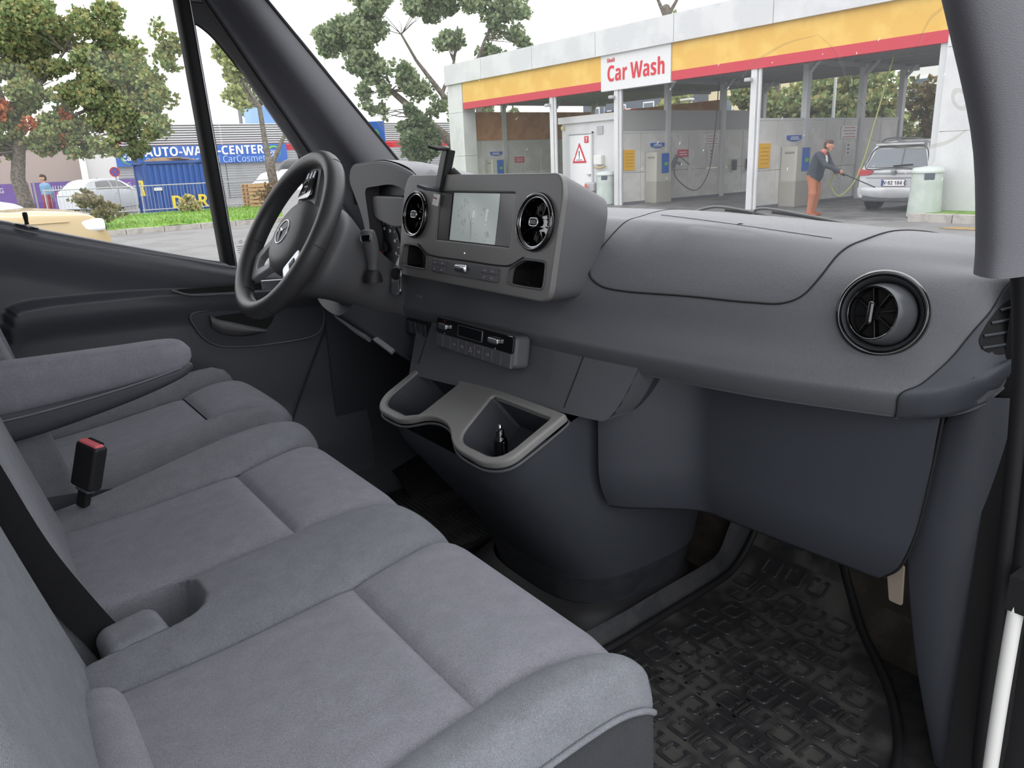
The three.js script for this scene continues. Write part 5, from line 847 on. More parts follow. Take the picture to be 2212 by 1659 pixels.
// payment terminals, posters and notices on the partitions
{
  const term = (x, l1, l2, l3, hid) => {
    const o = thing('payment_terminal', l1, 'terminal', [x, GY, -19.45]);
    p('cabinet', mv(rbox(0.5, 1.62, 0.72, 0.03), 0.3, 0.81, 0), flat('#b9b7ae', 0.5), o);
    p('screen_panel', mv(rbox(0.02, 0.62, 0.34, 0.01), 0.56, 1.26, -0.05), E_.blue, o);
    p('green_mark', mv(box(0.01, 0.1, 0.16), 0.575, 1.24, -0.08), flat('#62b04a', 0.5), o);
    p('notice_strip', mv(box(0.3, 0.05, 0.01), 0.33, 1.45, 0.365), flat('#8c8a82', 0.5), o);
    p('plinth', mv(rbox(0.52, 0.7, 0.74, 0.02), 0.3, 0.35, 0), flat('#a5a299', 0.6), o);
    for (let k = 0; k < 5; k++) p('hose_clip', mv(box(0.02, 0.03, 0.26), 0.06, 1.0 + k * 0.12, -0.56), E_.steel, o);
    const y = thing('yellow_poster', l2, 'poster', [x, 0.5, -18.35]); p('sheet', mv(box(0.02, 0.64, 0.5), 0.05, 0.32, 0), E_.paper, y);
    for (let k = 0; k < 5; k++) p('text_line', mv(box(0.004, 0.02, 0.36), 0.062, 0.12 + k * 0.1, 0), flat('#b98a1e'), y);
    const bs = thing('blue_banner', l3, 'sign', [x, 1.17, -19.65]); p('board', mv(rot(ext(rpoly([[-0.32, 0.16, 0.02], [-0.32, 0.05, 0.05], [0, -0.02, 0.3], [0.32, 0.05, 0.05], [0.32, 0.16, 0.02]]), 0.03), 0, PI / 2), 0.04, 0, 0), E_.blue, bs);
    for (let k = 0; k < 2; k++) p('text_line', mv(box(0.004, 0.025, 0.4 - k * 0.05), 0.072, 0.06 + k * 0.05, 0), flat('#e8e8f0'), bs);
  };
  term(-27, 'grey payment terminal in the leftmost bay with orange panels', 'yellow poster in the leftmost bay with orange panels', 'blue banner sign above the terminal of the leftmost bay');
  term(-17.6, 'grey payment terminal in the empty bay right of the hut', 'yellow poster in the empty bay right of the hut', 'blue banner sign above the terminal right of the hut');
  term(-12.4, 'grey payment terminal behind the man washing the car', 'yellow poster on the partition left of the man', 'blue banner sign above the terminal behind the man');
  for (const [x, l] of [[-27, 'small red notice in the leftmost bay'], [-17.6, 'small red notice in the empty bay right of the hut']]) { const o = thing('red_notice', l, 'notice', [x, 0.84, -20.9]); p('plate', mv(box(0.02, 0.25, 0.52), 0.05, 0.125, 0), flat('#cf5560', 0.5), o); for (let k = 0; k < 2; k++) p('text_line', mv(box(0.004, 0.03, 0.36), 0.062, 0.08 + k * 0.08, 0), flat('#f0dcdc'), o); }
  for (const [x, l] of [[-17.6, 'white rules board in the empty bay right of the hut'], [-12.4, 'white rules board with red lines beside the parked silver car']]) { const o = thing('rules_board', l, 'notice', [x, 1.2, -22.35]); p('board', mv(box(0.02, 0.36, 0.8), 0.05, 0.18, 0), flat('#e2e0de', 0.5), o); for (let k = 0; k < 4; k++) p('text_line', mv(box(0.004, 0.025, 0.66 - 0.1 * (k % 2)), 0.062, 0.05 + k * 0.085, 0), flat('#b9868a'), o); const q = thing('pictogram_plate', l.replace('white rules board', 'small upright pictogram plate below the board').replace(' with red lines', ''), 'notice', [x, 0.72, -22.35]); p('plate', mv(box(0.02, 0.36, 0.26), 0.05, 0.18, 0), flat('#dcdad6', 0.5), q); for (let k = 0; k < 3; k++) p('pictogram', mv(box(0.004, 0.06, 0.12), 0.062, 0.07 + k * 0.11, 0), flat('#8c8c8c'), q); }
  for (const z of [-23.6, -24.4]) { const o = thing('wall_dispenser', z > -24 ? 'dark wall dispenser nearer the front in the empty bay' : 'dark wall dispenser farther back in the empty bay', 'dispenser', [-17.6, 0.3, z]); p('body', mv(rbox(0.12, 0.36, 0.16, 0.03), 0.1, 0.18, 0), flat('#5c5c5c', 0.5), o); p('cap', mv(rbox(0.13, 0.04, 0.17, 0.01), 0.1, 0.37, 0), E_.steel, o); }
  // hose with pistol hanging in the empty bay
  const h = thing('pressure_hose', 'dark pressure washer hose hanging in loops in the empty bay', 'hose', [-16.9, 0.2, -20.6]);
  w('hose', tube([[-16.6, 3.2, -21.5], [-16.7, 1.6, -21.5], [-16.8, 0.2, -21.3], [-16.9, -0.25, -20.9], [-17.0, -0.1, -20.4], [-17.1, 0.35, -20.0], [-17.1, 0.85, -20.2], [-17.0, 0.6, -20.6]], 0.018, 80, 6), flat('#5a5a58', 0.6), h);
  w('pistol', merge(bar([-17.1, 0.9, -20.1], [-17.1, 0.3, -19.7], 0.07, 0.1), bar([-17.1, 0.7, -20.05], [-17.1, 0.62, -20.3], 0.05, 0.08)), E_.under, h);
  // bins
  const bin = (x, z, l, s = 1) => { const o = thing('litter_bin', l, 'bin', [x, GY, z]); p('drum', lathe([[0.001, 0.0], [0.34 * s, 0.0], [0.34 * s, 0.05], [0.3 * s, 0.95 * s], [0.3 * s, 0.98 * s]], 40), mat({ map: stain([0.68, 0.72, 0.69], [0.73, 0.76, 0.73], 1, 6, 51), roughness: 0.5 }), o); p('lid', lathe([[0.32 * s, 0.95 * s], [0.33 * s, 0.99 * s], [0.28 * s, 1.06 * s], [0.001, 1.09 * s]], 40), flat('#c0c8c2', 0.5), o); p('flap', mv(rot(mv(rbox(0.2 * s, 0.14 * s, 0.04, 0.02), 0, 0.88 * s, 0.3 * s), 0, 0.6), 0, 0, 0), flat('#48505a', 0.5), o); };
  bin(-18.2, -17.95, 'pale green litter bin beside the hut', 1); bin(-7.4, -17.35, 'pale green litter bin at the white end wall', 1.0);
}
// ---------------------------------------------------------------- cars
// body in its own frame, front at +z, standing on y = 0
function carBody(o) {
  const P = (z, t) => { const W = tab(o.w, z), T = tab(o.top, z), bt = min(tab(o.belt, z), T - 0.03), rw = tab(o.roof, z), yb = tab(o.sill, z); return cr([[0, yb], [W * 0.86, yb], [W * 0.98, yb + 0.12], [W, (yb + bt) * 0.52], [W * 0.97, bt], [rw, T - 0.05], [rw * 0.8, T], [0, T + 0.012]], t); };
  const half = (s) => sheet((u, v) => { const z = lerp(o.z0, o.z1, u), q = P(z, v); return [s * q[0], q[1], z]; }, 90, 44, { flip: s < 0 });
  const patch = (z0, z1, t0, t1, s, off, n = 12) => sheet((u, v) => { const z = typeof z0 === 'function' ? lerp(z0(v), z1(v), u) : lerp(z0, z1, u), q = P(z, lerp(t0, t1, v)); return [s * (q[0] + off), q[1] + off * 0.3, z]; }, n, 8, { flip: s < 0 });
  const cap = (z, s) => sheet((u, v) => { const q = P(z, v); return [q[0] * (u * 2 - 1), q[1], z]; }, 8, 30, { flip: s > 0 });
  return { body: merge(half(1), half(-1), cap(o.z0, -1), cap(o.z1, 1)), patch, P };
}
function wheel(parent, x, z, r, out) {
  const t = p('wheel', mv(rot(lathe([[r * 0.62, -0.1], [r * 0.92, -0.1], [r, -0.06], [r, 0.06], [r * 0.92, 0.1], [r * 0.62, 0.1]], 36), 0, 0, PI / 2), x, r, z), E_.tyre, parent);
  p('hub_cap', mv(rot(lathe([[0.001, 0.1], [r * 0.3, 0.1], [r * 0.62, 0.085]], 28), 0, 0, -out * PI / 2), x, r, z), flat('#b5b7ba', 0.35, { metalness: 0.6 }), t);
  for (let k = 0; k < 5; k++) p('spoke_gap', mv(rot(mv(box(0.012, r * 0.28, r * 0.16), out * 0.092, r * 0.42, 0), k * 2 * PI / 5), x, r, z), E_.tyre, t);
  return t;
}
const arch = (x, z, r, s) => mv(rot(cyl(r * 1.18, r * 1.18, 0.05, 30), 0, 0, PI / 2), x - s * 0.012, r, z);
{
  const silver = mat({ map: stain([0.74, 0.745, 0.75], [0.79, 0.79, 0.795], 1.5, 6, 53), roughness: 0.32, metalness: 0.25, clearcoat: 0.6 });
  const c = thing('silver_estate_car', 'silver people carrier seen from behind in the wash bay', 'car', [-8.83, GY, -20.75]); c.rotation.y = PI + 0.02;
  const B = carBody({ z0: -2.22, z1: 2.2, w: [[-2.22, 0.86], [-2.1, 0.91], [-1.6, 0.925], [1.4, 0.92], [2.0, 0.86], [2.2, 0.74]], top: [[-2.22, 0.92], [-2.16, 1.0], [-2.0, 1.5], [-1.86, 1.6], [-1.2, 1.66], [0.2, 1.65], [0.6, 1.58], [1.2, 1.12], [1.9, 1.0], [2.2, 0.72]], belt: [[-2.3, 0.98], [2.3, 0.95]], roof: [[-2.22, 0.82], [-2.1, 0.76], [-1.9, 0.64], [0.4, 0.64], [1.2, 0.74], [2.2, 0.68]], sill: [[-2.3, 0.34], [-1.9, 0.24], [2.2, 0.24]] });
  p('body', B.body, silver, c);
  // tailgate glass follows the slope of the rear
  p('rear_window', sheet((u, v) => { const y = lerp(1.04, 1.46, v), a = lerp(0.74, 0.585, v) * (u * 2 - 1); return [a, y, lerp(-2.19, -2.045, Math.pow(v, 0.9)) + 0.05 * a * a]; }, 16, 10, { flip: true }), mat({ color: '#59626a', roughness: 0.12, clearcoat: 1 }), c);
  p('window_frame', tube([[0.76, 1.03, -2.165], [0.72, 1.2, -2.115], [0.6, 1.47, -2.03], [0, 1.5, -2.06], [-0.6, 1.47, -2.03], [-0.72, 1.2, -2.115], [-0.76, 1.03, -2.165], [0, 1.02, -2.2]], 0.012, 80, 6, true), flat('#3f4448', 0.4), c);
  p('rear_spoiler', mv(rbox(1.16, 0.05, 0.22, 0.02), 0, 1.56, -1.98), silver, c);
  p('rear_wiper', bar([0.05, 1.07, -2.21], [-0.4, 1.1, -2.185], 0.02, 0.02), E_.tyre, c);
  for (const s of [-1, 1]) {
    const tl = [[s * 0.93, 0.84, 0.03], [s * 0.91, 1.02, 0.03], [s * 0.49, 0.96, 0.05], [s * 0.60, 0.86, 0.05]]; if (s < 0) tl.reverse();
    p('tail_light', mv(ext(rpoly(tl), 0.1, 0.01), 0, 0, -2.25), mat({ color: '#b4343e', roughness: 0.2, clearcoat: 1 }), c);
    p('light_flank', mv(rbox(0.03, 0.17, 0.28, 0.012), s * 0.905, 0.93, -2.06), mat({ color: '#b4343e', roughness: 0.2, clearcoat: 1 }), c);
    p('roof_rail', tube([[s * 0.62, 1.58, -1.8], [s * 0.62, 1.68, -1.6], [s * 0.62, 1.71, -0.6], [s * 0.6, 1.67, 0.3]], 0.02, 40, 6), flat('#8c9094', 0.3, { metalness: 0.7 }), c);
    p('side_window', B.patch(-1.75, 0.6, 0.60, 0.7, s, 0.006), E_.carGlass, c);
    for (const z of [-1.4, 1.35]) { p('wheel_arch', arch(s * 0.93, z, 0.33, s), E_.tyre, c); wheel(c, s * 0.83, z, 0.33, s); }
  }
  p('tailgate_recess', mv(rbox(1.2, 0.16, 0.03, 0.01), 0, 0.68, -2.215), flat('#b9bcbf', 0.35), c);
  p('tailgate_crease', mv(rbox(1.36, 0.02, 0.03, 0.008), 0, 0.80, -2.225), flat('#8b8f93', 0.35), c);
  const pl = p('number_plate', mv(rbox(0.56, 0.15, 0.02, 0.01), 0, 0.68, -2.235), flat('#e8e8ea', 0.4), c, 'white number plate with blue band');
  p('plate_rim', mv(rbox(0.58, 0.17, 0.014, 0.01), 0, 0.68, -2.232), flat('#5a2c36', 0.4), pl);
  p('plate_band', mv(box(0.05, 0.14, 0.004), 0.252, 0.68, -2.246), flat('#2f4fb0', 0.4), pl);
  p('plate_text', mv(rot(letters('W·82 184 C', 0.085, 0.003, fontB, true), 0, PI), -0.03, 0.68, -2.246), flat('#3a3a44', 0.5), pl);
  const em = p('emblem_ring', mv(rot(new THREE.TorusGeometry(0.062, 0.009, 8, 36), 0, 0), 0, 0.93, -2.235), flat('#7c8084', 0.25, { metalness: 0.8 }), c);
  p('emblem_letter', merge([[[-0.035, 0.048], [-0.012, -0.0]], [[-0.012, 0], [0, 0.03]], [[0, 0.03], [0.012, 0]], [[0.012, 0], [0.035, 0.048]], [[-0.052, 0.03], [-0.022, -0.055]], [[-0.022, -0.055], [0, -0.008]], [[0, -0.008], [0.022, -0.055]], [[0.022, -0.055], [0.052, 0.03]]].map(([a, b]) => bar([a[0], 0.93 + a[1], -2.24], [b[0], 0.93 + b[1], -2.24], 0.012, 0.012))), flat('#7c8084', 0.25, { metalness: 0.8 }), em);
  p('rear_bumper', loft([-0.9, -0.6, 0, 0.6, 0.9].map((x) => { const z = -2.24 + 0.1 * (x / 0.9) ** 4; return [[x, 0.30, z + 0.1], [x, 0.30, z - 0.0], [x, 0.42, z - 0.05], [x, 0.55, z - 0.045], [x, 0.59, z + 0.02]]; }), { nu: 24, nv: 20 }), silver, c);
  p('bumper_skirt', mv(rbox(1.5, 0.16, 0.12, 0.04), 0, 0.31, -2.2), flat('#4a4d50', 0.6), c);
}
// ================================================================ people
function fieldMesh(bones, box3, res, k = 0.03) { // bones: [[ax,ay,az,ar],[bx,by,bz,br],colour]
  const [c, h] = box3, mc = new MarchingCubes(res, new THREE.MeshBasicMaterial(), false, false, 400000);
  mc.isolation = 0; const s = res, f = mc.field;
  const near = (x, y, z) => {
    let best = 1e9, acc = 0, sum = 0, bc = null;
    for (const [a, b, col] of bones) {
      const dx = b[0] - a[0], dy = b[1] - a[1], dz = b[2] - a[2], L = dx * dx + dy * dy + dz * dz || 1e-9, t = clamp(((x - a[0]) * dx + (y - a[1]) * dy + (z - a[2]) * dz) / L);
      const d = Math.hypot(x - a[0] - dx * t, y - a[1] - dy * t, z - a[2] - dz * t) - lerp(a[3], b[3], t);
      if (d < best) { best = d; bc = col; } sum += Math.exp(-d / k * 2.2);
    }
    return [-Math.log(sum) * k / 2.2, bc];
  };
  for (let z = 0; z < s; z++) for (let y = 0; y < s; y++) for (let x = 0; x < s; x++) f[x + y * s + z * s * s] = -near(c[0] + h * ((x - s / 2) / (s / 2)), c[1] + h * ((y - s / 2) / (s / 2)), c[2] + h * ((z - s / 2) / (s / 2)))[0];
  mc.update();
  const n = mc.count, g = new THREE.BufferGeometry(), pos = new Float32Array(n * 3), col = new Float32Array(n * 3);
  for (let i = 0; i < n; i++) { const q = [0, 1, 2].map((e) => c[e] + h * mc.positionArray[i * 3 + e]); pos.set(q, i * 3); const cc = near(...q)[1]; col.set(cc, i * 3); }
  g.setAttribute('position', new THREE.BufferAttribute(pos, 3)); g.setAttribute('color', new THREE.BufferAttribute(col, 3));
  let m = mergeVertices(g, 1e-4); m.computeVertexNormals(); return m.toNonIndexed();
}
const lin = (h) => { const c = new THREE.Color(h); return [c.r, c.g, c.b]; };
const skinMat = mat({ color: '#ffffff', vertexColors: true, roughness: 0.85 }); skinMat.userData.raw = true;
const joinColoured = (gs) => mergeGeometries(gs.map((g) => { const o = new THREE.BufferGeometry(); for (const k of ['position', 'normal', 'color']) o.setAttribute(k, g.attributes[k]); return o; }));
// head facing +x, origin at its centre
function headBones(o, sk, hair) {
  const P = (x, y, z, r) => [o[0] + x, o[1] + y, o[2] + z, r];
  return [[P(-0.005, 0.03, 0, 0.088), P(0.012, 0.015, 0, 0.084), sk], [P(0.03, -0.05, 0, 0.055), P(0.045, -0.085, 0, 0.034), sk], [P(0.092, 0.0, 0, 0.01), P(0.108, -0.022, 0, 0.013), sk], [P(0.0, -0.01, 0.08, 0.014), P(0.0, -0.04, 0.078, 0.01), sk], [P(0.0, -0.01, -0.08, 0.014), P(0.0, -0.04, -0.078, 0.01), sk], [P(0.075, -0.055, -0.015, 0.012), P(0.075, -0.055, 0.015, 0.012), lin('#9c5a4c')], [P(0.084, 0.014, 0.03, 0.006), P(0.085, 0.014, 0.034, 0.006), lin('#2c2420')], [P(0.084, 0.014, -0.03, 0.006), P(0.085, 0.014, -0.034, 0.006), lin('#2c2420')]];
}
// a hand closed round a bar: palm at o, fingers curl round +dir
function handBones(o, d, up, sd, sk) {
  const q = (a, b, c, r) => [o[0] + d[0] * a + up[0] * b + sd[0] * c, o[1] + d[1] * a + up[1] * b + sd[1] * c, o[2] + d[2] * a + up[2] * b + sd[2] * c, r], B = [];
  B.push([q(-0.05, 0, 0, 0.024), q(0.02, 0.004, 0, 0.028), sk]);
  [[-0.027, 0.9], [-0.009, 1.0], [0.009, 0.95], [0.027, 0.78]].forEach(([c, l]) => { B.push([q(0.03, 0.012, c, 0.0095), q(0.06 * l + 0.005, 0.008, c, 0.009), sk], [q(0.06 * l + 0.005, 0.008, c, 0.009), q(0.068 * l, -0.024, c, 0.0085), sk], [q(0.068 * l, -0.024, c, 0.0085), q(0.04 * l, -0.042, c, 0.008), sk]); });
  B.push([q(-0.015, -0.006, -0.028, 0.012), q(0.015, -0.028, -0.042, 0.0105), sk], [q(0.015, -0.028, -0.042, 0.0105), q(0.04, -0.038, -0.026, 0.0095), sk]);
  return B;
}
{
  // man with pressure lance, stooping towards the car; figure faces +x
  const m = thing('person', 'man in dark jacket and rust trousers holding a pressure washer lance', 'person', [-9.72, GY, -16.75]); m.rotation.y = 0.12;
  const sk = lin('#b98470'), jk = lin('#343a44'), tr = lin('#a5684a'), sh = lin('#8a4a30'), wh = lin('#dcdcdc');
  const hipL = [-0.02, 0.92, 0.09, 0.115], hipR = [-0.02, 0.92, -0.09, 0.115], chest = [0.12, 1.33, 0, 0.15], neck = [0.21, 1.48, 0.0, 0.06], headC = [0.29, 1.585, 0];
  const shL = [0.14, 1.40, 0.19, 0.075], shR = [0.14, 1.40, -0.19, 0.075], elR = [0.26, 1.14, -0.25, 0.055], haR = [0.50, 0.96, -0.12], elL = [0.36, 1.16, 0.24, 0.055], haL = [0.68, 1.0, 0.06];
  const body = [
    [[-0.02, 0.92, 0.05, 0.14], [0.0, 0.98, -0.05, 0.14], tr], [[0.0, 1.0, 0.06, 0.155], [0.1, 1.30, 0.08, 0.15], jk], [[0.0, 1.0, -0.06, 0.155], [0.1, 1.30, -0.08, 0.15], jk], [[0.0, 0.93, 0.05, 0.155], [0.0, 0.93, -0.05, 0.155], jk], [[0.11, 1.38, 0.13, 0.09], [0.11, 1.38, -0.13, 0.09], jk],
    [[0.13, 1.42, 0, 0.075], [0.22, 1.50, 0, 0.055], sk], [[0.2, 1.2, -0.03, 0.06], [0.2, 1.33, 0.0, 0.06], wh],
    [hipL, [0.03, 0.52, 0.13, 0.082], tr], [[0.03, 0.52, 0.13, 0.08], [-0.02, 0.1, 0.14, 0.06], tr], [hipR, [0.0, 0.52, -0.14, 0.082], tr], [[0.0, 0.52, -0.14, 0.08], [-0.07, 0.1, -0.16, 0.06], tr],
    [[-0.03, 0.05, 0.14, 0.05], [0.15, 0.035, 0.15, 0.038], sh], [[-0.08, 0.05, -0.16, 0.05], [0.1, 0.035, -0.17, 0.038], sh],
    [shL, elL, jk], [elL, [0.6, 1.03, 0.09, 0.045], jk], [shR, elR, jk], [elR, [0.43, 0.99, -0.15, 0.045], jk],
  ];
  const gs = [fieldMesh(body, [[0.12, 0.84, 0], 0.9], 110, 0.03), fieldMesh(headBones(headC, sk), [headC, 0.15], 56, 0.014)];
  const dl = V(0.92, -0.28, 0.18).normalize().toArray();
  gs.push(fieldMesh(handBones([0.62, 1.025, 0.075], dl, [0.28, 0.95, 0], [0, 0, 1], sk), [[0.63, 1.0, 0.075], 0.14], 52, 0.006), fieldMesh(handBones([0.45, 0.985, -0.14], dl, [0.28, 0.95, 0], [0, 0, 1], sk), [[0.46, 0.96, -0.14], 0.14], 52, 0.006));
  p('body', joinColoured(gs), skinMat, m);
  p('hair', fieldMesh([[[0.27, 1.635, 0, 0.085], [0.31, 1.65, 0, 0.078], lin('#4a3a32')], [[0.235, 1.57, 0, 0.07], [0.25, 1.63, 0, 0.08], lin('#4a3a32')]], [[0.28, 1.6, 0], 0.17], 40, 0.02), skinMat, m);
  p('collar', mv(rot(lathe([[0.085, -0.03], [0.095, 0.02], [0.08, 0.035]], 20), 0, 0, -0.7), 0.17, 1.44, 0), flat('#b0505c', 0.8), m);
  const l = thing('washer_lance', 'black pressure washer lance held by the man', 'lance', [-9.05, 0.35, -16.8]);
  const q = (x, y, z) => [-9.72 + x * 0.993 + z * 0.12, GY + y, -16.75 - x * 0.12 + z * 0.993];
  w('lance_tube', rod(q(0.5, 1.02, -0.05), q(1.42, 0.66, 0.02), 0.012), E_.tyre, l);
  w('grip', rod(q(0.36, 1.05, -0.14), q(0.72, 0.93, 0.05), 0.022), E_.tyre, l);
  w('trigger', bar(q(0.45, 0.96, -0.13), q(0.52, 0.86, -0.12), 0.03, 0.05), E_.under, l);
  w('supply_hose', tube([q(0.38, 1.0, -0.14), q(0.3, 0.7, -0.2), q(0.45, 0.45, -0.3), q(0.62, 0.62, -0.5), q(0.72, 1.1, -0.8), q(0.8, 2.2, -1.2), q(0.9, 3.5, -1.6)], 0.018, 70, 6), flat('#8a8f56', 0.6), l);
}
{
  const m = thing('person', 'woman in denim shirt and dark red skirt standing by the tree', 'person', [-33.1, GY, -3.3]); m.rotation.y = -0.95;
  const sk = lin('#c08d78'), sh = lin('#6b8fae'), sk2 = lin('#7c2c3e');
  const body = [[[0, 0.95, 0.05, 0.13], [0, 0.95, -0.05, 0.13], sk2], [[0, 0.9, 0, 0.16], [0, 0.55, 0, 0.17], sk2], [[0.0, 1.05, 0.05, 0.13], [0.02, 1.28, 0.07, 0.12], sh], [[0.0, 1.05, -0.05, 0.13], [0.02, 1.28, -0.07, 0.12], sh], [[0.01, 1.34, 0.1, 0.08], [0.01, 1.34, -0.1, 0.08], sh], [[0.01, 1.36, 0, 0.06], [0.02, 1.47, 0, 0.05], sk],
    [[0.0, 1.33, 0.17, 0.065], [-0.05, 1.08, 0.22, 0.05], sh], [[-0.05, 1.08, 0.22, 0.05], [-0.1, 0.88, 0.14, 0.04], sh], [[-0.1, 0.88, 0.14, 0.036], [-0.12, 0.82, 0.1, 0.03], sk], [[0.0, 1.33, -0.17, 0.065], [-0.05, 1.08, -0.22, 0.05], sh], [[-0.05, 1.08, -0.22, 0.05], [-0.1, 0.88, -0.14, 0.04], sh], [[-0.1, 0.88, -0.14, 0.036], [-0.12, 0.82, -0.1, 0.03], sk],
    [[0, 0.55, 0.08, 0.07], [0, 0.08, 0.09, 0.045], sk], [[0, 0.55, -0.08, 0.07], [0, 0.08, -0.09, 0.045], sk], [[-0.02, 0.04, 0.09, 0.04], [0.14, 0.03, 0.1, 0.03], lin('#333')], [[-0.02, 0.04, -0.09, 0.04], [0.14, 0.03, -0.1, 0.03], lin('#333')]];
  const hand = (s) => fieldMesh(handBones([-0.12, 0.83, s * 0.1], [-0.2, -0.95, -s * 0.2], [0.95, -0.2, 0], [0, 0, 1], sk), [[-0.13, 0.8, s * 0.1], 0.14], 36, 0.007);
  p('body', joinColoured([fieldMesh(body, [[0, 0.8, 0], 0.88], 84, 0.03), fieldMesh(headBones([0.04, 1.58, 0], sk), [[0.04, 1.58, 0], 0.15], 40, 0.014), hand(1), hand(-1)]), skinMat, m);
  p('hair', fieldMesh([[[0.01, 1.63, 0, 0.092], [0.05, 1.65, 0, 0.085], lin('#33261f')], [[-0.03, 1.56, 0, 0.08], [-0.02, 1.62, 0, 0.09], lin('#33261f')]], [[0.02, 1.6, 0], 0.17], 40, 0.02), skinMat, m);
}
// ================================================================ the far side of the yard, left of the van
{
  const v = setting('grass_verge', 'grass strip with kerb across the road');
  w('lawn', sheet((u, t) => { const z = lerp(-40, 25, u), x = lerp(-22.6, -30.6, t); return [x, GY + 0.14 + 0.06 * sin(t * PI) + 0.02 * sin(z * 3 + x * 2), z]; }, 120, 20), E_.grass, v);
  for (let i = 0; i < 30; i++) { w('kerb_stone', boxAt(-22.75, -22.5, GY, GY + 0.14, -26 + i + 0.01, -25 + i - 0.01), E_.kerb, v); if (i % 2) w('kerb_stone', boxAt(-30.9, -30.6, GY, GY + 0.17, -26 + i * 1.0 - 1 + 0.01, -25 + i * 1.0 - 0.01), E_.kerb, v); }
  const bl = new THREE.BufferGeometry(); bl.setAttribute('position', new THREE.Float32BufferAttribute([-0.012, 0, 0, 0.012, 0, 0, 0.004, 0.09, 0.02], 3)); bl.setAttribute('uv', new THREE.Float32BufferAttribute([0, 0, 1, 0, 0.5, 1], 2)); bl.computeVertexNormals();
  const im = new THREE.InstancedMesh(bl, mat({ color: '#ffffff', roughness: 1 }), 9000), M4 = new THREE.Matrix4(), q = new THREE.Quaternion(), c = new THREE.Color();
  for (let i = 0; i < 9000; i++) { q.setFromEuler(new THREE.Euler(rr(-0.4, 0.4), rr(0, 6.3), rr(-0.4, 0.4))); const s = rr(0.7, 1.7); M4.compose(V(rr(-30.5, -22.7), GY + 0.15, rr(-22, 0)), q, V(s * 1.6, s, s)); im.setMatrixAt(i, M4); c.setRGB(rr(0.12, 0.22), rr(0.25, 0.36), rr(0.03, 0.06)); im.setColorAt(i, c); }
  im.name = 'grass_blades'; im.userData.kind = 'stuff'; v.add(im);
  // kerb and dry leaves right of the bins
  const k = setting('kerb_strip', 'kerb before the white end wall'); for (let i = 0; i < 5; i++) w('kerb_stone', boxAt(-7.2 + i * 0.9 + 0.01, -6.3 + i * 0.9 - 0.01, GY, GY + 0.16, -16.6, -16.3), E_.kerb, k);
  w('grass_edge', boxAt(-7.2, -2.7, GY, GY + 0.13, -17.8, -16.6), E_.grass, k);
  w('leaf_litter', sheet((u, t) => [-5.4 + 1.4 * (u - 0.5) * (0.6 + 0.4 * sin(t * PI)), GY + 0.008 + 0.02 * sin(u * PI) * sin(t * PI), -15.4 + 0.5 * (t - 0.5)], 12, 6), mat({ map: stain([0.62, 0.5, 0.25], [0.5, 0.46, 0.4], 0.6, 8, 61), roughness: 1 }), k);
}
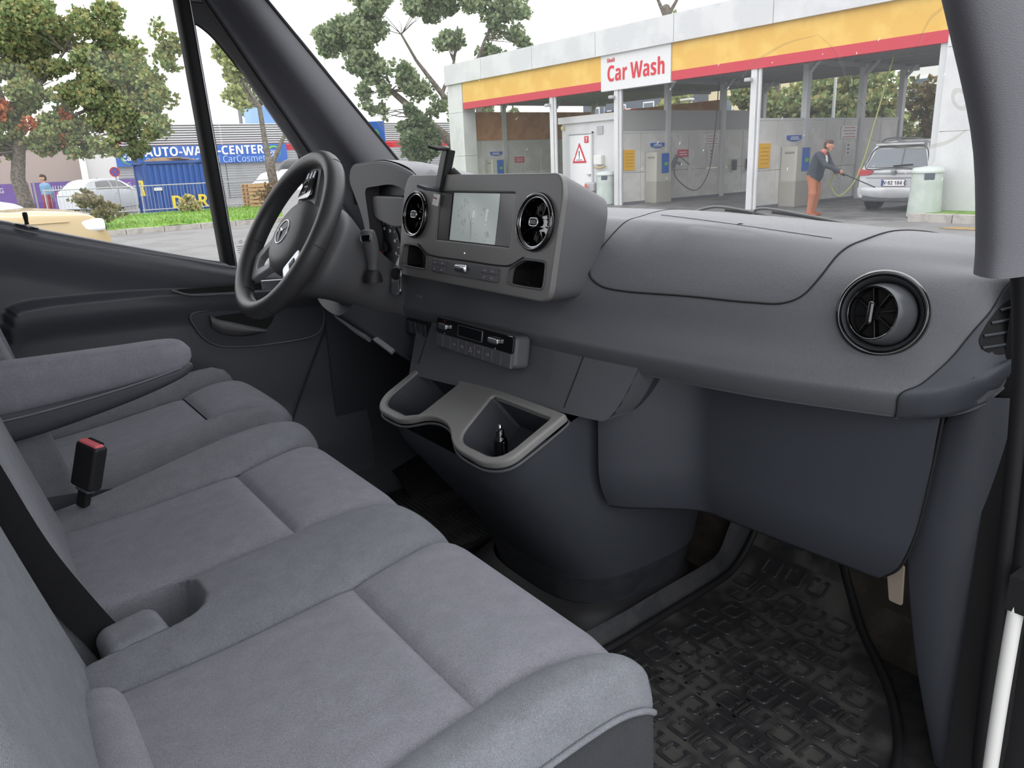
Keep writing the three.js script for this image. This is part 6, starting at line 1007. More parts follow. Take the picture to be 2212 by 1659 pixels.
// wash centre with corrugated cladding
{
  const b = thing('wash_centre', 'long grey corrugated hall with blue lettered sign and red stripe', 'building', [-50, GY, -22]);
  const clad = (z0, z1, y0, y1, m, name = 'cladding', x = -48) => { const n = Math.max(2, Math.round((y1 - y0) / 0.14)), pts = [[0, y0]]; for (let i = 0; i < n; i++) { const y = y0 + (y1 - y0) * i / n, d = (y1 - y0) / n; pts.push([0.05, y + d * 0.15], [0.05, y + d * 0.5], [0, y + d * 0.65], [0, y + d]); } pts.push([-0.1, y1], [-0.1, y0]); return w(name, mv(rot(ext(pts, z1 - z0), 0, 0, 0), x, 0, z0), m, b); };
  const grey = flat('#b4b5b6', 0.45, { metalness: 0.3 }), pale = flat('#c9c9c8', 0.5);
  for (let i = 0; i < 6; i++) { clad(-44.4 + i * 6 + 0.02, -38.4 + i * 6 - 0.02, GY, 2.1, grey); clad(-44.4 + i * 6 + 0.02, -38.4 + i * 6 - 0.02, 2.5, 3.72, pale, 'upper_cladding', -48.2); }
  for (let i = 0; i < 3; i++) clad(-44.4 + i * 12, -32.4 + i * 12, 2.1, 2.5, flat('#cf3440', 0.5), 'red_stripe');
  w('hall_core', boxAt(-59.5, -48.15, GY, 3.7, -44.4, -8.5), pale, b);
  for (const z of [-27.2, -31.0]) { const f = w('window', boxAt(-48.05, -47.9, 1.75, 2.4, z - 1.5, z), flat('#e0e0e0', 0.5), b); p('pane', mv(boxAt(-47.9, -47.88, 1.85, 2.3, z - 1.4, z - 0.1), -b.position.x, -b.position.y, -b.position.z), flat('#8fa0b0', 0.15), f); }
  w('blue_upper_box', boxAt(-52, -49, 3.7, 4.8, -19, -17.2), flat('#6f96c8', 0.5), b);
  w('chimney_pipe', rod([-50, 3.7, -16.3], [-50, 5.6, -16.3], 0.12), E_.under, b);
  const s = thing('blue_hall_sign', 'long blue sign with white wash centre lettering on the corrugated hall', 'sign', [-47.9, 1.45, -13.6]);
  w('sign_board', boxAt(-47.9, -47.75, 1.45, 2.5, -18.2, -8.4), flat('#2a62b8', 0.5), s);
  const put = (g, z, y) => mv(rot(g, 0, PI / 2), -47.74, y, z);
  w('lettering', put(letters('AUTO-WASH-CENTER', 0.5, 0.02), -9.9, 1.95), flat('#f4f4f4', 0.5), s);
  w('lettering_line', put(letters('Staubsauger  und CarCosmetic', 0.38, 0.02, fontR), -9.9, 1.5), flat('#a8c4ea', 0.5), s);
  for (const z of [-17.35, -9.05]) {
    const e = w('logo_ring', put(ext(ring2(0.42, 0, 0, 40), 0.02, 0, [ring2(0.36, 0.03, -0.04, 40).reverse()]), z, 1.98), flat('#74c04a', 0.5), s);
    p('logo_text', mv(put(letters('clean', 0.16, 0.02, fontR, true), z, 2.08), -s.position.x, -s.position.y, -s.position.z), flat('#f4f4f4'), e); p('logo_text', mv(put(letters('car', 0.3, 0.02, fontB, true), z, 1.87), -s.position.x, -s.position.y, -s.position.z), flat('#f4f4f4'), e);
  }
  const t = thing('taupe_building', 'plain taupe wall of a building left of the corrugated hall', 'building', [-62, GY, 0]);
  w('wall', boxAt(-66, -60, GY, 2.9, -8.2, 16), flat('#a3938c', 0.8), t); w('roof_edge', boxAt(-66.1, -59.9, 2.9, 3.1, -8.3, 16), flat('#8d8078', 0.8), t);
  for (const z of [-3, 4]) w('door_strip', boxAt(-60, -59.95, GY, 1.6, z - 0.2, z + 0.2), flat('#7d716b', 0.8), t);
  // blue banner post and price pylon
  const bp = thing('blue_banner_pylon', 'slim blue pylon with green ring logo before the corrugated hall', 'sign', [-38.8, GY, -20]);
  bp.rotation.y = 0.95; p('post', mv(box(0.2, 2.4, 0.2), 0, 1.2, 0), E_.steel, bp); p('panel', mv(rbox(0.95, 2.1, 0.25, 0.04), 0, 2.8, 0), flat('#2a62b8', 0.5), bp); const lg = p('logo_ring', mv(ext(ring2(0.3, 0, 0, 30, 0.36), 0.02, 0, [ring2(0.25, 0.02, -0.03, 30, 0.31).reverse()]), -0.1, 3.1, 0.13), flat('#74c04a'), bp); p('logo_text', mv(letters('car', 0.24, 0.02, fontB, true), -0.1, 2.95, 0.13), flat('#f4f4f4'), lg);
  const py = thing('station_pylon', 'tall white station pylon partly hidden by the windscreen pillar', 'sign', [-39.8, GY, -17.3]);
  py.rotation.y = 0.95; p('pylon_body', mv(ext(rrect(1.3, 8.9, 0.25), 0.5, 0.06), 0, 4.45, 0), flat('#e6e6e6', 0.4), py); p('pylon_edge', mv(rbox(0.3, 8.6, 0.6, 0.14, 4), 0.55, 4.4, 0.25), flat('#f4f4f4', 0.35), py); p('red_disc', mv(ext(ring2(0.36, -0.26, 6.9, 36), 0.03), 0, 0, 0.5), flat('#d84c44', 0.5), py);
  for (const [y, m] of [[2.75, '#3aa6a8'], [2.15, '#e6e6e6'], [1.65, '#e6b83a']]) p('price_box', mv(box(0.9, 0.42, 0.05), -0.1, y, 0.53), flat(m, 0.5), py);
}
// blue site container, pallets, hoardings
{
  const c = thing('site_container', 'blue corrugated site container with yellow lettering', 'container', [-33.2, GY, -7.95]);
  const bl = flat('#2c559c', 0.55), len = 2.5, dep = 1.9, H = 2.0;
  c.rotation.y = 0.0;
  p('container_core', mv(box(dep - 0.1, H - 0.1, len - 0.1), 0, H / 2 + 0.02, 0), bl, c);
  for (let k = 0; k < 11; k++) p('wall_rib', mv(box(0.06, H - 0.2, 0.11), dep / 2 - 0.02, H / 2, -len / 2 + 0.17 + k * 0.22), bl, c);
  for (let k = 0; k < 8; k++) p('wall_rib', mv(box(0.11, H - 0.2, 0.06), -dep / 2 + 0.2 + k * 0.22, H / 2, len / 2 - 0.02), bl, c);
  for (const [x, z] of [[1, 1], [1, -1], [-1, 1], [-1, -1]]) p('corner_post', mv(box(0.12, H, 0.12), x * dep / 2, H / 2, z * len / 2), flat('#25498a', 0.5), c);
  p('roof_rim', merge([mv(box(dep + 0.14, 0.1, 0.12), 0, H, len / 2), mv(box(dep + 0.14, 0.1, 0.12), 0, H, -len / 2), mv(box(0.12, 0.1, len), dep / 2, H, 0), mv(box(0.12, 0.1, len), -dep / 2, H, 0)]), flat('#25498a', 0.5), c);
  p('lettering', mv(rot(letters('DORR', 0.5, 0.03), 0, PI / 2), dep / 2 + 0.02, 0.22, 0.5), flat('#ecd23a', 0.5), c);
  p('lettering', mv(letters('IR', 0.6, 0.03), -0.45, 0.75, len / 2 + 0.02), flat('#ecd23a', 0.5), c);
  p('lock_plate', mv(box(0.04, 0.12, 0.3), dep / 2 + 0.02, 1.0, 0.9), flat('#d8d8d4', 0.5), c);
  for (let k = 0; k < 4; k++) { const o = thing('loose_board', ['rough wooden board lying lowest on the blue container roof', 'rough wooden board lying askew on the blue container roof', 'rough wooden board overhanging the blue container roof', 'short rough board lying on top of the blue container roof'][k], 'board', [-33.2, GY + 2.06 + k * 0.04, -7.95 + k * 0.05]); o.rotation.y = 0.4 - k * 0.35; p('plank', box(0.3, 0.04, 2.3 - k * 0.4), flat('#a58d70', 0.9), o); p('end_batten', mv(box(0.32, 0.05, 0.06), 0, 0.0, 0.9 - k * 0.2), flat('#94795c', 0.9), o); }
  // pallets
  const wood = [flat('#a98763', 0.9), flat('#b89572', 0.9), flat('#9a7855', 0.9)];
  const pal = (x, z, n, l) => { for (let k = 0; k < n; k++) { const o = thing('wooden_pallet', l + ', ' + ['lowest', 'second from below', 'third from below', 'fourth from below', 'fifth from below', 'topmost'][k === n - 1 ? 5 : k], 'pallet', [x + rr(-0.03, 0.03), GY + 0.16 + k * 0.15, z], 'stacked pallets'); o.rotation.y = 0.1 + rr(-0.05, 0.05); for (let i = 0; i < 5; i++) p('deck_slat', mv(box(0.8, 0.022, 0.1), 0, 0.13, -0.52 + i * 0.26), wood[i % 3], o); for (let i = 0; i < 3; i++) p('bearer', mv(box(0.09, 0.09, 1.2), -0.35 + i * 0.35, 0.075, 0), wood[1], o); for (let i = 0; i < 3; i++) p('foot_slat', mv(box(0.09, 0.022, 1.2), -0.35 + i * 0.35, 0.02, 0), wood[2], o); } };
  pal(-30.2, -10.4, 6, 'wooden pallet in the left stack by the pruned tree'); pal(-30.4, -12.0, 6, 'wooden pallet in the right stack by the pruned tree');
  // hoarding: purple boards with logo, mesh fence rails
  for (const [z, l] of [[-1.2, 'purple hoarding board nearest the left window edge'], [-3.9, 'purple hoarding board behind the woman'], [-6.6, 'purple hoarding board with yellow disc behind the white hatchback']]) { const o = thing('purple_hoarding', l, 'hoarding', [-42, GY, z - 1]); p('board', mv(box(0.06, 1.3, 2.6), 0, 0.75, 0), flat('#7a5aa8', 0.6), o); for (const s of [-1, 1]) p('stake', mv(box(0.08, 1.5, 0.08), 0, 0.75, s * 1.2), E_.steel, o); p('lettering', mv(rot(letters('HUNG', 0.22, 0.02), 0, PI / 2), 0.04, 1.0, 0.6), flat('#d8d0e4'), o); if (z < -6) p('yellow_disc', mv(rot(ext(ring2(0.28, 0, 0, 24), 0.02), 0, PI / 2), 0.04, 0.95, -0.9), flat('#e8cf3c'), o); }
  const fp = (z0, l) => { const o = thing('site_fence', l, 'fence', [-31.6, GY, z0]); for (const y of [0.25, 1.15]) p('rail', rod([0, y, 1.55], [0, y, -1.55], 0.022), E_.steel, o); for (const s of [-1, 1]) p('post', rod([0, 0, s * 1.5], [0, 1.2, s * 1.5], 0.022), E_.steel, o); for (let k = 0; k < 24; k++) p('bar', rod([0, 0.25, -1.45 + k * 0.126], [0, 1.15, -1.45 + k * 0.126], 0.006, 0.006, 5), E_.steel, o); p('foot', mv(rbox(0.5, 0.12, 0.2, 0.03), 0, 0.06, 1.5), E_.under, o); };
  fp(-4.6, 'grey mesh fence panel before the white hatchback'); fp(-7.8, 'grey mesh fence panel before the blue container'); fp(-11.0, 'grey mesh fence panel behind the pallets'); fp(-14.2, 'grey mesh fence panel right of the pallets');
  const ns = thing('no_stopping_sign', 'round blue and red no-stopping sign above the white hatchback', 'road sign', [-35.4, GY, -6.15]);
  ns.rotation.y = 1.2; p('pole', rod([0, 0, 0], [0, 1.75, 0], 0.03), E_.steel, ns); p('red_rim', mv(ext(ring2(0.2, 0, 1.72, 32), 0.02), 0, 0, 0.03), flat('#c8303a'), ns); p('blue_field', mv(ext(ring2(0.155, 0, 1.72, 32), 0.006), 0, 0, 0.05), flat('#2f55b0'), ns); for (const s of [-1, 1]) p('red_stroke', mv(rot(box(0.32, 0.035, 0.006), 0, 0, s * PI / 4), 0, 1.72, 0.06), flat('#c8303a'), ns);
  const wc = thing('traffic_cone', 'orange traffic cone behind the right pallet stack', 'traffic cone', [-31.0, GY, -12.9]); p('foot', mv(rbox(0.36, 0.05, 0.36, 0.01), 0, 0.025, 0), E_.under, wc); p('cone', lathe([[0.16, 0.05], [0.04, 1.0], [0, 1.0]], 18), flat('#e8902e', 0.5), wc); p('red_sleeve', lathe([[0.1, 0.45], [0.075, 0.65]], 18).scale(1.06, 1, 1.06), flat('#d84038'), wc);
}
// cars on the far side
{
  const white = mat({ color: '#d3d6da', roughness: 0.3, clearcoat: 0.6 });
  const hatch = (name, label, x, z, turn, m) => {
    const c = thing(name, label, 'car', [x, GY, z]); c.rotation.y = turn;
    const B = carBody({ z0: -1.95, z1: 1.95, w: [[-1.95, 0.7], [-1.7, 0.82], [0, 0.85], [1.5, 0.8], [1.95, 0.62]], top: [[-1.95, 0.85], [-1.8, 1.05], [-1.3, 1.38], [-0.4, 1.47], [0.2, 1.4], [0.95, 1.0], [1.6, 0.84], [1.95, 0.58]], belt: [[-1.95, 0.98], [0.9, 0.88], [1.95, 0.6]], roof: [[-1.95, 0.64], [-1.2, 0.6], [0.1, 0.6], [0.95, 0.72], [1.95, 0.56]], sill: [[-1.95, 0.3], [-1.6, 0.22], [1.95, 0.24]] });
    p('body', B.body, m, c);
    for (const s of [-1, 1]) {
      p('side_window', B.patch((v) => -1.25 + 0.15 * v, (v) => -0.42, 0.6, 0.7, s, 0.008), E_.carGlass, c); p('side_window', B.patch((v) => -0.36, (v) => 0.75 - 0.5 * v, 0.6, 0.7, s, 0.008), E_.carGlass, c);
      for (const zz of [-1.25, 1.22]) { p('wheel_arch', arch(s * 0.85, zz, 0.3, s), E_.tyre, c); wheel(c, s * 0.76, zz, 0.3, s); }
      p('door_handle', mv(rbox(0.02, 0.03, 0.14, 0.008), s * 0.85, 0.84, -0.3), E_.steel, c); p('tail_light', mv(rbox(0.1, 0.16, 0.14, 0.03), s * 0.72, 0.9, -1.82), flat('#c23640', 0.3), c); p('head_light', mv(rbox(0.12, 0.12, 0.2, 0.04), s * 0.66, 0.68, 1.75), flat('#e8e8e8', 0.2), c); p('wing_mirror', mv(rbox(0.16, 0.1, 0.09, 0.03), s * 0.95, 0.95, 0.65), m, c);
    }
    return c;
  };
  hatch('white_hatchback', 'white hatchback parked behind the fence left of the blue container', -37.3, -6.0, PI + 0.6, white);
  hatch('white_hatchback', 'white hatchback seen through the quarter window behind the pallets', -34.6, -13.2, PI + 0.7, white);
  const s = thing('beige_suv', 'sand-coloured off-road car nose seen low in the driver window', 'car', [-11.9, GY, 0.42]); s.rotation.y = PI;
  const sand = mat({ color: '#b39d72', roughness: 0.35, clearcoat: 0.6 });
  const B = carBody({ z0: -2.3, z1: 2.3, w: [[-2.3, 0.8], [-2, 0.93], [1.6, 0.93], [2.1, 0.88], [2.3, 0.74]], top: [[-2.3, 1.0], [-2.2, 1.6], [-1.9, 1.85], [0.2, 1.85], [0.9, 1.22], [1.5, 1.16], [2.05, 1.08], [2.2, 0.98], [2.3, 0.78]], belt: [[-2.3, 1.15], [2.3, 1.05]], roof: [[-2.3, 0.75], [0.2, 0.68], [0.9, 0.8], [2.0, 0.8], [2.3, 0.68]], sill: [[-2.3, 0.4], [2.3, 0.42]] });
  p('body', B.body, sand, s);
  for (const q of [-1, 1]) { for (const z of [-1.4, 1.42]) { p('wheel_arch', arch(q * 0.945, z, 0.42, q), flat('#6a6250', 0.6), s); wheel(s, q * 0.86, z, 0.4, q); } p('head_light', mv(rbox(0.2, 0.17, 0.36, 0.05), q * 0.8, 0.93, 2.06), mat({ color: '#eceff0', roughness: 0.1, clearcoat: 1 }), s); p('side_window', B.patch(-1.9, 0.3, 0.6, 0.7, q, 0.008), E_.carGlass, s); p('fender_line', mv(rbox(0.02, 0.02, 1.2, 0.008), q * 0.93, 1.0, 1.2), sand, s); }
  p('grille', mv(rbox(1.0, 0.25, 0.06, 0.03), 0, 0.78, 2.28), E_.tyre, s); p('front_bumper', mv(rbox(1.5, 0.26, 0.2, 0.08), 0, 0.55, 2.24), sand, s);
  const g = thing('pale_van', 'pale blue-grey vehicle cut by the left picture edge', 'van', [-15.8, GY, 0.92]); g.rotation.y = PI;
  const G = carBody({ z0: -2.4, z1: 2.2, w: [[-2.4, 0.85], [1.6, 0.9], [2.2, 0.76]], top: [[-2.4, 2.0], [0.9, 2.0], [1.3, 1.7], [1.7, 1.25], [2.1, 1.1], [2.2, 0.9]], belt: [[-2.4, 1.2], [2.2, 1.0]], roof: [[-2.4, 0.74], [1, 0.72], [2.2, 0.7]], sill: [[-2.4, 0.35], [2.2, 0.35]] });
  p('body', G.body, flat('#aab4c0', 0.35), g); for (const q of [-1, 1]) { p('side_window', G.patch(-0.3, 1.25, 0.6, 0.7, q, 0.008), E_.carGlass, g); for (const z of [-1.5, 1.4]) wheel(g, q * 0.82, z, 0.33, q); p('head_light', mv(rbox(0.2, 0.2, 0.2, 0.05), q * 0.7, 0.85, 2.1), flat('#e8ecef', 0.1), g); }
}
// ================================================================ trees and shrubs
const leafG = (() => { const q = []; for (const [ax, ay, az] of [[0, 0, 0], [1.1, 2.1, 0.3], [-0.8, 4.2, 0.6]]) { const s = new THREE.BufferGeometry(); s.setAttribute('position', new THREE.Float32BufferAttribute([0, 0, 0, 0.42, 0.5, 0.1, 0, 1, 0.22, 0, 0, 0, 0, 1, 0.22, -0.42, 0.5, 0.1], 3)); s.computeVertexNormals(); q.push(rot(s, ax, ay, az)); } const g = merge(q); g.setAttribute('uv', new THREE.Float32BufferAttribute(new Float32Array(g.attributes.position.count * 2), 2)); return g; })();
const leafM = mat({ color: '#ffffff', roughness: 0.8, transmission: 0.3, thickness: 0 }), barkM = mat({ map: stain([0.36, 0.33, 0.3], [0.48, 0.45, 0.41], 0.6, 10, 71), roughness: 1 });
// blobs: [x, y, z, rx, ry, rz]; limbs: polylines with radii; all in the tree's own coordinates
function tree(name, label, base, limbs, blobs, n, size, cols, group) {
  const o = thing(name, label, name.includes('shrub') ? 'shrub' : 'tree', base, group), tg = [];
  for (const L of limbs) for (let i = 0; i < L.length - 1; i++) tg.push(rod(L[i].slice(0, 3), L[i + 1].slice(0, 3), L[i][3], L[i + 1][3], 9), mv(new THREE.SphereGeometry(L[i + 1][3], 8, 6), ...L[i + 1].slice(0, 3)));
  const ends = limbs.map((L) => L[L.length - 1]);
  for (const b of blobs) for (let k = 0; k < 4; k++) { const e = ends[Math.floor(rnd() * ends.length)]; let best = e, bd = 1e9; for (const L of limbs) for (const q of L) { const d = Math.hypot(q[0] - b[0], q[1] - b[1], q[2] - b[2]) + (q[1] > b[1] + 0.5 ? 2 : 0); if (d < bd) { bd = d; best = q; } } const t = [b[0] + rr(-0.7, 0.7) * b[3], b[1] + rr(-0.6, 0.6) * b[4], b[2] + rr(-0.7, 0.7) * b[5]], mid = [(best[0] + t[0]) / 2 + rr(-0.2, 0.2), (best[1] + t[1]) / 2 + rr(-0.1, 0.3), (best[2] + t[2]) / 2 + rr(-0.2, 0.2)], r = min(best[3] * 0.5, 0.05); tg.push(rod(best.slice(0, 3), mid, r, r * 0.6, 6), rod(mid, t, r * 0.6, r * 0.2, 5)); }
  p('trunk', merge(tg), barkM, o);
  const im = new THREE.InstancedMesh(leafG, leafM, n), m4 = new THREE.Matrix4(), q = new THREE.Quaternion(), c = new THREE.Color(), tot = blobs.reduce((a, b) => a + b[3] * b[4] * b[5], 0);
  let k = 0; const subs = blobs.map((b) => Array.from({ length: 9 }, () => { const th = rr(0, 2 * PI), c0 = rr(-1, 1), s0 = sqrt(1 - c0 * c0), r = Math.pow(rnd(), 0.4) * 0.85; return [r * s0 * cos(th), r * c0, r * s0 * sin(th), rr(0.3, 0.52)]; }));
  blobs.forEach((b, bi) => {
    const cnt = bi === blobs.length - 1 ? n - k : Math.round(n * b[3] * b[4] * b[5] / tot);
    for (let i = 0; i < cnt && k < n; i++, k++) {
      const th = rr(0, 2 * PI), ph = Math.acos(rr(-1, 1)), r = Math.pow(rnd(), 0.5), sb = subs[bi][Math.floor(rnd() * 9)];
      q.setFromEuler(new THREE.Euler(rr(-1, 1), rr(0, 6.3), rr(-1, 1))); const s = size * rr(0.6, 1.25);
      m4.compose(V(b[0] + b[3] * (sb[0] + sb[3] * r * sin(ph) * cos(th)), b[1] + b[4] * (sb[1] + sb[3] * r * cos(ph)), b[2] + b[5] * (sb[2] + sb[3] * r * sin(ph) * sin(th))), q, V(s, s, s)); im.setMatrixAt(k, m4);
      const set = b[6] ?? cols, pick = set[Math.floor(rnd() * set.length)], v = rr(0.8, 1.2); c.set(pick); c.multiplyScalar(v); im.setColorAt(k, c);
    }
  });
  im.name = 'foliage'; im.userData.kind = 'stuff'; im.castShadow = im.receiveShadow = true; o.add(im); return o;
}
{
  const g1 = ['#a39a60', '#8f9058', '#7d9058', '#8a9a62', '#9ba86c', '#718450', '#a5ae74'], or = ['#c87040', '#bd6238', '#d8844a', '#a87248'], ye = ['#ddcf4a', '#ccc650', '#b2b658'], g2 = ['#a3ac72', '#b0b67c', '#939e68', '#bcbc7e'], g3 = ['#84956e', '#95a47c', '#788a66', '#a5b086'], dk = ['#728460', '#819068', '#667858'];
  const b1 = [-37.6, GY, -3.0];
  tree('maple_tree', 'large maple with orange leaf clusters in the driver window', b1, [[[0, 0, 0, 0.32], [0.25, 1.6, 0.2, 0.27], [0.3, 3.0, -0.1, 0.24], [0.4, 4.6, 0.2, 0.16], [0.2, 6.5, 0.4, 0.09], [0.4, 8.2, 0.3, 0.05]], [[0.3, 2.8, 0, 0.16], [0.9, 3.6, -1.2, 0.11], [1.8, 4.2, -2.6, 0.06], [2.3, 4.5, -3.8, 0.03]], [[0.3, 3.4, 0, 0.14], [0.8, 5.0, -1.0, 0.1], [1.6, 6.4, -2.2, 0.05]], [[0.35, 3.8, 0, 0.12], [-0.3, 4.8, 1.2, 0.08], [-0.6, 5.6, 2.4, 0.04]], [[0.3, 2.7, 0, 0.1], [1.2, 3.1, -1.0, 0.06], [2.2, 3.0, -2.4, 0.03]]],
    [[2.6, 5.0, -4.1, 1.3, 1.5, 1.4], [2.2, 6.3, -3.3, 1.5, 1.5, 1.6], [1.2, 7.4, -1.8, 1.6, 1.4, 1.9], [0.2, 8.3, -0.2, 1.7, 1.4, 1.9], [-0.4, 6.7, 1.5, 1.6, 1.3, 1.5], [0.8, 5.9, -0.9, 1.3, 1.0, 1.4], [1.9, 4.4, -2.6, 1.2, 0.9, 1.3], [2.3, 3.6, -3.5, 0.9, 0.8, 1.2], [2.8, 3.9, -4.6, 0.7, 1.0, 0.8], [1.2, 3.0, -1.2, 0.8, 0.7, 0.9], [1.7, 2.6, -2.0, 0.6, 0.5, 0.7], [0.9, 4.1, 0.7, 0.8, 0.7, 0.8, or], [1.2, 3.7, -0.7, 0.5, 0.6, 0.5, or], [1.5, 3.6, -1.6, 0.4, 0.8, 0.4, or], [2.3, 2.9, -3.4, 0.35, 0.5, 0.35, or], [0.6, 5.4, 0.6, 0.6, 0.6, 0.6, or], [0.9, 3.1, -1.9, 0.6, 0.3, 1.0, ye], [0.2, 3.0, 0.8, 0.7, 0.6, 0.6], [0.6, 5.0, 1.5, 1.2, 1.0, 1.2], [1.0, 4.6, -0.4, 1.0, 0.8, 1.2], [0.2, 3.9, 1.8, 1.0, 0.9, 0.9], [1.6, 3.4, -2.2, 0.9, 0.6, 1.0], [2.0, 5.4, -2.6, 1.3, 1.0, 1.5], [0.6, 2.4, 1.4, 0.8, 0.5, 0.6], [2.6, 2.7, -3.9, 0.7, 0.7, 0.7], [4.0, 6.2, -5.3, 0.7, 1.0, 0.8], [3.9, 4.6, -4.9, 0.8, 0.8, 0.8], [4.0, 3.4, -4.6, 0.7, 0.6, 0.8], [2.2, 7.4, -3.4, 1.2, 0.9, 1.2], [0.0, 6.4, -0.8, 1.2, 1.0, 1.2], [0.5, 3.9, 0.2, 0.9, 0.7, 0.9], [1.4, 3.6, -1.2, 0.9, 0.7, 0.9], [2.9, 2.7, -2.9, 0.8, 0.5, 0.8], [-0.4, 2.8, 0.4, 0.7, 0.6, 0.7]], 40000, 0.17, g1);
  const b2 = [-31.3, GY, -11.4];
  tree('pruned_tree', 'pruned tree with forked trunk seen through the quarter window', b2, [[[0, 0, 0, 0.2], [0.02, 1.1, 0.05, 0.19], [0.0, 1.9, 0.1, 0.2]], [[0, 1.7, 0.1, 0.13], [-0.1, 2.8, 0.15, 0.11], [0.05, 4.0, 0.25, 0.09], [-0.2, 5.0, 0.75, 0.06], [-0.4, 6.2, 1.2, 0.04]], [[0, 1.7, 0.05, 0.1], [0.1, 2.6, -0.45, 0.08], [0.2, 3.4, -0.9, 0.05], [0.2, 4.0, -1.1, 0.03]]],
    [[-0.5, 6.6, 1.2, 0.9, 0.9, 0.8], [-0.2, 5.6, 1.2, 0.8, 0.9, 0.6], [0, 4.4, 1.0, 0.6, 0.7, 0.5], [0.2, 3.9, -1.0, 0.5, 0.6, 0.5], [0.3, 3.0, -1.5, 0.4, 0.8, 0.3], [-0.4, 5.2, 0.2, 0.5, 0.8, 0.5]], 2600, 0.17, g2);
  const b3 = [-32.4, GY, -22.4];
  tree('broad_tree', 'broad spreading tree beside the car wash roof', b3, [[[0, 0, 0, 0.34], [-0.2, 1.6, 0.4, 0.3], [-0.6, 2.6, 1.3, 0.26], [-1.2, 3.7, 2.4, 0.2], [-2.0, 5.0, 3.6, 0.13], [-2.9, 5.8, 4.8, 0.07]], [[-0.1, 1.2, 0.2, 0.22], [-0.2, 3.2, 0.6, 0.19], [-0.9, 4.8, 1.4, 0.14], [-1.8, 6.4, 2.2, 0.08], [-2.2, 7.6, 2.7, 0.05]], [[0, 1.0, 0, 0.2], [0.2, 3.6, -0.1, 0.16], [0.0, 5.4, 0.3, 0.12], [0.3, 7.2, -0.5, 0.07], [0.6, 8.6, -1.2, 0.04]], [[-0.9, 4.8, 1.4, 0.1], [-0.6, 6.2, 0.8, 0.07], [-0.4, 7.8, 0.6, 0.04]]],
    [[-3.2, 7.6, 5.2, 1.4, 1.4, 1.6], [-2.6, 8.6, 3.6, 1.5, 1.2, 1.6], [-1.4, 8.9, 1.8, 1.5, 1.2, 1.7], [0, 9.0, 0, 1.5, 1.1, 1.6], [0.8, 8.2, -1.6, 1.3, 1.0, 1.2], [-2.6, 6.2, 4.3, 1.3, 1.0, 1.4], [-1.6, 5.3, 3.1, 1.0, 0.9, 1.3], [-2.2, 4.9, 4.4, 0.8, 0.8, 0.9], [-0.6, 7.2, 1.2, 1.0, 0.7, 1.0], [0.4, 6.2, -0.6, 1.0, 0.8, 1.0], [-1.0, 4.2, 1.6, 0.7, 0.5, 0.8], [-2.5, 4.0, 4.2, 0.6, 0.6, 0.6], [1.4, 7.0, -1.8, 0.9, 0.6, 0.8]], 13500, 0.2, g3);
  tree('small_round_tree', 'small round tree before the corrugated hall', [-29.9, GY, -17.6], [[[0, 0, 0, 0.09], [0, 1.6, 0, 0.08], [0, 2.6, 0, 0.06], [0, 3.4, 0, 0.03]]], [[0, 3.3, 0, 0.75, 0.7, 0.75], [0.1, 2.6, 0.1, 1.05, 0.8, 1.05], [0, 1.9, 0, 0.85, 0.6, 0.85], [0.1, 1.4, -0.1, 0.5, 0.4, 0.5]], 4500, 0.17, dk);
  const pop = (x, z, h, r, l) => tree('poplar_tree', l, [x, GY, z], [[[0, 0, 0, 0.2], [0, h * 0.5, 0, 0.12], [0, h * 0.95, 0, 0.03]]], [[0, h * 0.45, 0, r, h * 0.3, r], [0.1, h * 0.7, 0.1, r * 0.9, h * 0.28, r * 0.9], [0, h * 0.28, 0, r, h * 0.2, r]], 3600, 0.24, ['#6f7c50', '#7e8a5a', '#8b9463']);
  pop(-66, -22.5, 9.4, 1.1, 'left slim poplar behind the corrugated hall'); pop(-65, -24.6, 9.8, 1.2, 'second slim poplar behind the corrugated hall'); pop(-62.2, -40.4, 9.0, 1.3, 'slim poplar behind the hall, left of the broad tree trunk'); pop(-61.6, -43.2, 9.4, 1.4, 'slim poplar behind the hall, nearer the broad tree trunk'); pop(-60.6, -45.2, 7.3, 1.2, 'shorter poplar behind the hall next to the broad tree trunk');
  tree('bare_tree', 'nearly bare tree trunk rising behind the car wash roof', [-28.6, GY, -31.8], [[[0, 0, 0, 0.4], [0, 4, 0, 0.34], [0.1, 7.6, 0, 0.3], [0, 8.6, 0.1, 0.22]], [[0, 8.0, 0, 0.12], [-0.3, 9.2, 0.5, 0.07], [-0.5, 10.2, 0.9, 0.04]], [[0, 8.2, 0, 0.11], [0.4, 9.4, -0.6, 0.07], [0.7, 10.6, -1.0, 0.03]]], [[-0.6, 6.9, 0.9, 0.8, 0.6, 0.8], [0.2, 7.6, -0.2, 0.5, 0.7, 0.5], [0.9, 9.8, -1.2, 0.8, 0.6, 0.8]], 260, 0.28, g2);
  // trees behind the wash bays
  const bk = (x, z, h, r, l, cols, nn = 2200) => tree('backdrop_tree', l, [x, GY, z], [[[0, 0, 0, 0.2], [0, h * 0.4, 0, 0.16], [0, h * 0.8, 0, 0.06]]], [[0, h * 0.62, 0, r, h * 0.36, r], [r * 0.5, h * 0.42, r * 0.3, r * 0.8, h * 0.3, r * 0.8], [-r * 0.5, h * 0.4, 0, r * 0.8, h * 0.3, r * 0.8], [0, h * 0.2, 0, r, h * 0.2, r]], nn * 3, 0.24, cols);
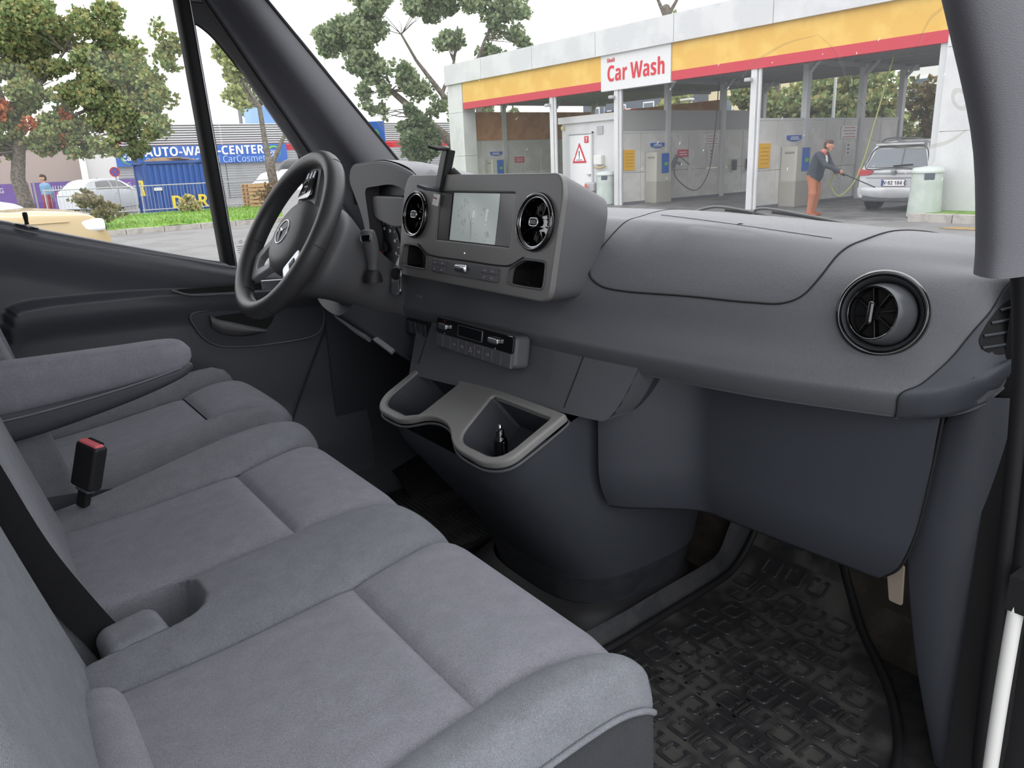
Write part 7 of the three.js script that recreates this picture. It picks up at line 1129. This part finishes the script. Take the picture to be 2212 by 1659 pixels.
  bk(-21.2, -31, 5.4, 2.6, 'dense green tree behind the bay of the man, left', g1); bk(-17.6, -31, 5.6, 2.4, 'dense green tree behind the bay of the man, right', g1); bk(-12.6, -29, 3.9, 1.4, 'small reddish tree behind the silver car', ['#7d6a44', '#8a7a50', '#6f7346'], 1200); bk(-10.0, -29, 4.2, 1.5, 'dark green tree behind the silver car roof', dk, 1500); bk(-12.2, -36, 6.4, 2.2, 'tall green tree behind the white house', g1); bk(-19.5, -28.5, 2.0, 1.3, 'low yellow-leaved tree behind the wash bay partition', ye, 900); bk(-26.0, -30, 4.8, 1.3, 'yellowish tree behind the empty bay', g2, 900);
  // shrubs on the verge
  const shb = (x, z, s, l, cols) => tree('verge_shrub', l, [x, GY + 0.12, z], [[[0, 0, 0, 0.03], [0.1, s * 0.5, 0, 0.02]], [[0, 0, 0, 0.03], [-0.1, s * 0.5, 0.1, 0.02]], [[0, 0, 0, 0.03], [0, s * 0.6, -0.15, 0.02]]], [[0, s * 0.55, 0, s * 0.75, s * 0.5, s * 0.75]], 420, 0.13, cols);
  shb(-24.0, -3.6, 1.0, 'twiggy shrub on the verge beside the sand-coloured car', ['#7d7550', '#6d6c46', '#8c8460']); shb(-25.6, -9.7, 1.15, 'reddish round shrub on the verge before the pallets', ['#7a5f48', '#6f6a48', '#8a6c55']); shb(-29.4, -7.5, 0.6, 'pale low shrub before the blue container', ['#c9bd8a', '#a9a56e']);
  // houses behind the wash bays
  const hs = (x, z, wd, h, l, m) => { const o = thing('far_house', l, 'building', [x, GY, z]); p('wall', mv(box(wd, h, 5), 0, h / 2, 0), m, o); p('roof', mv(box(wd + 0.4, 0.3, 5.4), 0, h + 0.15, 0), flat('#c8c8c8'), o); for (let i = 0; i < 3; i++) for (let j = 0; j < Math.floor(h / 2.6); j++) { const f = p('window', mv(box(1.0, 1.2, 0.1), -wd / 3 + i * wd / 3, 1.7 + j * 2.6, 2.52), flat('#e6e6e6'), o); p('pane', mv(box(0.84, 1.04, 0.06), -wd / 3 + i * wd / 3, 1.7 + j * 2.6, 2.56), flat('#5c6670', 0.15), f); } };
  hs(-19, -46, 7, 8.2, 'white house seen through the wash bay behind the silver car', flat('#dcdad6')); hs(-29.5, -44, 9, 5.6, 'cream house behind the trees of the wash bay', flat('#d8c9a6')); hs(-40, -42, 8, 5.8, 'dark grey house seen through the empty bay', flat('#5c636c'));
  const lp = (x, z, h, l) => { const o = thing('lamp_post', l, 'lamp post', [x, GY, z]); p('pole', rod([0, 0, 0], [0, h, 0], 0.07, 0.05), flat('#d8d8d6'), o); p('lamp_head', mv(rbox(0.7, 0.12, 0.25, 0.05), -0.25, h, 0), flat('#cfcfcf'), o); };
  lp(-16.5, -28, 4.6, 'pale lamp post behind the man washing the car'); lp(-24.4, -29, 3.9, 'pale lamp post seen through the empty bay');
  for (const [x, c, l] of [[-28.9, '#cf3040', 'red and white flag behind the empty bay'], [-30.3, '#3a55b8', 'blue flag behind the empty bay']]) { const o = thing('flag', l, 'flag', [x, GY, -29]); p('pole', rod([0, 0, 0], [0, 4.0, 0], 0.03), E_.steel, o); p('cloth', sheet((u, v) => [0.05 + u * 0.75, 2.6 + v * 1.2, 0.06 * sin(u * 6)], 10, 4), flat(c, 0.8), o); p('stripe', sheet((u, v) => [0.28 + u * 0.25, 2.6 + v * 1.2, 0.06 * sin((0.3 + u * 0.33) * 6) + 0.015], 6, 4), flat('#eeeeee', 0.8), o); }
}
renderer.render(scene, camera);
